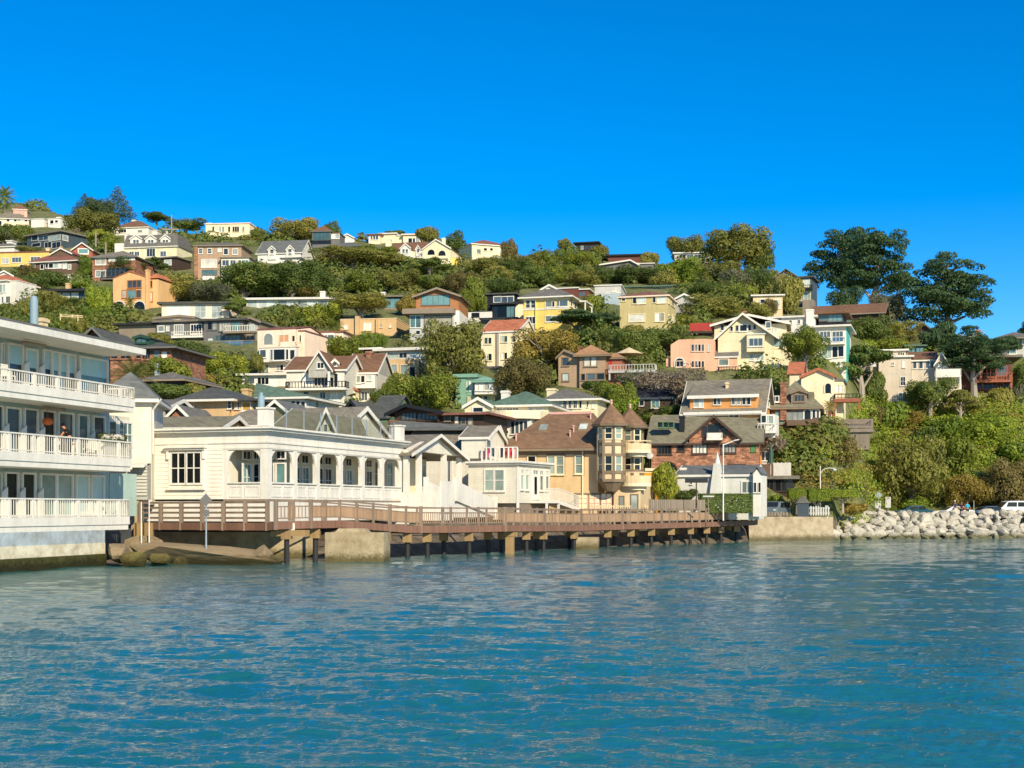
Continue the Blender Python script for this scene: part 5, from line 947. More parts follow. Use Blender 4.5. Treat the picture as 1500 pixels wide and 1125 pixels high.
# sea wall
a, b_ = P(1098, 775, 127.5), P(1222, 775, 131); sw = MB(); sw.hexa([(a.x, a.y, -1.5), (b_.x, b_.y, -1.5), (b_.x + .3, b_.y + 8, -1.5), (a.x, a.y + 8, -1.5), (a.x, a.y + .5, 2.25), (b_.x, b_.y + .5, 2.2), (b_.x + .3, b_.y + 8, 2.2), (a.x, a.y + 8, 2.25)]); tag(sw.build('sea_wall', mk('seawall', '#a8997c', 'concrete', sc_=1.4)), 'tall buff concrete sea wall between boardwalk end and riprap', 'wall')
# riprap boulders
RK = [rock_mesh(200 + i, 'riprap', 15) for i in range(9)]; nrk = 0; shr = random.Random(4)
for row in range(10):
    t = row / 9; x = 1221 + shr.uniform(0, 6)
    while x < 1570 and nrk < 296:
        d = lerp(SHORE, x) - 1.0 + t * 9.5 + shr.uniform(-.5, .5); s = shr.uniform(.4, .95) * (1.1 - .12 * t); z = -.1 + 2.5 * t + shr.uniform(-.12, .15)
        if x < 1235: z *= .9
        o = mesh_obj('boulder', RK[shr.randrange(9)]); o.location = ((x - CX) / F * d, d, z); o.scale = (s * shr.uniform(.9, 1.35), s * shr.uniform(.8, 1.2), s * shr.uniform(.6, .95)); o.rotation_euler = (shr.uniform(-.5, .5), shr.uniform(-.5, .5), shr.uniform(0, 6.28))
        tag(o, 'pale angular boulder in the riprap slope along the shore road', 'boulder', 'riprap boulders along the shore road'); nrk += 1; x += s * F / d * shr.uniform(1.15, 1.6)
o = MB()
# ================================================================ hillside houses (photo coordinates of each zoomed view)
def N(*a, **k): return H(*a, **k)
# ---- upper left
h = N('hill_house', 'long cream house with tan roof and red tiled upper storey beside the tall palm', 'z6', 0, 385, 10); k = h.b(-80, 262, 318, 385, 9, 'cream'); h.hip(k, 248, 'rtaupe', .5); h.w([(62 + i * 33, 86 + i * 33, 320, 340) for i in range(6)] + [(-20, 15, 335, 370)], 0); k = h.b(120, 246, 232, 262, 5, 'pink', 3, 1, 'upper_wall'); h.hip(k, 195, 'rdkred', .3); h.chim(220, 248, 240, 280, 'peach', 1)
h = N('hill_house', 'white cubic house half hidden by shrubs near the skyline palm', 'z6', 300, 395, -12); k = h.b(285, 400, 318, 395, 7, 'white'); h.flat(k, 'rwhite', .2, .2); k = h.b(440, 555, 315, 400, 6, 'white', .5); h.flat(k, 'rwhite', .2, .2); h.chim(518, 552, 298, 330, 'white', 1); h.w([(460, 490, 330, 360), (505, 530, 330, 350)], .5, 'white', 'd')
h = N('hill_house', 'dark slate blue modern house with wide windows below the ridge pines', 'z6', 560, 595, -30); k = h.b(245, 560, 458, 595, 9, 'slate'); h.flat(k, 'rtaupe', .7, .35); h.w([(292, 345, 470, 512), (355, 440, 470, 512, 2, 1, 'b'), (450, 555, 468, 512, 3, 1, 'd'), (295, 370, 540, 570), (410, 470, 530, 582, 2, 1), (478, 555, 530, 582, 2, 1)], 0, 'greylt', 'd')
vs = [h.g(x, 500, k.u1)[0] for x in (575, 620)]; h.win(vs[0], vs[1], h.g(597, 512, k.u1)[1], h.g(597, 470, k.u1)[1], k.u1, True, 'white', 'gpale', 1, 1)
h = N('hill_house', 'flat roofed yellow stucco house with brown coping and paired windows', 'z6', 15, 755, -6); k = h.b(-60, 450, 625, 755, 9, mk('stucco_yel', '#e8bd66', 'stucco')); h.flat(k, 'rdkred', .2, .22); h.w([(20, 80, 678, 726, 2, 1, 'c'), (112, 195, 670, 714, 3, 1), (283, 366, 665, 712, 3, 1)], 0, 'white', 'd'); h.arch(180, 215, 735, 770, 0); h.chim(420, 450, 580, 640, 'tanlt', 2)
h = N('hill_house', 'brown shingled house with a broad dark red hip roof and white framed bay', 'z6', 280, 835, -15); k = h.b(285, 700, 712, 835, 10, 'brownsid'); h.hip(k, 622, 'rdkred', .6, 'white', xp=560); h.w([(418, 440, 724, 765), (448, 486, 724, 765), (494, 532, 724, 765), (540, 562, 724, 765), (290, 320, 735, 775, 1, 1, 'c'), (372, 398, 735, 775), (578, 610, 722, 768, 1, 1, 'p'), (626, 650, 735, 775, 1, 1, 'c')], 0, 'white', 'd', ft=.2)
h.dorm(465, 660, 640, 660, 588, 2, 6, 'brownsid', 'rdkred', [], ov=.3)
h = N('garden_shed', 'small white garden shed under the dark red roofed house', 'z6', 585, 885, -10); k = h.b(585, 640, 835, 885, 3, 'white', 0, 2); h.flat(k, 'rwhite', .2, .15); h.w([(592, 612, 838, 875)], 0, 'white', 'd')
h = N('hill_house', 'small brown gabled cottage with white bargeboards and one wide window', 'z6', 660, 665, 0); k = h.b(663, 848, 602, 672, 7, 'redwood'); h.gab(k, 538, 'rtaupe', 'v', .5, 'redwood', 'white'); h.w([(722, 805, 594, 632, 1, 1, 't')], 0, 'white', 't', ft=.25); h.chim(545, 570, 570, 610, 'tan', 2)
h = N('hill_house', 'brick house with low grey hip roof, big white panels and a shaded balcony', 'z6', 845, 885, -8); k = h.b(845, 1240, 672, 890, 9, 'brick'); h.hip(k, 612, 'rtaupe', .5, 'greydk'); h.w([(878, 968, 684, 735, 2, 1, 'c'), (878, 965, 792, 845, 2, 1, 'p'), (1000, 1070, 680, 705, 2, 1, 'd'), (1080, 1230, 664, 690, 3, 1, 'c')], 0, 'white', 'c'); h.w([(980, 1180, 770, 840, 5, 1, 'd')], 0, 'greydk'); h.bal(925, 1105, 858, 800, 1.3, 'greydk', 'black', 0)
h = N('hill_house', 'white house with brown hip roof just under the ridge pines', 'z6', 1040, 465, -8); k = h.b(1045, 1360, 398, 468, 8, 'white'); h.hip(k, 338, 'rbrown', .4); h.w([(1088, 1155, 412, 441, 3, 1), (1262, 1302, 420, 438)], 0); h.chim(1205, 1240, 325, 360, 'white', 4); k = h.b(1390, 1440, 425, 465, 4, 'white', -1); h.flat(k, 'white', .2, .2)
h = N('hill_house', 'pale yellow house with grey mansard roof and three white gabled dormers', 'z6', 1135, 680, -10); k = h.b(1135, 1620, 572, 680, 9, 'paleyel'); mb = MB(); zt = h.f(1350, 465, 1)[1]; mb.hexa([(k.u0 - .3, -.3, k.z1), (k.u1 + .3, -.3, k.z1), (k.u1 + .3, 9, k.z1), (k.u0 - .3, 9, k.z1), (k.u0 + .3, .9, zt), (k.u1 - .3, .9, zt), (k.u1 - .3, 8, zt), (k.u0 + .3, 8, zt)]).build('roof', 'rgrey', h.root); MB().box(k.u0 - .35, k.u1 + .35, -.4, 0, k.z1 - .2, k.z1 - .003).build('cornice', 'white', h.root)
for x0, x1 in ((1192, 1300), (1330, 1432), (1470, 1560)): c = (x0 + x1) / 2; h.dorm(x0, x1, 500, 560, 462, .1, 3, 'white', 'rgrey', [(c - 25, c - 3, 510, 550, 1, 2), (c + 3, c + 25, 510, 550, 1, 2)], 'white', 'b')
h.w([(1185, 1225, 618, 655, 2, 1, 'b'), (1235, 1275, 618, 655, 2, 1, 'b'), (1345, 1420, 590, 660, 3, 1, 'b'), (1470, 1520, 615, 660, 2, 1, 'b')], 0, 'white', 'b'); h.chim(1140, 1168, 450, 540, 'white', 1); k = h.b(1050, 1130, 540, 610, 4, 'white', -.5)
h = N('hill_house', 'orange stucco villa with arched loggia, tall chimney and teal windows', 'z6', 1035, 1125, -14); k = h.b(1035, 1330, 860, 1130, 9, 'orange'); h.gab(k, 800, 'rred', 'v', .05, 'orange'); h.w([(1172, 1292, 882, 946, 3, 1, 'b'), (1120, 1155, 972, 1038, 1, 1, 'c'), (1170, 1240, 970, 1040, 2, 1, 't'), (1250, 1290, 972, 1036, 1, 1, 'b')], 0, mk('woodtrim', '#b0703a'), 'b'); h.arch(1045, 1140, 1072, 1150, 0); h.arch(1228, 1328, 1072, 1150, 0); h.chim(1332, 1356, 780, 1100, 'orange', -.2, .8); k2 = h.b(1357, 1450, 870, 1140, 6, 'orange', .8); h.hip(k2, 835, 'rred', .3, None); h.w([(1365, 1392, 885, 940, 1, 1, 'd'), (1358, 1395, 990, 1070, 1, 1, 'd')], .8, mk('woodtrim', '#b0703a')); MB().box(k.u0 - .2, k.u1 + 2, -.6, 2, k.z0 - 3, k.z0 + 3.3).build('terrace_wall', 'taupe', h.root)
h = N('hill_house', 'low flat roofed modern house with pale glass wall among shrubs', 'z6', 470, 1060, -6); k = h.b(475, 830, 985, 1062, 7, 'tanlt'); h.flat(k, 'rblack', 1.2, .4); h.w([(482, 560, 990, 1046, 1, 1, 'p'), (568, 645, 990, 1046, 1, 1, 'p'), (652, 722, 990, 1046, 1, 1, 'p'), (730, 775, 990, 1046, 2, 1, 'b')], 0, 'black', 'p', ft=.06); h.chim(600, 638, 905, 960, 'tan', 3)
h = N('hill_house', 'white villa with red tile roof edge at the picture border above the apartments', 'z6', 0, 1125, -20); k = h.b(-160, 60, 890, 1130, 8, 'white'); h.hip(k, 848, 'rred', .4, 'white'); h.w([(-8, 20, 920, 992, 1, 1, 'g'), (28, 50, 920, 985, 1, 1, 'g'), (18, 34, 1030, 1085), (58, 92, 1028, 1085, 2, 1)], 0, 'white', 'd'); k = h.b(60, 150, 885, 1130, 5, 'white', .6); h.flat(k, 'white', .1, .1)
h = N('hill_house', 'white gabled house with dark green roof behind the red tiled villa', 'z6', 0, 860, 5); k = h.b(-40, 120, 838, 880, 6, 'white'); h.gab(k, 795, 'rgreydk', 'v', .4, 'white', 'white')
h = N('hill_house', 'small white house with grey hip roof and white cupola left of the slate house', 'z6', 0, 625, -10); k = h.b(-60, 130, 575, 630, 6, 'white'); h.hip(k, 535, 'rgrey', .5); k = h.b(60, 112, 520, 545, 2, 'white', 2); h.flat(k, 'white', .2, .2)
# ---- upper middle left
h = N('hill_house', 'long white flat building with a row of tall dark windows on the skyline', 'z7', 505, 270, -6, dd=-6); k = h.b(508, 910, 176, 275, 9, 'cream'); h.flat(k, 'peachlt', .25, .25); h.w([(x, x + 17, 200, 248) for x in (570, 606, 632, 660, 715, 755, 776, 796, 845)], 0, 'cream', 'd', ft=.06); h.b(508, 560, 165, 250, 5, 'cream', 1)
h = N('hill_house', 'three storey shingled house with red brick chimney column and low grey roof', 'z7', 430, 700, -4); k = h.b(415, 835, 378, 700, 8, 'shingle'); h.hip(k, 346, 'rgrey', .5, 'taupe'); h.chim(404, 432, 375, 710, 'bricklt', -.3, .9, False); h.w([(446, 478, 402, 445, 1, 2, 'b'), (528, 562, 402, 445, 1, 2, 'b'), (622, 650, 400, 428, 1, 1, 'p'), (675, 712, 402, 455, 1, 1, 'b'), (758, 800, 405, 452, 3, 1, 'p')], 0, 'white'); h.w([(472, 608, 502, 570, 1, 1, 'c')], 0, 'white', 'c'); h.w([(478, 610, 600, 640, 2, 1, 't'), (480, 590, 640, 685, 3, 1, 'c')], 0, 'greydk', 't'); k2 = h.b(650, 905, 488, 590, 5, 'whitesid', -1.2, 4, 'bay'); h.flat(k2, 'rtaupe', .3, .2); h.w([(662, 720, 508, 555, 2, 1), (735, 782, 508, 555, 2, 1), (808, 830, 508, 555), (840, 900, 508, 545, 2, 1, 't')], -1.2, 'white', 'b')
h = N('hill_house', 'dark maroon hut on stilts with one white window', 'z7', 60, 600, -20); k = h.b(-20, 235, 492, 605, 6, 'dkbrown', 0, 1); h.flat(k, 'rtaupe', .5, .25); h.w([(132, 192, 507, 550, 2, 2, 'p')], 0, 'white')
h = N('hill_house', 'white house with slate roof and two white dormers below the skyline trees', 'z7', 1010, 535, -10); k = h.b(985, 1380, 440, 540, 9, 'white'); h.gab(k, 335, 'rslate', 'u', .4, 'white', 'white'); h.dorm(1245, 1320, 412, 470, 372, -.3, 4, 'white', 'rslate', [(1265, 1295, 405, 460, 1, 2, 'b')]); h.dorm(1080, 1150, 412, 470, 380, -.3, 4, 'white', 'rslate', [(1100, 1130, 410, 455, 1, 2, 'b')]); k = h.b(1200, 1375, 495, 545, 3, 'white', -2); h.flat(k, 'rslate', .3, .3)
h = N('hill_house', 'cream flat roofed modern house with broad pale curtained windows', 'z7', 105, 1040, -3); k = h.b(105, 720, 910, 1045, 8, 'peachlt'); h.flat(k, 'rgreydk', .6, .35); h.w([(160, 360, 925, 1010, 4, 1, 'p'), (412, 508, 918, 1035, 2, 2, 'p'), (565, 658, 918, 1035, 2, 2, 'p')], 0, 'white', 'p', ft=.08)
h = N('hill_house', 'long low house with white fascia and pale glass wall under the dark oaks', 'z7', 880, 930, -4); k = h.b(880, 1640, 872, 950, 7, 'greylt'); h.flat(k, 'rwhite', .8, .35); h.w([(890 + i * 92, 975 + i * 92, 880, 940, 1, 1, 'p') for i in range(8)], 0, 'white', 'p', ft=.05); h.chim(1556, 1600, 790, 860, 'white', 3)
# ---- upper middle
h = N('hill_house', 'skyline house with brown hip roof and big teal windows over a dark lower floor', 'a1', 110, 330, -6); k = h.b(108, 280, 185, 335, 8, 'greydk'); h.hip(k, 138, 'rbrown', .4, 'greydk'); h.w([(118, 270, 187, 258, 4, 1, 't')], 0, 'greydk', 't'); k = h.b(280, 360, 200, 290, 6, 'greydk', .5); h.flat(k, 'rbrown', .2, .2); h.w([(288, 318, 205, 245, 1, 1, 'p'), (324, 355, 205, 245, 1, 1, 'p')], .5, 'white'); h.w([(110, 275, 262, 290, 3, 1, 'd')], 0, 'black')
h = N('hill_house', 'small white gabled cottage standing on the skyline right of the teal windowed house', 'a1', 365, 285, -4); k = h.b(365, 490, 240, 290, 6, 'white'); h.gab(k, 205, 'rwhite', 'v', .3, 'white', 'white')
h = N('hill_house', 'dark brown house under a wide green grey roof in the evergreen trees', 'a1', 235, 440, -8); k = h.b(225, 580, 335, 445, 9, 'brownsid'); h.hip(k, 283, 'rslate', 1.2, 'black'); k = h.b(70, 170, 432, 470, 4, 'peachlt', -1); h.flat(k, 'white', .1, .1)
h = N('hill_house', 'white skyline villa with red brown eaves and wall of windows', 'a1', 625, 290, -10); k = h.b(625, 730, 215, 295, 6, 'cream'); h.flat(k, 'rdkred', .5, .3); k2 = h.b(730, 870, 207, 285, 7, 'cream', 2); h.flat(k2, 'rwhite', .5, .3); h.w([(645, 660, 222, 255), (668, 685, 222, 255), (692, 712, 222, 255)], 0, 'white', 'b')
h = N('hill_house', 'cream skyline house with flat terracotta eaves and dark windows beside a spreading tree', 'a1', 945, 290, -6); k = h.b(940, 1100, 215, 300, 7, 'cream'); h.flat(k, 'peachlt', .5, .3); h.w([(990, 1022, 245, 285), (1030, 1050, 245, 285), (1060, 1090, 230, 280, 2, 1, 'p')], 0, 'white', 'd'); k = h.b(870, 945, 222, 300, 5, 'cream', 1); h.flat(k, 'white', .3, .2)
h = N('hill_house', 'large white villa with twin dark arched windows in its gable and a railed terrace', 'a1', 1130, 490, -12); k = h.b(1122, 1375, 340, 495, 10, 'cream'); h.gab(k, 256, 'rbrown', 'v', .3, 'cream', 'white', xp=1243); h.arch(1165, 1230, 347, 396, 0, 'gdark', 'cream'); h.arch(1265, 1330, 357, 404, 0, 'gdark', 'cream'); MB().box(k.u0 + .6, k.u1 - .6, -.06, -.003, h.f(1250, 445)[1], h.f(1250, 430)[1]).build('awning_slot', 'taupe', h.root); k2 = h.b(820, 1121, 358, 440, 9, 'cream', 1.5); h.gab(k2, 288, 'rbrown', 'u', .2, 'cream'); h.dorm(915, 1010, 335, 400, 293, 1.2, 5, 'white', 'rbrown', [(935, 955, 345, 385, 1, 2, 'b'), (965, 985, 345, 385, 1, 2, 'b')]); h.dorm(1055, 1100, 345, 390, 310, 1.2, 4, 'white', 'rbrown', [(1068, 1088, 340, 375, 1, 1, 'b')]); h.bal(890, 1120, 418, 375, 2.2, 'white', 'white', 1.4); h.chim(780, 826, 250, 420, 'cream', 2, 1); h.chim(1295, 1325, 240, 310, 'cream', 3)
k = h.b(1376, 1440, 420, 500, 5, 'yellow', 1); h.flat(k, 'white', .1, .1)
h = N('hill_house', 'modern house of orange cedar upper storey over grey garage box with great glass gable', 'a1', 1000, 1200, -7); k = h.b(1060, 1450, 775, 905, 9, 'woodor', .8, 1, 'upper_wall'); h.gab(k, 708, 'rtaupe', 'v', .7, 'woodor', 'taupe', xp=1255); h.w([(1112, 1365, 768, 852, 5, 1, 't')], .8, 'greydk', 't', ft=.1); k2 = h.b(1000, 1405, 940, 1150, 9, 'greylt', 0, 4, 'lower_wall'); MB().box(k2.u0 - .9, k2.u1 + .2, -1, 9, k2.z1 + .003, k2.z1 + .75).build('slab', 'taupe', h.root); h.w([(1008, 1052, 955, 1060, 1, 1, 't'), (1058, 1102, 955, 1060, 1, 1, 't'), (1060, 1095, 1090, 1125, 1, 1, 'd')], 0, 'white', 't', ft=.06); h.w([(1140, 1382, 955, 1150, 1, 3, mk('garagepanel', '#a39c88'))], 0, 'greydk', ft=.15, nm='garage_door'); h.b(1406, 1455, 905, 1150, 8, 'white', .5, 3, 'side_wall')
h = N('hill_house', 'dark flat roofed pavilion with a teal glass front in the trees', 'a1', 720, 890, -6); k = h.b(345, 915, 787, 890, 7, 'black', 0, .4); h.flat(k, 'rtaupe', .5, .22); h.w([(780, 910, 797, 880, 3, 1, 't')], 0, 'black', 't', ft=.07); MB().box(k.u0 + 5, k.u1 + .4, -1.4, 0, k.z0, k.z0 + .3).build('deck', 'taupe', h.root); k = h.b(790, 910, 905, 960, 4, 'taupe', .3); h.chim(735, 775, 735, 770, 'white', 3)
h = N('hill_house', 'tan stucco house with stepped parapets and small white windows beside the garage house', 'a1', 365, 1125, -9); k = h.b(365, 880, 985, 1180, 10, 'tan'); h.flat(k, 'tanlt', .05, .12); k2 = h.b(500, 535, 955, 1180, 1, 'tan', -.5, 3, 'buttress'); h.b(690, 705, 975, 1180, .6, 'tan', -.4, 3, 'buttress'); h.w([(582, 650, 1020, 1085, 3, 1, 'c'), (730, 750, 1030, 1060, 1, 1, 'c'), (815, 832, 1035, 1060, 1, 1, 'c'), (400, 435, 1040, 1075, 1, 1, 'c')], 0, 'tanlt', 'c')
h = N('hill_house', 'pale yellow skyline house with a red brown hip roof, standing alone on the crest', 'a2', 195, 310, 22); k = h.b(195, 535, 185, 312, 9, 'paleyel'); h.hip(k, 140, 'rdkred', .4); h.w([(305, 332, 210, 232), (362, 386, 210, 232), (240, 275, 220, 260, 1, 1, 'g'), (430, 490, 215, 255, 2, 1, 'p')], 0, 'paleyel', 'd'); MB().box(k.u1 - 5, k.u1 + 1.2, -1, 0, k.z0 + 4.3, k.z0 + 4.5).build('deck', 'white', h.root)
h = N('hill_house', 'dark timber cabin with flat roof on the skyline saddle', 'a2', 1150, 235, -14); k = h.b(1150, 1340, 165, 240, 7, 'dkbrown'); h.flat(k, 'rblack', .7, .3); h.w([(1190, 1220, 185, 225), (1230, 1260, 185, 225), (1275, 1310, 185, 225)], 0, 'dkbrown', 'd')
h = N('hill_house', 'house with tan folded roof under the skyline and shaded glass front', 'a3', 20, 408, -8); k = h.b(-15, 300, 378, 420, 8, 'greydk'); h.gab(k, 342, 'tanlt', 'v', .6, 'greydk', 'white', xp=240); k = h.b(300, 430, 370, 415, 5, 'greydk', 1); h.flat(k, 'rwhite', .3, .2)
h = N('hill_house', 'dark ridge house with long flat roof and brick coloured front', 'a3', 60, 350, -8); k = h.b(60, 345, 305, 360, 7, 'redbrown'); h.flat(k, 'rblack', .6, .35)
h = N('hill_house', 'black glass and white modern house in three stepped boxes left of the yellow house', 'a2', 160, 905, -12); k = h.b(335, 585, 635, 710, 7, 'black', 3); h.flat(k, 'rgreydk', .4, .25); h.w([(398, 460, 655, 705, 1, 1, 'b'), (468, 575, 655, 705, 2, 1, 'b')], 3, 'white'); k = h.b(380, 590, 728, 855, 7, 'black', 1); h.flat(k, 'rblack', .5, .3); h.w([(385, 430, 740, 840, 1, 1, 'd'), (435, 510, 740, 840, 2, 1, 'd'), (515, 585, 740, 840, 2, 1, 't')], 1, 'black', ft=.06); k = h.b(591, 662, 712, 890, 7, 'cream', 1.2); h.flat(k, 'rblack', .3, .25); k = h.b(160, 378, 790, 910, 6, 'white', .6); h.flat(k, 'black', .1, .1); h.w([(200, 258, 808, 832)], .6, 'black'); k = h.b(280, 600, 858, 915, 5, 'white', -1); h.flat(k, 'rblack', .3, .22); h.w([(285, 355, 875, 915), (370, 430, 875, 915), (470, 490, 865, 905), (500, 552, 865, 905)], -1, 'black', 'd')
h = N('hill_house', 'bright yellow two storey house with grey hip roof and white belt courses', 'a2', 670, 990, -16); r = h.root; k = h.b(670, 1085, 665, 1000, 11, 'yellow'); h.hip(k, 575, 'rgrey', .8, 'white'); h.dorm(825, 985, 592, 625, 548, 2.2, 4, 'white', 'rgrey', [(850, 888, 592, 610), (908, 945, 592, 610)]); h.w([(692, 726, 690, 755, 1, 2, 'b'), (740, 772, 690, 755, 1, 2, 'b'), (873, 925, 698, 745, 1, 1, 'g'), (930, 952, 698, 745, 1, 1, 'd'), (976, 995, 692, 740, 1, 1, 'b'), (1000, 1072, 692, 740, 1, 1, 'b'), (692, 775, 840, 900, 3, 1, 'd'), (873, 925, 832, 880, 1, 1, 'g'), (932, 955, 832, 880, 1, 1, 'b'), (976, 1080, 828, 880, 3, 1, 'b'), (722, 735, 962, 1000), (740, 755, 962, 1000), (815, 830, 962, 1000)], 0, 'white', 'b'); MB().box(k.u0 - .06, k.u1 + .06, -.08, -.002, h.f(880, 772)[1], h.f(880, 758)[1]).box(k.u0 - .06, k.u1 + .06, -.08, -.002, h.f(880, 682)[1], h.f(880, 668)[1]).build('belt_course', 'white', r); MB().box(h.f(780, 700)[0], h.f(782, 700)[0], -.3, 0, k.z0, k.z1).build('pilaster', mk('yellowlt', '#ecd27c'), r)
vs = [h.g(x, 720, k.u1) for x in (1095, 1112, 1130, 1152, 1175, 1190)]; zt, zb_ = h.g(1120, 690, k.u1)[1], h.g(1120, 750, k.u1)[1]
for a, c in ((0, 1), (2, 3), (4, 5)): h.win(vs[a][0], vs[c][0], zb_, zt, k.u1, True, 'white', 'gblue', 1, 1)
k3 = Blk(); MB().box(k.u1 + .01, k.u1 + 1.7, 4, 9, k.z1 - .2, k.z1).build('porch_roof', 'white', r); [MB().box(k.u1 + 1.45, k.u1 + 1.62, v, v + .2, k.z1 - 5.8, k.z1 - .202).build('post', 'white', r) for v in (4.1, 8.7)]
h = N('hill_house', 'dark red house with white roof edge peeping out behind the yellow house', 'a2', 1000, 670, -14, dd=4); k = h.b(990, 1165, 580, 690, 7, 'redbrown'); h.flat(k, 'rwhite', .2, .2); k = h.b(1165, 1265, 592, 690, 6, 'redbrown', .8); h.flat(k, 'rwhite', .3, .2); h.w([(1175, 1235, 610, 650, 2, 1)], .8, 'redbrown')
h = N('hill_house', 'pale grey slab sided modern house between the yellow and olive houses', 'a2', 1320, 720, -10); k = h.b(1320, 1560, 555, 725, 9, 'greylt'); h.flat(k, 'rwhite', .2, .2); k = h.b(1410, 1560, 625, 730, 4, 'bluegrey', -1.5); h.flat(k, 'white', .05, .1); h.w([(1480, 1510, 580, 605)], 0)
h = N('hill_house', 'cream apartment house with red tile roof and two bays of paired windows', 'a7', 905, 660, -18); r = h.root; k = h.b(905, 1238, 352, 668, 9, 'cream'); h.gab(k, 282, 'rred', 'u', .15, 'cream', 'white', hp=2.1); W_ = [(938, 968, 405, 460, 1, 1), (970, 1000, 405, 460, 1, 1), (1090, 1115, 390, 443), (1118, 1145, 390, 443), (1190, 1218, 388, 443, 1, 2), (938, 968, 552, 612), (970, 1002, 552, 612), (1092, 1116, 542, 600), (1119, 1144, 542, 600), (1192, 1218, 542, 600, 1, 2)]; h.w(W_, 0, 'cream', 'd'); MB().box(h.f(1034, 500)[0], h.f(1056, 500)[0], -.03, -.003, k.z0, k.z1).build('recess_panel', 'taupe', r); MB().tube((h.f(1070, 500)[0], -.1, k.z0), (h.f(1070, 500)[0], -.1, k.z1), .05, .05, 6).build('downpipe', 'white', r); k2 = h.b(850, 1070, 690, 760, 6, 'cream', -1.6, 4, 'lower_wall'); h.flat(k2, 'rgrey', .3, .3); h.w([(875, 900, 696, 738), (924, 950, 696, 738), (973, 998, 696, 738), (1022, 1048, 696, 738)], -1.6, 'cream', 'd'); zz = [h.g(1290, y, k.u1)[1] for y in (390, 340)]; vv = [h.g(x, 380, k.u1)[0] for x in (1280, 1300)]; h.win(vv[0], vv[1], zz[0], zz[1], k.u1, True, 'cream', 'gdark', 1, 1)
h = N('hill_house', 'olive green stucco block with terracotta hip roof and white windows', 'a3', 155, 940, -16); r = h.root; k = h.b(155, 545, 637, 950, 8, 'olive'); h.hip(k, 598, 'rdkred', .35, 'peachlt'); h.w([(262, 290, 645, 692, 1, 1, 'd'), (295, 362, 645, 690, 1, 1, 'p'), (425, 445, 640, 685, 1, 1, 'd'), (460, 530, 640, 685, 1, 1, 'p'), (230, 355, 782, 836, 1, 1, 'c'), (443, 478, 772, 835, 1, 1, 'c'), (482, 515, 772, 835, 1, 1, 'c'), (372, 405, 898, 942), (410, 440, 898, 942), (448, 480, 898, 942), (172, 200, 655, 670)], 0, 'paleyel', 'd')
for x0, x1, y0, y1 in ((552, 575, 785, 842), (584, 604, 785, 842), (550, 560, 645, 685), (572, 600, 645, 700)): vv = [h.g(x, y0, k.u1)[0] for x in (x0, x1)]; h.win(vv[0], vv[1], h.g(x0, y1, k.u1)[1], h.g(x0, y0, k.u1)[1], k.u1, True, 'paleyel', 'gcurt', 1, 1)
h = N('hill_house', 'long green eaved house with pale glass showing over the olive block roof', 'a3', 200, 610, -10, dd=10); k = h.b(185, 600, 560, 640, 7, 'greylt'); h.flat(k, 'rgreen', .6, .3); h.w([(230 + i * 50, 272 + i * 50, 570, 600, 1, 1, 'p') for i in range(6)], 0, 'dkgreen', 'p')
h = N('hill_house', 'small grey gabled house beside the olive block under the oaks', 'a3', 620, 770, -12); k = h.b(615, 745, 650, 780, 7, 'greylt'); h.gab(k, 618, 'rgrey', 'v', .4, 'greylt', 'white')
h = N('timber_deck', 'red slatted timber deck standing among trees left of the cream gabled house', 'a3', 720, 960, -10, cat='deck'); k = h.b(725, 920, 925, 965, 5, 'dkbrown'); sl = MB()
for i in range(7): y = 852 + i * 9; z = h.f(820, y, -.5)[1]; sl.box(k.u0, k.u1, -.5, -.42, z - .14, z + .02)
sl.build('railing', mk('redslat', '#a83a30'), h.root); MB().box(k.u0, k.u1, -.6, 5, h.f(820, 918, -.5)[1] - .3, h.f(820, 918, -.5)[1]).build('floor', 'dkbrown', h.root)
h = N('hill_house', 'pale house hidden behind the domed skyline cypresses', 'a3', 620, 340, -6); k = h.b(600, 905, 285, 345, 8, 'greylt'); h.flat(k, 'white', .4, .3); h.w([(640 + i * 62, 690 + i * 62, 295, 325, 2, 1, 'd') for i in range(4)], 0, 'greylt')
h = N('hill_house', 'flat roofed tan house with white window right of the oaks', 'a3', 1240, 755, -8); k = h.b(1240, 1480, 632, 760, 8, 'tanlt'); h.flat(k, 'rwhite', .4, .25); h.w([(1400, 1455, 665, 730, 2, 1, 'c'), (1300, 1335, 660, 690, 1, 1, 'd')], 0, 'white')
# ---- middle right
h = N('hill_house', 'peach stucco house with stepped parapet and a grey roofed wing', 'd2', 75, 465, -14); r = h.root; k = h.b(105, 405, 300, 560, 9, 'peach'); zt = h.f(200, 268)[1]; u = [h.f(x, 300)[0] for x in (105, 160, 345, 405)]; MB().ext([(u[0], 0, k.z1 + .001), (u[3], 0, k.z1 + .001), (u[3], 0, k.z1 + .5), (u[2], 0, zt), (u[1], 0, zt), ], (0, 9, 0)).build('parapet', 'peach', r); h.b(72, 104, 400, 560, 6, 'peach', .5); h.w([(250, 265, 303, 348), (273, 288, 303, 348), (296, 311, 303, 348), (319, 334, 303, 348), (360, 374, 305, 348, 1, 1, 'p'), (250, 265, 418, 460), (273, 288, 418, 460), (296, 311, 418, 460), (319, 334, 418, 460), (145, 192, 418, 455, 2, 1)], 0, 'peachlt', 'd', ft=.08); h.arch(135, 198, 398, 455, -.03, 'gdark', 'white'); k2 = h.b(406, 560, 388, 560, 8, 'peach', .3); h.gab(k2, 275, 'rgrey', 'u', .2, 'peach', 'white'); h.w([(438, 500, 405, 445, 1, 1, 'g')], .3, 'peachlt'); h.bal(430, 590, 490, 455, 1.2, 'white', 'black', .2)
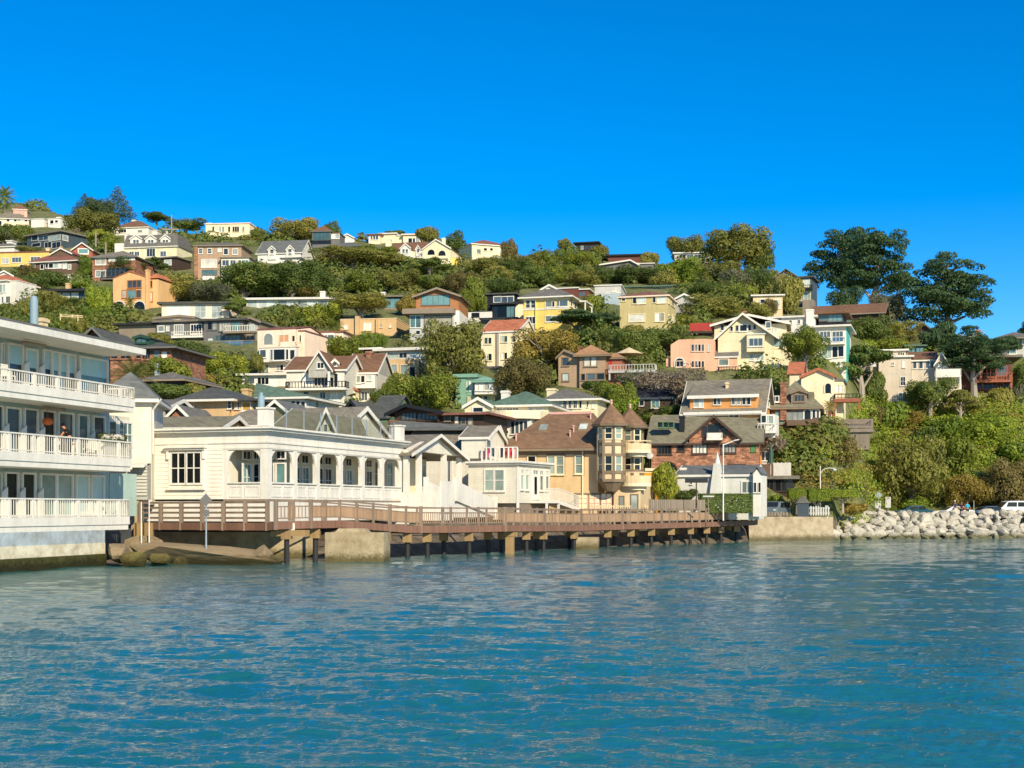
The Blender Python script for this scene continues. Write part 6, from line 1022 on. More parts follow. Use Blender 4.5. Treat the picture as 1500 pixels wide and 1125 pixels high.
h = N('hill_house', 'cream craftsman house with broad white gable, bay window and bracketed eaves', 'd2', 430, 470, -12); r = h.root; k = h.b(430, 815, 250, 480, 11, 'paleyel'); h.gab(k, 98, 'rtaupe', 'v', 1.0, 'paleyel', 'white', xp=600); h.w([(515, 532, 180, 210), (553, 570, 172, 210), (582, 628, 170, 210), (638, 655, 170, 208), (674, 690, 170, 198), (650, 668, 368, 412, 1, 1, 'g'), (680, 715, 365, 412, 1, 1, 'c'), (725, 742, 365, 412, 1, 1, 'g')], -.01, 'white', 'd'); k2 = h.b(628, 750, 235, 352, 1.2, 'paleyel', -1.1, 0, 'bay'); h.flat(k2, 'white', .12, .15); h.w([(645, 735, 262, 312, 3, 1, 'd')], -1.1, 'white'); k3 = h.b(816, 935, 215, 480, 9, 'paleyel', .8); h.w([(818, 880, 265, 322, 1, 1, 'g')], .8, 'paleyel'); h.w([(760, 790, 150, 188)], .8); k4 = h.b(405, 900, 165, 250, 8, 'paleyel', 3); h.gab(k4, 105, 'rtaupe', 'v', .8, None, 'white', xp=640); h.w([(450, 470, 170, 205), (760, 790, 148, 188), (808, 825, 190, 225, 1, 1, 'p'), (835, 852, 195, 230, 1, 1, 'p')], 3, 'white', 'd'); h.chim(600, 625, 72, 110, 'bricklt', 5)
h = N('hill_house', 'white modern house with turquoise end wall and stacked glass balconies', 'd2', 1100, 390, -18); r = h.root; k = h.b(1095, 1310, 185, 400, 9, 'white'); h.flat(k, 'rwhite', .7, .25); h.w([(1132, 1200, 215, 282, 3, 1, 'b'), (1217, 1287, 215, 282, 3, 1, 'b'), (1132, 1205, 320, 395, 3, 1, 'd'), (1217, 1250, 318, 390, 1, 1, 'd'), (1258, 1292, 316, 385, 1, 1, 'd')], 0, 'white', 'b'); h.bal(1120, 1300, 290, 250, 1.0, 'white', 'white', 0, kind='glass'); MB().box(k.u1 + .004, k.u1 + .06, .0, 6, k.z0, k.z1 - .01).build('end_wall', 'turq', r); k2 = h.b(790, 1095, 120, 240, 8, 'white', 3); h.flat(k2, 'rwhite', .4, .25); h.w([(922, 936, 138, 162), (980, 994, 135, 160), (800, 865, 125, 150, 2, 1, 'd')], 3); k3 = h.b(1120, 1290, 95, 140, 6, 'black', 4); h.w([(1130, 1180, 100, 136, 2, 1), (1190, 1280, 100, 140, 3, 1)], 4, 'greydk', 't'); h.flat(k3, 'rbrown', .8, .25); h.chim(1035, 1085, 60, 120, 'white', 2.4, 1); h.b(1012, 1060, 0, 95, 1.5, 'taupe', 5, 1, 'stone_chimney')
h = N('hill_house', 'long low house with brown shingled roof running down beneath the tall cypresses', 'a4', 320, 660, -20); k = h.b(318, 750, 615, 670, 9, 'dkbrown'); h.gab(k, 566, 'rbrown', 'u', .8, 'dkbrown', 'taupe', hp=2.0); h.w([(330, 400, 622, 665, 2, 1), (410, 480, 622, 665, 2, 1), (500, 560, 630, 665, 2, 1)], 0, 'taupe', 't')
h = N('hill_house', 'tall narrow dark house with pale window bays under the ridge beside the cypresses', 'a4', 210, 570, -22); k = h.b(212, 300, 385, 580, 7, 'slate'); h.flat(k, 'rgreydk', .5, .3); h.w([(220, 240, 400, 440, 1, 1, 'c'), (250, 290, 395, 440, 2, 1, 'p'), (215, 240, 478, 530, 1, 1, 'c'), (255, 295, 470, 525, 2, 1, 'd')], 0, 'cream', 'p'); h.bal(215, 305, 455, 430, 1.0, 'black', 'black'); k = h.b(70, 210, 380, 440, 6, 'taupe', 2); h.gab(k, 330, 'rtaupe', 'v', .6, 'taupe'); h.b(245, 312, 525, 590, 3, 'taupe', -1.5)
h = N('hill_house', 'broad pale shingled house with brown roofs, white gable end and balcony above the bank', 'd1', 170, 720, -14); r = h.root; k = h.b(170, 468, 335, 740, 10, 'shinglelt'); h.flat(k, 'white', .4, .25); h.w([(290, 310, 382, 408), (388, 410, 362, 425), (372, 412, 515, 590, 2, 2), (355, 420, 660, 735, 2, 1), (105, 140, 370, 410, 1, 2, 'p')], 0, 'white', 'd'); k2 = h.b(470, 690, 362, 700, 9, 'shinglelt', .8); h.gab(k2, 292, 'rbrown', 'u', .4, 'shinglelt', 'white'); h.w([(485, 515, 372, 435), (540, 572, 372, 435), (602, 632, 372, 432), (648, 675, 375, 430)], .8, 'white', 'b'); k3 = h.b(690, 800, 385, 700, 6, 'white', -.3); h.gab(k3, 293, 'rbrown', 'v', .4, 'shinglelt', 'white', xp=745); h.w([(697, 760, 386, 412, 3, 1)], -.3, 'white'); h.bal(690, 925, 500, 440, 1.8, 'white', 'white', -.2, kind='solid', col_to=640); k4 = h.b(801, 930, 405, 690, 6, 'shinglelt', 1.5); h.flat(k4, 'white', .3, .2); h.w([(830, 860, 540, 600, 1, 1, 'p'), (850, 920, 420, 480, 3, 1, 'p')], 1.5); k5 = h.b(-60, 420, 280, 340, 7, 'shinglelt', 4); h.flat(k5, 'white', .4, .25); h.w([(255, 268, 272, 295), (285, 298, 275, 298), (350, 362, 290, 312), (370, 382, 290, 312), (390, 402, 292, 314)], 4, 'white')
h.b(-70, 169, 380, 700, 9, 'shinglelt', 1); h.w([(108, 140, 370, 408, 1, 2, 'b')], 1)
h = N('hill_house', 'red brown timber house with deep eaves and lantern red railed deck', 'd1', 940, 640, -12); r = h.root; k = h.b(935, 1390, 345, 650, 9, 'redbrown'); h.flat(k, 'rtaupe', 1.3, .35); h.w([(1125, 1230, 410, 510, 3, 1), (1000, 1090, 420, 510, 2, 1), (1250, 1340, 410, 500, 2, 1), (1060, 1115, 560, 620, 2, 1), (1130, 1250, 560, 620, 3, 1), (1315, 1370, 560, 610, 2, 1)], 0, 'redwood', 'd'); h.bal(1040, 1395, 545, 475, 2.0, 'redwood', 'redwood', 0, col_to=800); k = h.b(1150, 1310, 318, 345, 5, 'redbrown', 2, 0); h.flat(k, 'rtaupe', .5, .3); h.chim(1065, 1100, 80, 330, 'bricklt', 5, 1)
for x in (1105, 1240): a = h.f(x, 450, -1.9); MB().box(a[0] - .15, a[0] + .15, -1.95, -1.65, h.f(x, 540, -1.9)[1], h.f(x, 345, -1.9)[1]).build('post', 'redwood', r)
h = N('hill_house', 'grey hip roofed house with pale windows on the far crest behind the red deck', 'd1', 1290, 330, -10); k = h.b(1300, 1560, 165, 340, 9, 'greylt'); h.hip(k, 118, 'rgrey', 1.2, 'taupe'); h.w([(1430, 1480, 170, 240, 2, 1, 'b'), (1370, 1425, 235, 300, 2, 1, 't')], 0, 'white')
h = N('hill_house', 'dark gabled house in deep shade between the two cypress groups', 'd1', 480, 180, -20); k = h.b(470, 660, 90, 190, 8, 'dkbrown'); h.gab(k, 12, 'rblack', 'v', .6, 'dkbrown', 'greydk'); h.b(560, 680, 172, 205, 4, 'white', -2)
h = N('hill_house', 'black flat roofed box house right above the pale shingled house', 'd1', 425, 300, -12); k = h.b(425, 590, 235, 310, 6, 'black'); h.flat(k, 'rgreen', .4, .25); h.w([(440, 500, 245, 285, 2, 1), (515, 580, 245, 285, 2, 1)], 0, 'black', 't')
# ---- middle left
h = N('hill_house', 'long brown apartment house with white balconies stepping down the slope', 'a5', 80, 400, -12); r = h.root; k = h.b(90, 430, 290, 400, 8, 'taupe', .5); h.flat(k, 'rblack', .7, .3); k = h.b(430, 855, 262, 405, 9, 'greydk'); h.flat(k, 'rtaupe', .5, .3); h.w([(450, 500, 300, 345, 1, 1), (525, 548, 300, 340, 1, 1), (600, 675, 290, 370, 4, 1, 'p'), (750, 845, 285, 365, 4, 1, 'd')], 0, 'white', 'p'); h.bal(565, 850, 388, 345, 1.0, 'white', 'white', 0); k2 = h.b(560, 850, 410, 520, 6, 'taupe', .6, 3); h.w([(590, 680, 420, 470, 2, 1, 'p'), (760, 845, 415, 500, 3, 1, 'p')], .6, 'white', 'p'); k3 = h.b(865, 1225, 250, 570, 9, 'greydk', -.8); h.flat(k3, 'rgreydk', .6, .3); h.w([(905, 940, 262, 330), (952, 985, 262, 330, 1, 2, 'c'), (1010, 1110, 265, 340, 4, 1, 'c'), (1125, 1195, 262, 335, 2, 1, 't'), (905, 950, 410, 480, 1, 1, 'p'), (975, 1035, 385, 480, 2, 1, 't'), (1060, 1195, 385, 470, 4, 1, 'd'), (1000, 1110, 520, 560, 3, 1, 'd')], -.8, 'greydk', 'd'); h.bal(1040, 1330, 345, 290, 1.3, 'taupe', 'white', -.8); h.bal(870, 1330, 492, 430, 1.3, 'taupe', 'taupe', -.8, kind='glass'); k4 = h.b(420, 780, 225, 265, 6, 'peachlt', 4); h.gab(k4, 205, 'rtaupe', 'v', .4, 'peachlt', 'taupe', xp=650); k5 = h.b(1226, 1380, 260, 560, 8, 'taupe', .5); h.gab(k5, 225, 'rgrey', 'v', .5, 'taupe', 'taupe', xp=1300); h.w([(1245, 1275, 275, 335), (1285, 1330, 275, 335), (1250, 1330, 390, 460, 2, 1)], .5, 'greydk', 'd')
h = N('hill_house', 'brown brick house with sweeping dark green grey roof and open gable behind the apartments', 'c1', 1000, 620, -10, d=143); r = h.root; k = h.b(720, 1010, 400, 640, 7, 'brick', 1); h.gab(k, 258, 'rgreydk', 'v', .7, 'brick', 'greydk', xp=870); h.w([(800, 930, 320, 380, 3, 1, 'b')], 1.0, 'dkbrown', 'b'); k2 = h.b(1010, 1570, 445, 640, 9, 'brick', 0); h.hip(k2, 385, 'rgreydk', .9, 'greydk'); h.w([(1020, 1080, 490, 530), (1108, 1195, 490, 530, 2, 1), (1250, 1290, 455, 530), (1305, 1375, 460, 535, 3, 1), (1410, 1460, 460, 520), (1480, 1530, 470, 530)], 0, 'brick', 'd'); sk_ = h.dorm(1230, 1365, 345, 400, 325, -.2, 3, 'dkgreen', 'rgreydk', [(1255, 1335, 350, 385, 2, 1, 't')], 'dkgreen')
h = N('hill_house', 'low dark roofed house with a pale square chimney in the shrubs behind the palm', 'a5', 380, 830, -12, d=131); k = h.b(340, 660, 800, 850, 8, 'dkbrown'); h.hip(k, 742, 'rgrey', .6, 'taupe'); h.chim(415, 462, 635, 770, 'bluegrey', 2)
h = N('hill_house', 'tan stucco house with dark grey hip roof and white window trim behind the restaurant', 'c3', 495, 330, -14, d=124); r = h.root; k = h.b(495, 835, 150, 345, 9, 'tan'); h.hip(k, 58, 'rgreydk', .9, 'white', xp=790); h.w([(825, 850, 150, 205, 1, 2)], 0, 'white'); k2 = h.b(836, 1020, 150, 330, 7, 'tan', .6); h.flat(k2, 'rgreydk', .8, .2); h.w([(880, 892, 155, 210), (905, 915, 155, 210), (942, 1000, 160, 218, 1, 1, mk('blindyel', '#b58a3e')), (620, 645, 285, 320), (700, 745, 292, 325)], .58, 'white', 'd'); h.w([(615, 645, 285, 320), (705, 745, 292, 325)], 0, 'white'); h.w([(460, 492, 195, 225)], 0, 'white', 't'); h.b(430, 494, 175, 330, 5, 'tan', 1); MB().tube((h.f(560, 200)[0], -.1, k.z0), (h.f(560, 200)[0], -.1, k.z1), .05, .05, 6).build('downpipe', 'white', r)
h = N('hill_house', 'white verandah house with pale green hip roof and brick chimney', 'c3', 1110, 210, -14, d=134); r = h.root; k = h.b(1100, 1430, 130, 260, 9, 'white'); h.hip(k, 18, 'rgreen', .7, 'white', xp=1120, rl=3); h.w([(1240, 1262, 145, 205, 1, 1, 'p'), (1275, 1297, 145, 205, 1, 1, 'p')], 0); h.arch(1325, 1350, 145, 210); h.arch(1362, 1388, 148, 210); h.arch(1400, 1430, 152, 210); h.chim(932, 980, 48, 130, 'tan', 2, 1); h.b(900, 1100, 140, 260, 7, 'white', 1.5)
h = N('hill_house', 'grey shingled gable house with brown brick end wall over the mossy roof', 'c3', 215, 300, -8, d=116); k = h.b(205, 330, 205, 310, 7, 'greysid'); h.gab(k, 148, 'rgrey', 'u', .3, 'greysid', 'white'); k2 = h.b(335, 545, 295, 320, 6, 'brick', -.6, 3); h.gab(k2, 190, 'rgrey', 'v', .4, 'brick', 'white', xp=440); h.chim(242, 272, 200, 295, 'black', -.8, .5)
h = N('hill_house', 'small brown gable with white trim under the green verandah roof', 'c3', 1110, 260, -12, d=118); k = h.b(1105, 1300, 235, 300, 6, 'taupe'); h.gab(k, 150, 'rslate', 'v', .4, 'taupe', 'white', xp=1205)
h = N('hill_house', 'peach three storey house with arched upper window and curved white framed bay', 'a6', 45, 660, -16); r = h.root; k = h.b(45, 395, 268, 680, 9, 'peachlt'); h.gab(k, 252, 'rdkred', 'u', .1, 'peachlt', hp=.8); h.arch(105, 185, 305, 405, 0, 'gpale', 'white'); h.w([(245, 330, 320, 420, 2, 1, mk('peachdoor', '#cf9a70')), (395 - 30, 395 - 8, 325, 375)], 0, 'peachlt', 'd'); b_ = h.b(60, 395, 432, 562, 1.0, 'white', -.9, 0, 'bay'); h.flat(b_, 'peachlt', .1, .2); h.w([(70, 122, 455, 520), (165, 185, 452, 545), (195, 295, 450, 545, 1, 1, 'd'), (308, 328, 450, 540), (345, 385, 455, 540)], -.9, 'white', 'd', ft=.1); h.w([(85, 145, 590, 665, 2, 1), (220, 248, 592, 640), (255, 282, 592, 640)], 0, 'white', 'd'); k2 = h.b(396, 480, 285, 480, 7, 'peachlt', .8); h.flat(k2, 'rdkred', .1, .15); h.w([(432, 445, 320, 380)], .8, 'white'); h.bal(245, 395, 425, 378, .7, 'peachlt', 'peachlt', 0, kind='solid')
h = N('hill_house', 'pale peach low house with red edged roof and three part window by the palms', 'a6', 480, 420, -10); k = h.b(480, 830, 295, 440, 8, 'peachlt'); h.flat(k, 'rdkred', .25, .2); b_ = h.b(608, 748, 300, 410, 1, 'white', -.8, 0, 'bay'); h.w([(618, 655, 318, 400, 1, 1), (668, 680, 318, 400), (690, 740, 318, 400, 1, 1), ], -.8, 'white', 'd')
h = N('hill_house', 'white flat roofed house mostly hidden under the peach house', 'a5', 1215, 845, -8); k = h.b(1215, 1620, 752, 860, 7, 'white'); h.flat(k, 'rwhite', .6, .25); h.w([(1240, 1330, 778, 825, 2, 1), (1360, 1460, 770, 830, 3, 1)], 0)
h = N('hill_house', 'white two level house with pointed gable dormer and open shaded balcony', 'a6', 310, 1040, -9); r = h.root; k = h.b(310, 840, 640, 1060, 8, 'whitesid'); h.gab(k, 520, 'rbrown', 'u', .3, 'whitesid', 'white', hp=1.9); h.dorm(512, 722, 625, 640, 468, -1.0, 5, 'greysid', 'rbrown', [(595, 650, 572, 620, 2, 1, 'd')], 'white', ov=.4); h.dorm(725, 790, 575, 620, 545, .6, 3, 'white', 'rbrown', [(735, 765, 570, 600, 1, 1, 'b')]); h.w([(465, 560, 672, 780, 3, 1), (565, 690, 672, 780, 4, 1), (710, 780, 672, 790, 2, 1), (620, 665, 842, 925, 2, 1, 'b'), (712, 785, 842, 938, 3, 1), (468, 512, 838, 858)], 0, 'white', 'd'); h.bal(300, 850, 800, 740, 1.5, 'white', 'black', 0); [MB().box(h.f(x, 700, -1.4)[0] - .12, h.f(x, 700, -1.4)[0] + .12, -1.45, -1.2, h.f(x, 800, -1.4)[1], h.f(x, 650, -1.4)[1]).build('post', 'white', r) for x in (698,)]
h = N('hill_house', 'white house with steep brown roof and grey wood gable end', 'a6', 855, 930, -9); r = h.root; k = h.b(855, 1130, 665, 940, 8, 'whitesid'); h.gab(k, 545, 'rbrown', 'u', .25, 'greysid', 'white', hp=2.6); b_ = h.b(870, 1120, 685, 780, 1, 'white', -.9, .3, 'bay'); h.w([(875, 900, 700, 755), (918, 985, 695, 752, 2, 1), (995, 1025, 692, 750), (1050, 1085, 690, 730, 1, 1, 'p')], -.9, 'white', 'd'); h.w([(945, 990, 850, 920, 2, 1), (1000, 1050, 840, 915, 2, 1)], 0, 'white', 'd'); h.chim(1035, 1090, 465, 540, 'brick', 3); g_ = h.b(860, 935, 815, 930, 2, 'cream', -2, 2, 'gatehouse'); h.gab(g_, 770, 'rred', 'v', .2, 'cream')
h = N('hill_house', 'tan modern house with white upper storey and flat white roof', 'a7', 15, 800, -16); r = h.root; k = h.b(5, 335, 600, 870, 9, 'tan', 0, 4, 'lower_wall'); k2 = h.b(-25, 395, 525, 600, 8, 'greylt', 1.2, 0, 'upper_wall'); h.flat(k2, 'rwhite', .7, .35); h.w([(28, 55, 548, 592), (75, 145, 540, 590, 2, 1), (158, 225, 545, 588, 2, 1), (330, 360, 540, 600, 1, 1, 'p'), (240, 320, 540, 598, 1, 1, 'p')], 1.2, 'greylt', 'd'); h.w([(35, 135, 652, 715, 2, 1, 'g'), (170, 230, 655, 728, 1, 1, 'g'), (255, 300, 672, 800, 1, 1, 'd')], 0, 'tanlt', 'g'); k3 = h.b(336, 385, 610, 850, 8, 'greylt', .8, 4); h.w([(340, 375, 690, 790, 1, 1, 'p')], .8); k4 = h.b(-170, -30, 515, 590, 6, 'black', 2.5); h.flat(k4, 'white', .5, .25); h.w([(-150, -50, 530, 580, 3, 1, 'd')], 2.5, 'black')
h = N('hill_house', 'green sided house with dark gable roof and dark attic window near the roof terrace', 'c4', 555, 250, -16, d=122); r = h.root; k = h.b(535, 745, 165, 270, 9, 'green'); h.gab(k, 40, 'rgreydk', 'v', .6, 'green', 'black', xp=645); h.w([(635, 675, 78, 150, 1, 2)], -.01, 'dkgreen', 'd'); MB().slab([(h.f(520, 185)[0], -1.0, h.f(520, 185)[1]), (h.f(650, 185)[0], -1.0, h.f(650, 185)[1]), (h.f(650, 160)[0], -.002, h.f(650, 160)[1]), (h.f(520, 160)[0], -.002, h.f(520, 160)[1])], .12).build('porch_roof', 'rgreydk', r); k2 = h.b(745, 880, 150, 280, 8, 'green', .8); h.gab(k2, 95, 'rgreydk', 'u', .3, 'green', hp=2.2); h.w([(790, 830, 170, 215, 2, 1)], .8, 'dkgreen'); h.chim(715, 790, 152, 270, 'bluegrey', -1.5, 1.2, False)
h = N('hill_house', 'low dark brown craftsman house with deep eaves and grey flat front roof', 'c5', 0, 340, -16, d=118); r = h.root; k = h.b(-10, 330, 235, 320, 8, 'dkbrown', 0, 4); h.gab(k, 185, 'rblack', 'v', .9, 'dkbrown', 'black', xp=100); h.w([(50, 160, 245, 292, 4, 1), (170, 325, 245, 290, 5, 1, 'b')], 0, 'dkbrown', 'b'); k2 = h.b(330, 690, 260, 345, 7, 'dkbrown', .5, 4); h.flat(k2, 'rdkred', .7, .2); h.w([(385, 425, 255, 300), (465, 490, 270, 320), (515, 545, 280, 325), (570, 600, 285, 330)], .5, 'taupe', 'd'); MB().slab([(h.f(-40, 350, -3)[0], -3, h.f(0, 355, -3)[1]), (h.f(680, 350, -3)[0], -3, h.f(680, 352, -3)[1]), (h.f(680, 300, 0)[0], -.3, h.f(600, 345, 0)[1]), (h.f(-40, 300, 0)[0], -.3, h.f(100, 295, 0)[1])], .25).build('porch_roof', 'rslate', r); h.b(-60, 0, 300, 340, 5, 'brick', -1)
h = N('hill_house', 'tall green and cream Victorian house with bracketed bay beside a leafy tree', 'a7', 690, 1035, -14); r = h.root; k = h.b(685, 850, 770, 1040, 8, 'greenpale'); MB().box(k.u0 - .12, k.u0 + 1.1, -.15, 8, k.z0, k.z1 - .001).build('corner_bay', 'teal', r); h.flat(k, 'teal', .4, .4); h.w([(735, 785, 800, 895, 1, 1, 'c'), (795, 830, 800, 895, 1, 1, 'c'), (745, 775, 950, 1020, 1, 1, mk('doorbrown', '#8a5a3a'))], 0, 'teal', 'c'); MB().box(k.u0 + 1.2, k.u1, -.1, -.003, h.f(780, 935)[1], h.f(780, 905)[1]).build('belt_course', 'teal', r); k2 = h.b(850, 1030, 810, 1000, 8, 'greenpale', .8); b_ = h.b(845, 1015, 810, 905, 2, 'white', -.8, .2, 'bay'); h.hip(b_, 760, 'teal', .4, 'teal'); h.w([(855, 885, 818, 885, 1, 1, 'c'), (892, 930, 818, 885, 1, 1, 'c'), (938, 975, 818, 885, 1, 1, 'c'), (982, 1008, 818, 885, 1, 1, 'c')], -.8, 'white', 'c'); h.w([(835, 865, 940, 985), (880, 915, 940, 985), (930, 965, 940, 985)], .8, 'cream', 'd'); h.flat(k2, 'teal', .3, .3)
h = N('hill_house', 'cream house with dark green hip roof and small front gable', 'c5', 550, 300, -14, d=134); r = h.root; k = h.b(740, 1195, 190, 320, 9, 'paleyel'); h.hip(k, 82, 'rgreen', .5, 'white'); h.w([(795, 860, 205, 235, 3, 1), (870, 960, 205, 235, 4, 1), (1040, 1072, 205, 245, 1, 1, 'c'), (1098, 1135, 205, 250, 2, 1, 'c'), (1145, 1160, 200, 250, 1, 1, 'c')], 0, 'white', 'd'); k2 = h.b(540, 755, 190, 320, 6, 'paleyel', -1); h.gab(k2, 128, 'rgreen', 'v', .3, 'paleyel', 'white'); h.w([(608, 682, 200, 232, 1, 1, 'd')], -1, 'white'); h.chim(825, 885, 65, 100, 'white', 3)
h = N('hill_house', 'white rendered house with rounded flat roofed bay of blue windows', 'c5', 700, 440, -16, d=127); r = h.root; k = h.b(690, 870, 285, 450, 7, 'cream'); h.flat(k, 'cream', .5, .55); h.w([(815, 872, 318, 395, 1, 1)], 0, 'white'); MB().ext([(h.f(690 + (1150 - 690) * i / 10, 300, 0)[0], -.8 - 1.6 * math.sin(math.pi * i / 10), k.z1 - .15) for i in range(11)] + [(h.f(1150, 300)[0], 3, k.z1 - .15), (h.f(690, 300)[0], 3, k.z1 - .15)], (0, 0, .75)).build('bay_roof', 'cream', r); k2 = h.b(872, 1060, 290, 450, 6, 'white', -1.1, 4, 'bay'); h.w([(905, 930, 308, 405), (938, 964, 308, 405), (973, 997, 308, 405), (1005, 1032, 308, 400)], -1.1, 'white', 'b'); h.b(1060, 1140, 300, 450, 6, 'cream', 0)
h = N('hill_house', 'pale yellow house with grey hip roof, stout chimney and ribbon of shuttered windows', 'a8', 275, 960, -16, d=142); r = h.root; k = h.b(275, 720, 790, 970, 9, 'paleyel'); h.hip(k, 692, 'rgrey', .6, 'white', xp=470); h.w([(308, 320, 800, 840), (368, 392, 795, 860), (408, 438, 795, 860, 2, 2), (458, 482, 795, 860, 2, 2), (502, 532, 795, 860, 2, 2), (555, 575, 795, 860)], 0, 'white', 'd'); h.chim(255, 332, 680, 800, 'paleyel', 1.2, 1.1); h.w([(625, 638, 800, 850), (675, 690, 810, 860, 1, 1, 'p')], 0, 'white')
h = N('hill_house', 'weathered shingle house with orange roof, red door and long railed deck', 'a8', 555, 690, -14); r = h.root; k = h.b(555, 795, 388, 690, 9, 'shingle'); h.hip(k, 305, 'rorange', .7, 'trimbr', xp=700, rl=4); h.w([(600, 655, 395, 475, 1, 1, 'c'), (660, 712, 395, 475, 1, 1, 'c'), (575, 605, 550, 605), (630, 695, 548, 600, 1, 1), (718, 782, 545, 598, 1, 1)], 0, 'trimbr', 'd'); k2 = h.b(362, 552, 390, 690, 8, 'shingle', .6); h.gab(k2, 335, 'rgrey', 'v', .4, 'shingle', 'trimbr', xp=420); h.w([(400, 455, 402, 470, 1, 1, 'b'), (402, 455, 548, 608, 1, 1, 'p')], .6, 'trimbr'); h.chim(545, 578, 298, 390, 'brick', 1.5); k3 = h.b(796, 945, 410, 690, 7, 'redwood', .8); h.hip(k3, 375, 'rorange', .4, 'trimbr'); h.w([(830, 850, 405, 490, 1, 1, mk('reddoor', '#b8271e'))], .8, 'redwood'); h.bal(820, 1250, 515, 460, 1.4, 'greylt', 'greylt', .7, col_to=600); r2 = empty('garden_parasol', P(760 + 1008 / 6.25, 460 + 500 / 6.25, h.d + 1.5), 0, 'wide tan parasol open over the long railed deck', 'parasol'); MB().tube((0, 0, 0), (0, 0, 2.3), .04, .04, 6).build('pole', 'timber', r2); MB().tube((0, 0, 1.75), (0, 0, 2.6), 1.9, .1, 10).build('canopy', 'tanlt', r2)
h = N('hill_house', 'dark blue shingled house in deep tree shade above the garden hedge', 'b1', 65, 380, -12, d=151); k = h.b(75, 330, 265, 400, 8, 'dkbrown'); h.gab(k, 180, 'rblack', 'u', .4, 'slate', 'slate'); h.w([(85, 115, 285, 320, 1, 1), (175, 225, 280, 335, 2, 1, 't')], 0, 'greylt', 'd')
# ---- right of the turreted house
h = N('hill_house', 'orange shingled house with grey roof, long shed dormer and white railed corner porch', 'b1', 410, 540, -19, d=144); r = h.root; k = h.b(418, 975, 365, 540, 7, 'orangesid'); h.gab(k, 150, 'rtaupe', 'u', .5, 'orangesid', 'white', hp=3.5); dm = h.b(452, 950, 258, 345, 3, 'orangesid', .2, 0, 'dormer'); MB().slab([(dm.u0 - .2, -.2, dm.z1 + .12), (dm.u1 + .2, -.2, dm.z1 + .12), (dm.u1 + .2, 3.3, dm.z1 + 1.72), (dm.u0 - .2, 3.3, dm.z1 + 1.72)], .16).build('dormer_roof', 'rtaupe', r); MB().box(dm.u0 - .2, dm.u1 + .2, -.3, -.21, dm.z1 - .14, dm.z1 + .2).build('dormer_fascia', 'white', r); h.w([(485, 515, 268, 330, 1, 1, 'p'), (520, 550, 268, 330, 1, 1, 'p'), (627, 648, 268, 312), (654, 677, 268, 312), (760, 782, 262, 312), (798, 820, 262, 312), (838, 860, 262, 312), (872, 896, 262, 312)], .2, 'white', 'd', ft=.16); h.w([(430, 535, 390, 415, 3, 1), (742, 810, 388, 410, 2, 1)], 0, 'white'); h.chim(714, 732, 148, 235, 'tanlt', 1.8, .5); MB().box(k.u0 - .1, k.u1 + .1, -.5, -.003, k.z1 - .3, k.z1 - .02).build('fascia', 'white', r)
vv = [h.g(x, 260, k.u1)[0] for x in (1000, 1012, 1022, 1034)]
for a, c in ((0, 1), (2, 3)): h.win(vv[a], vv[c], h.g(1015, 325, k.u1)[1], h.g(1015, 270, k.u1)[1], k.u1, True, 'white', 'gpale', 1, 1)
h.w([(978, 1010, 395, 445, 1, 1), (1030, 1062, 398, 450, 1, 1)], -.8, 'white'); p_ = h.b(975, 1075, 385, 520, 3, 'white', -.8, .5, 'porch'); h.bal(945, 1080, 505, 450, 1.0, 'white', 'white', -.8)
h = N('hill_house', 'brown half timbered house with brick chimney, arched doors and flared roof', 'b1', 1075, 480, -14, d=147); r = h.root; k = h.b(1050, 1395, 345, 500, 9, 'brownsid'); h.hip(k, 150, 'rolive', .5, 'trimbr', rl=2); h.chim(1115, 1160, 148, 345, 'brick', -.3, .9); h.dorm(1195, 1310, 225, 300, 205, -.2, 4, 'taupe', 'rolive', [(1220, 1290, 245, 288, 3, 1, 'b')], 'trimbr'); h.w([(1060, 1102, 255, 290, 2, 1)], -.2, 'white'); h.w([(1085, 1140, 365, 450, 2, 1, 't'), (1165, 1285, 368, 430, 3, 1, 'p')], 0, 'trimbr'); h.arch(1292, 1338, 350, 420); h.arch(1352, 1374, 350, 410); h.arch(1380, 1398, 355, 410); h.b(1320, 1360, 220, 300, 3, 'rolive', .3, 0, 'dormer'); MB().box(h.f(1165, 440)[0], h.f(1340, 440)[0], -.9, -.003, h.f(1250, 470)[1], h.f(1250, 430)[1]).build('parapet', 'brownsid', r)
h = N('hill_house', 'cream villa with red tile roof, arched window and red timber deck on posts', 'b2', 95, 230, -16, d=154); r = h.root; k = h.b(-30, 195, -40, 240, 8, 'cream', 0); h.gab(k, -110 + 20, 'rred', 'v', .3, 'cream', 'rred', xp=90); h.arch(135, 175, 8, 75, -.001, 'gdark', 'cream'); h.w([(150, 205, 190, 250, 2, 1, mk('doorbrown', '#8a5a3a'))], 0, 'white'); k2 = h.b(196, 260, -10, 240, 6, 'cream', 1.0); h.w([(200, 228, 20, 70, 1, 1, 'p'), (232, 255, 20, 70, 1, 1, 'p')], 1.0, 'cream'); h.flat(k2, 'greydk', .2, .2); h.bal(195, 375, 110, 78, 1.6, 'redwood', 'black', 1, th=.4, col_to=195); k4 = h.b(-110, -30, -60, 100, 6, 'cream', 2); h.gab(k4, -105, 'rred', 'u', .3, 'cream', hp=1.5)
h = N('garden_stair_shed', 'weathered grey timber shed and stair on the slope below the cream villa', 'b2', 130, 350, -14, d=151, cat='shed'); r = h.root; k = h.b(260, 440, 330, 400, 3, 'fencewood', 0, 1); h.gab(k, 285, 'fencewood', 'u', .4, 'fencewood', hp=1.2); h.bal(130, 450, 300, 255, 1.0, 'fencewood', 'fencewood', 1, gap=.2)
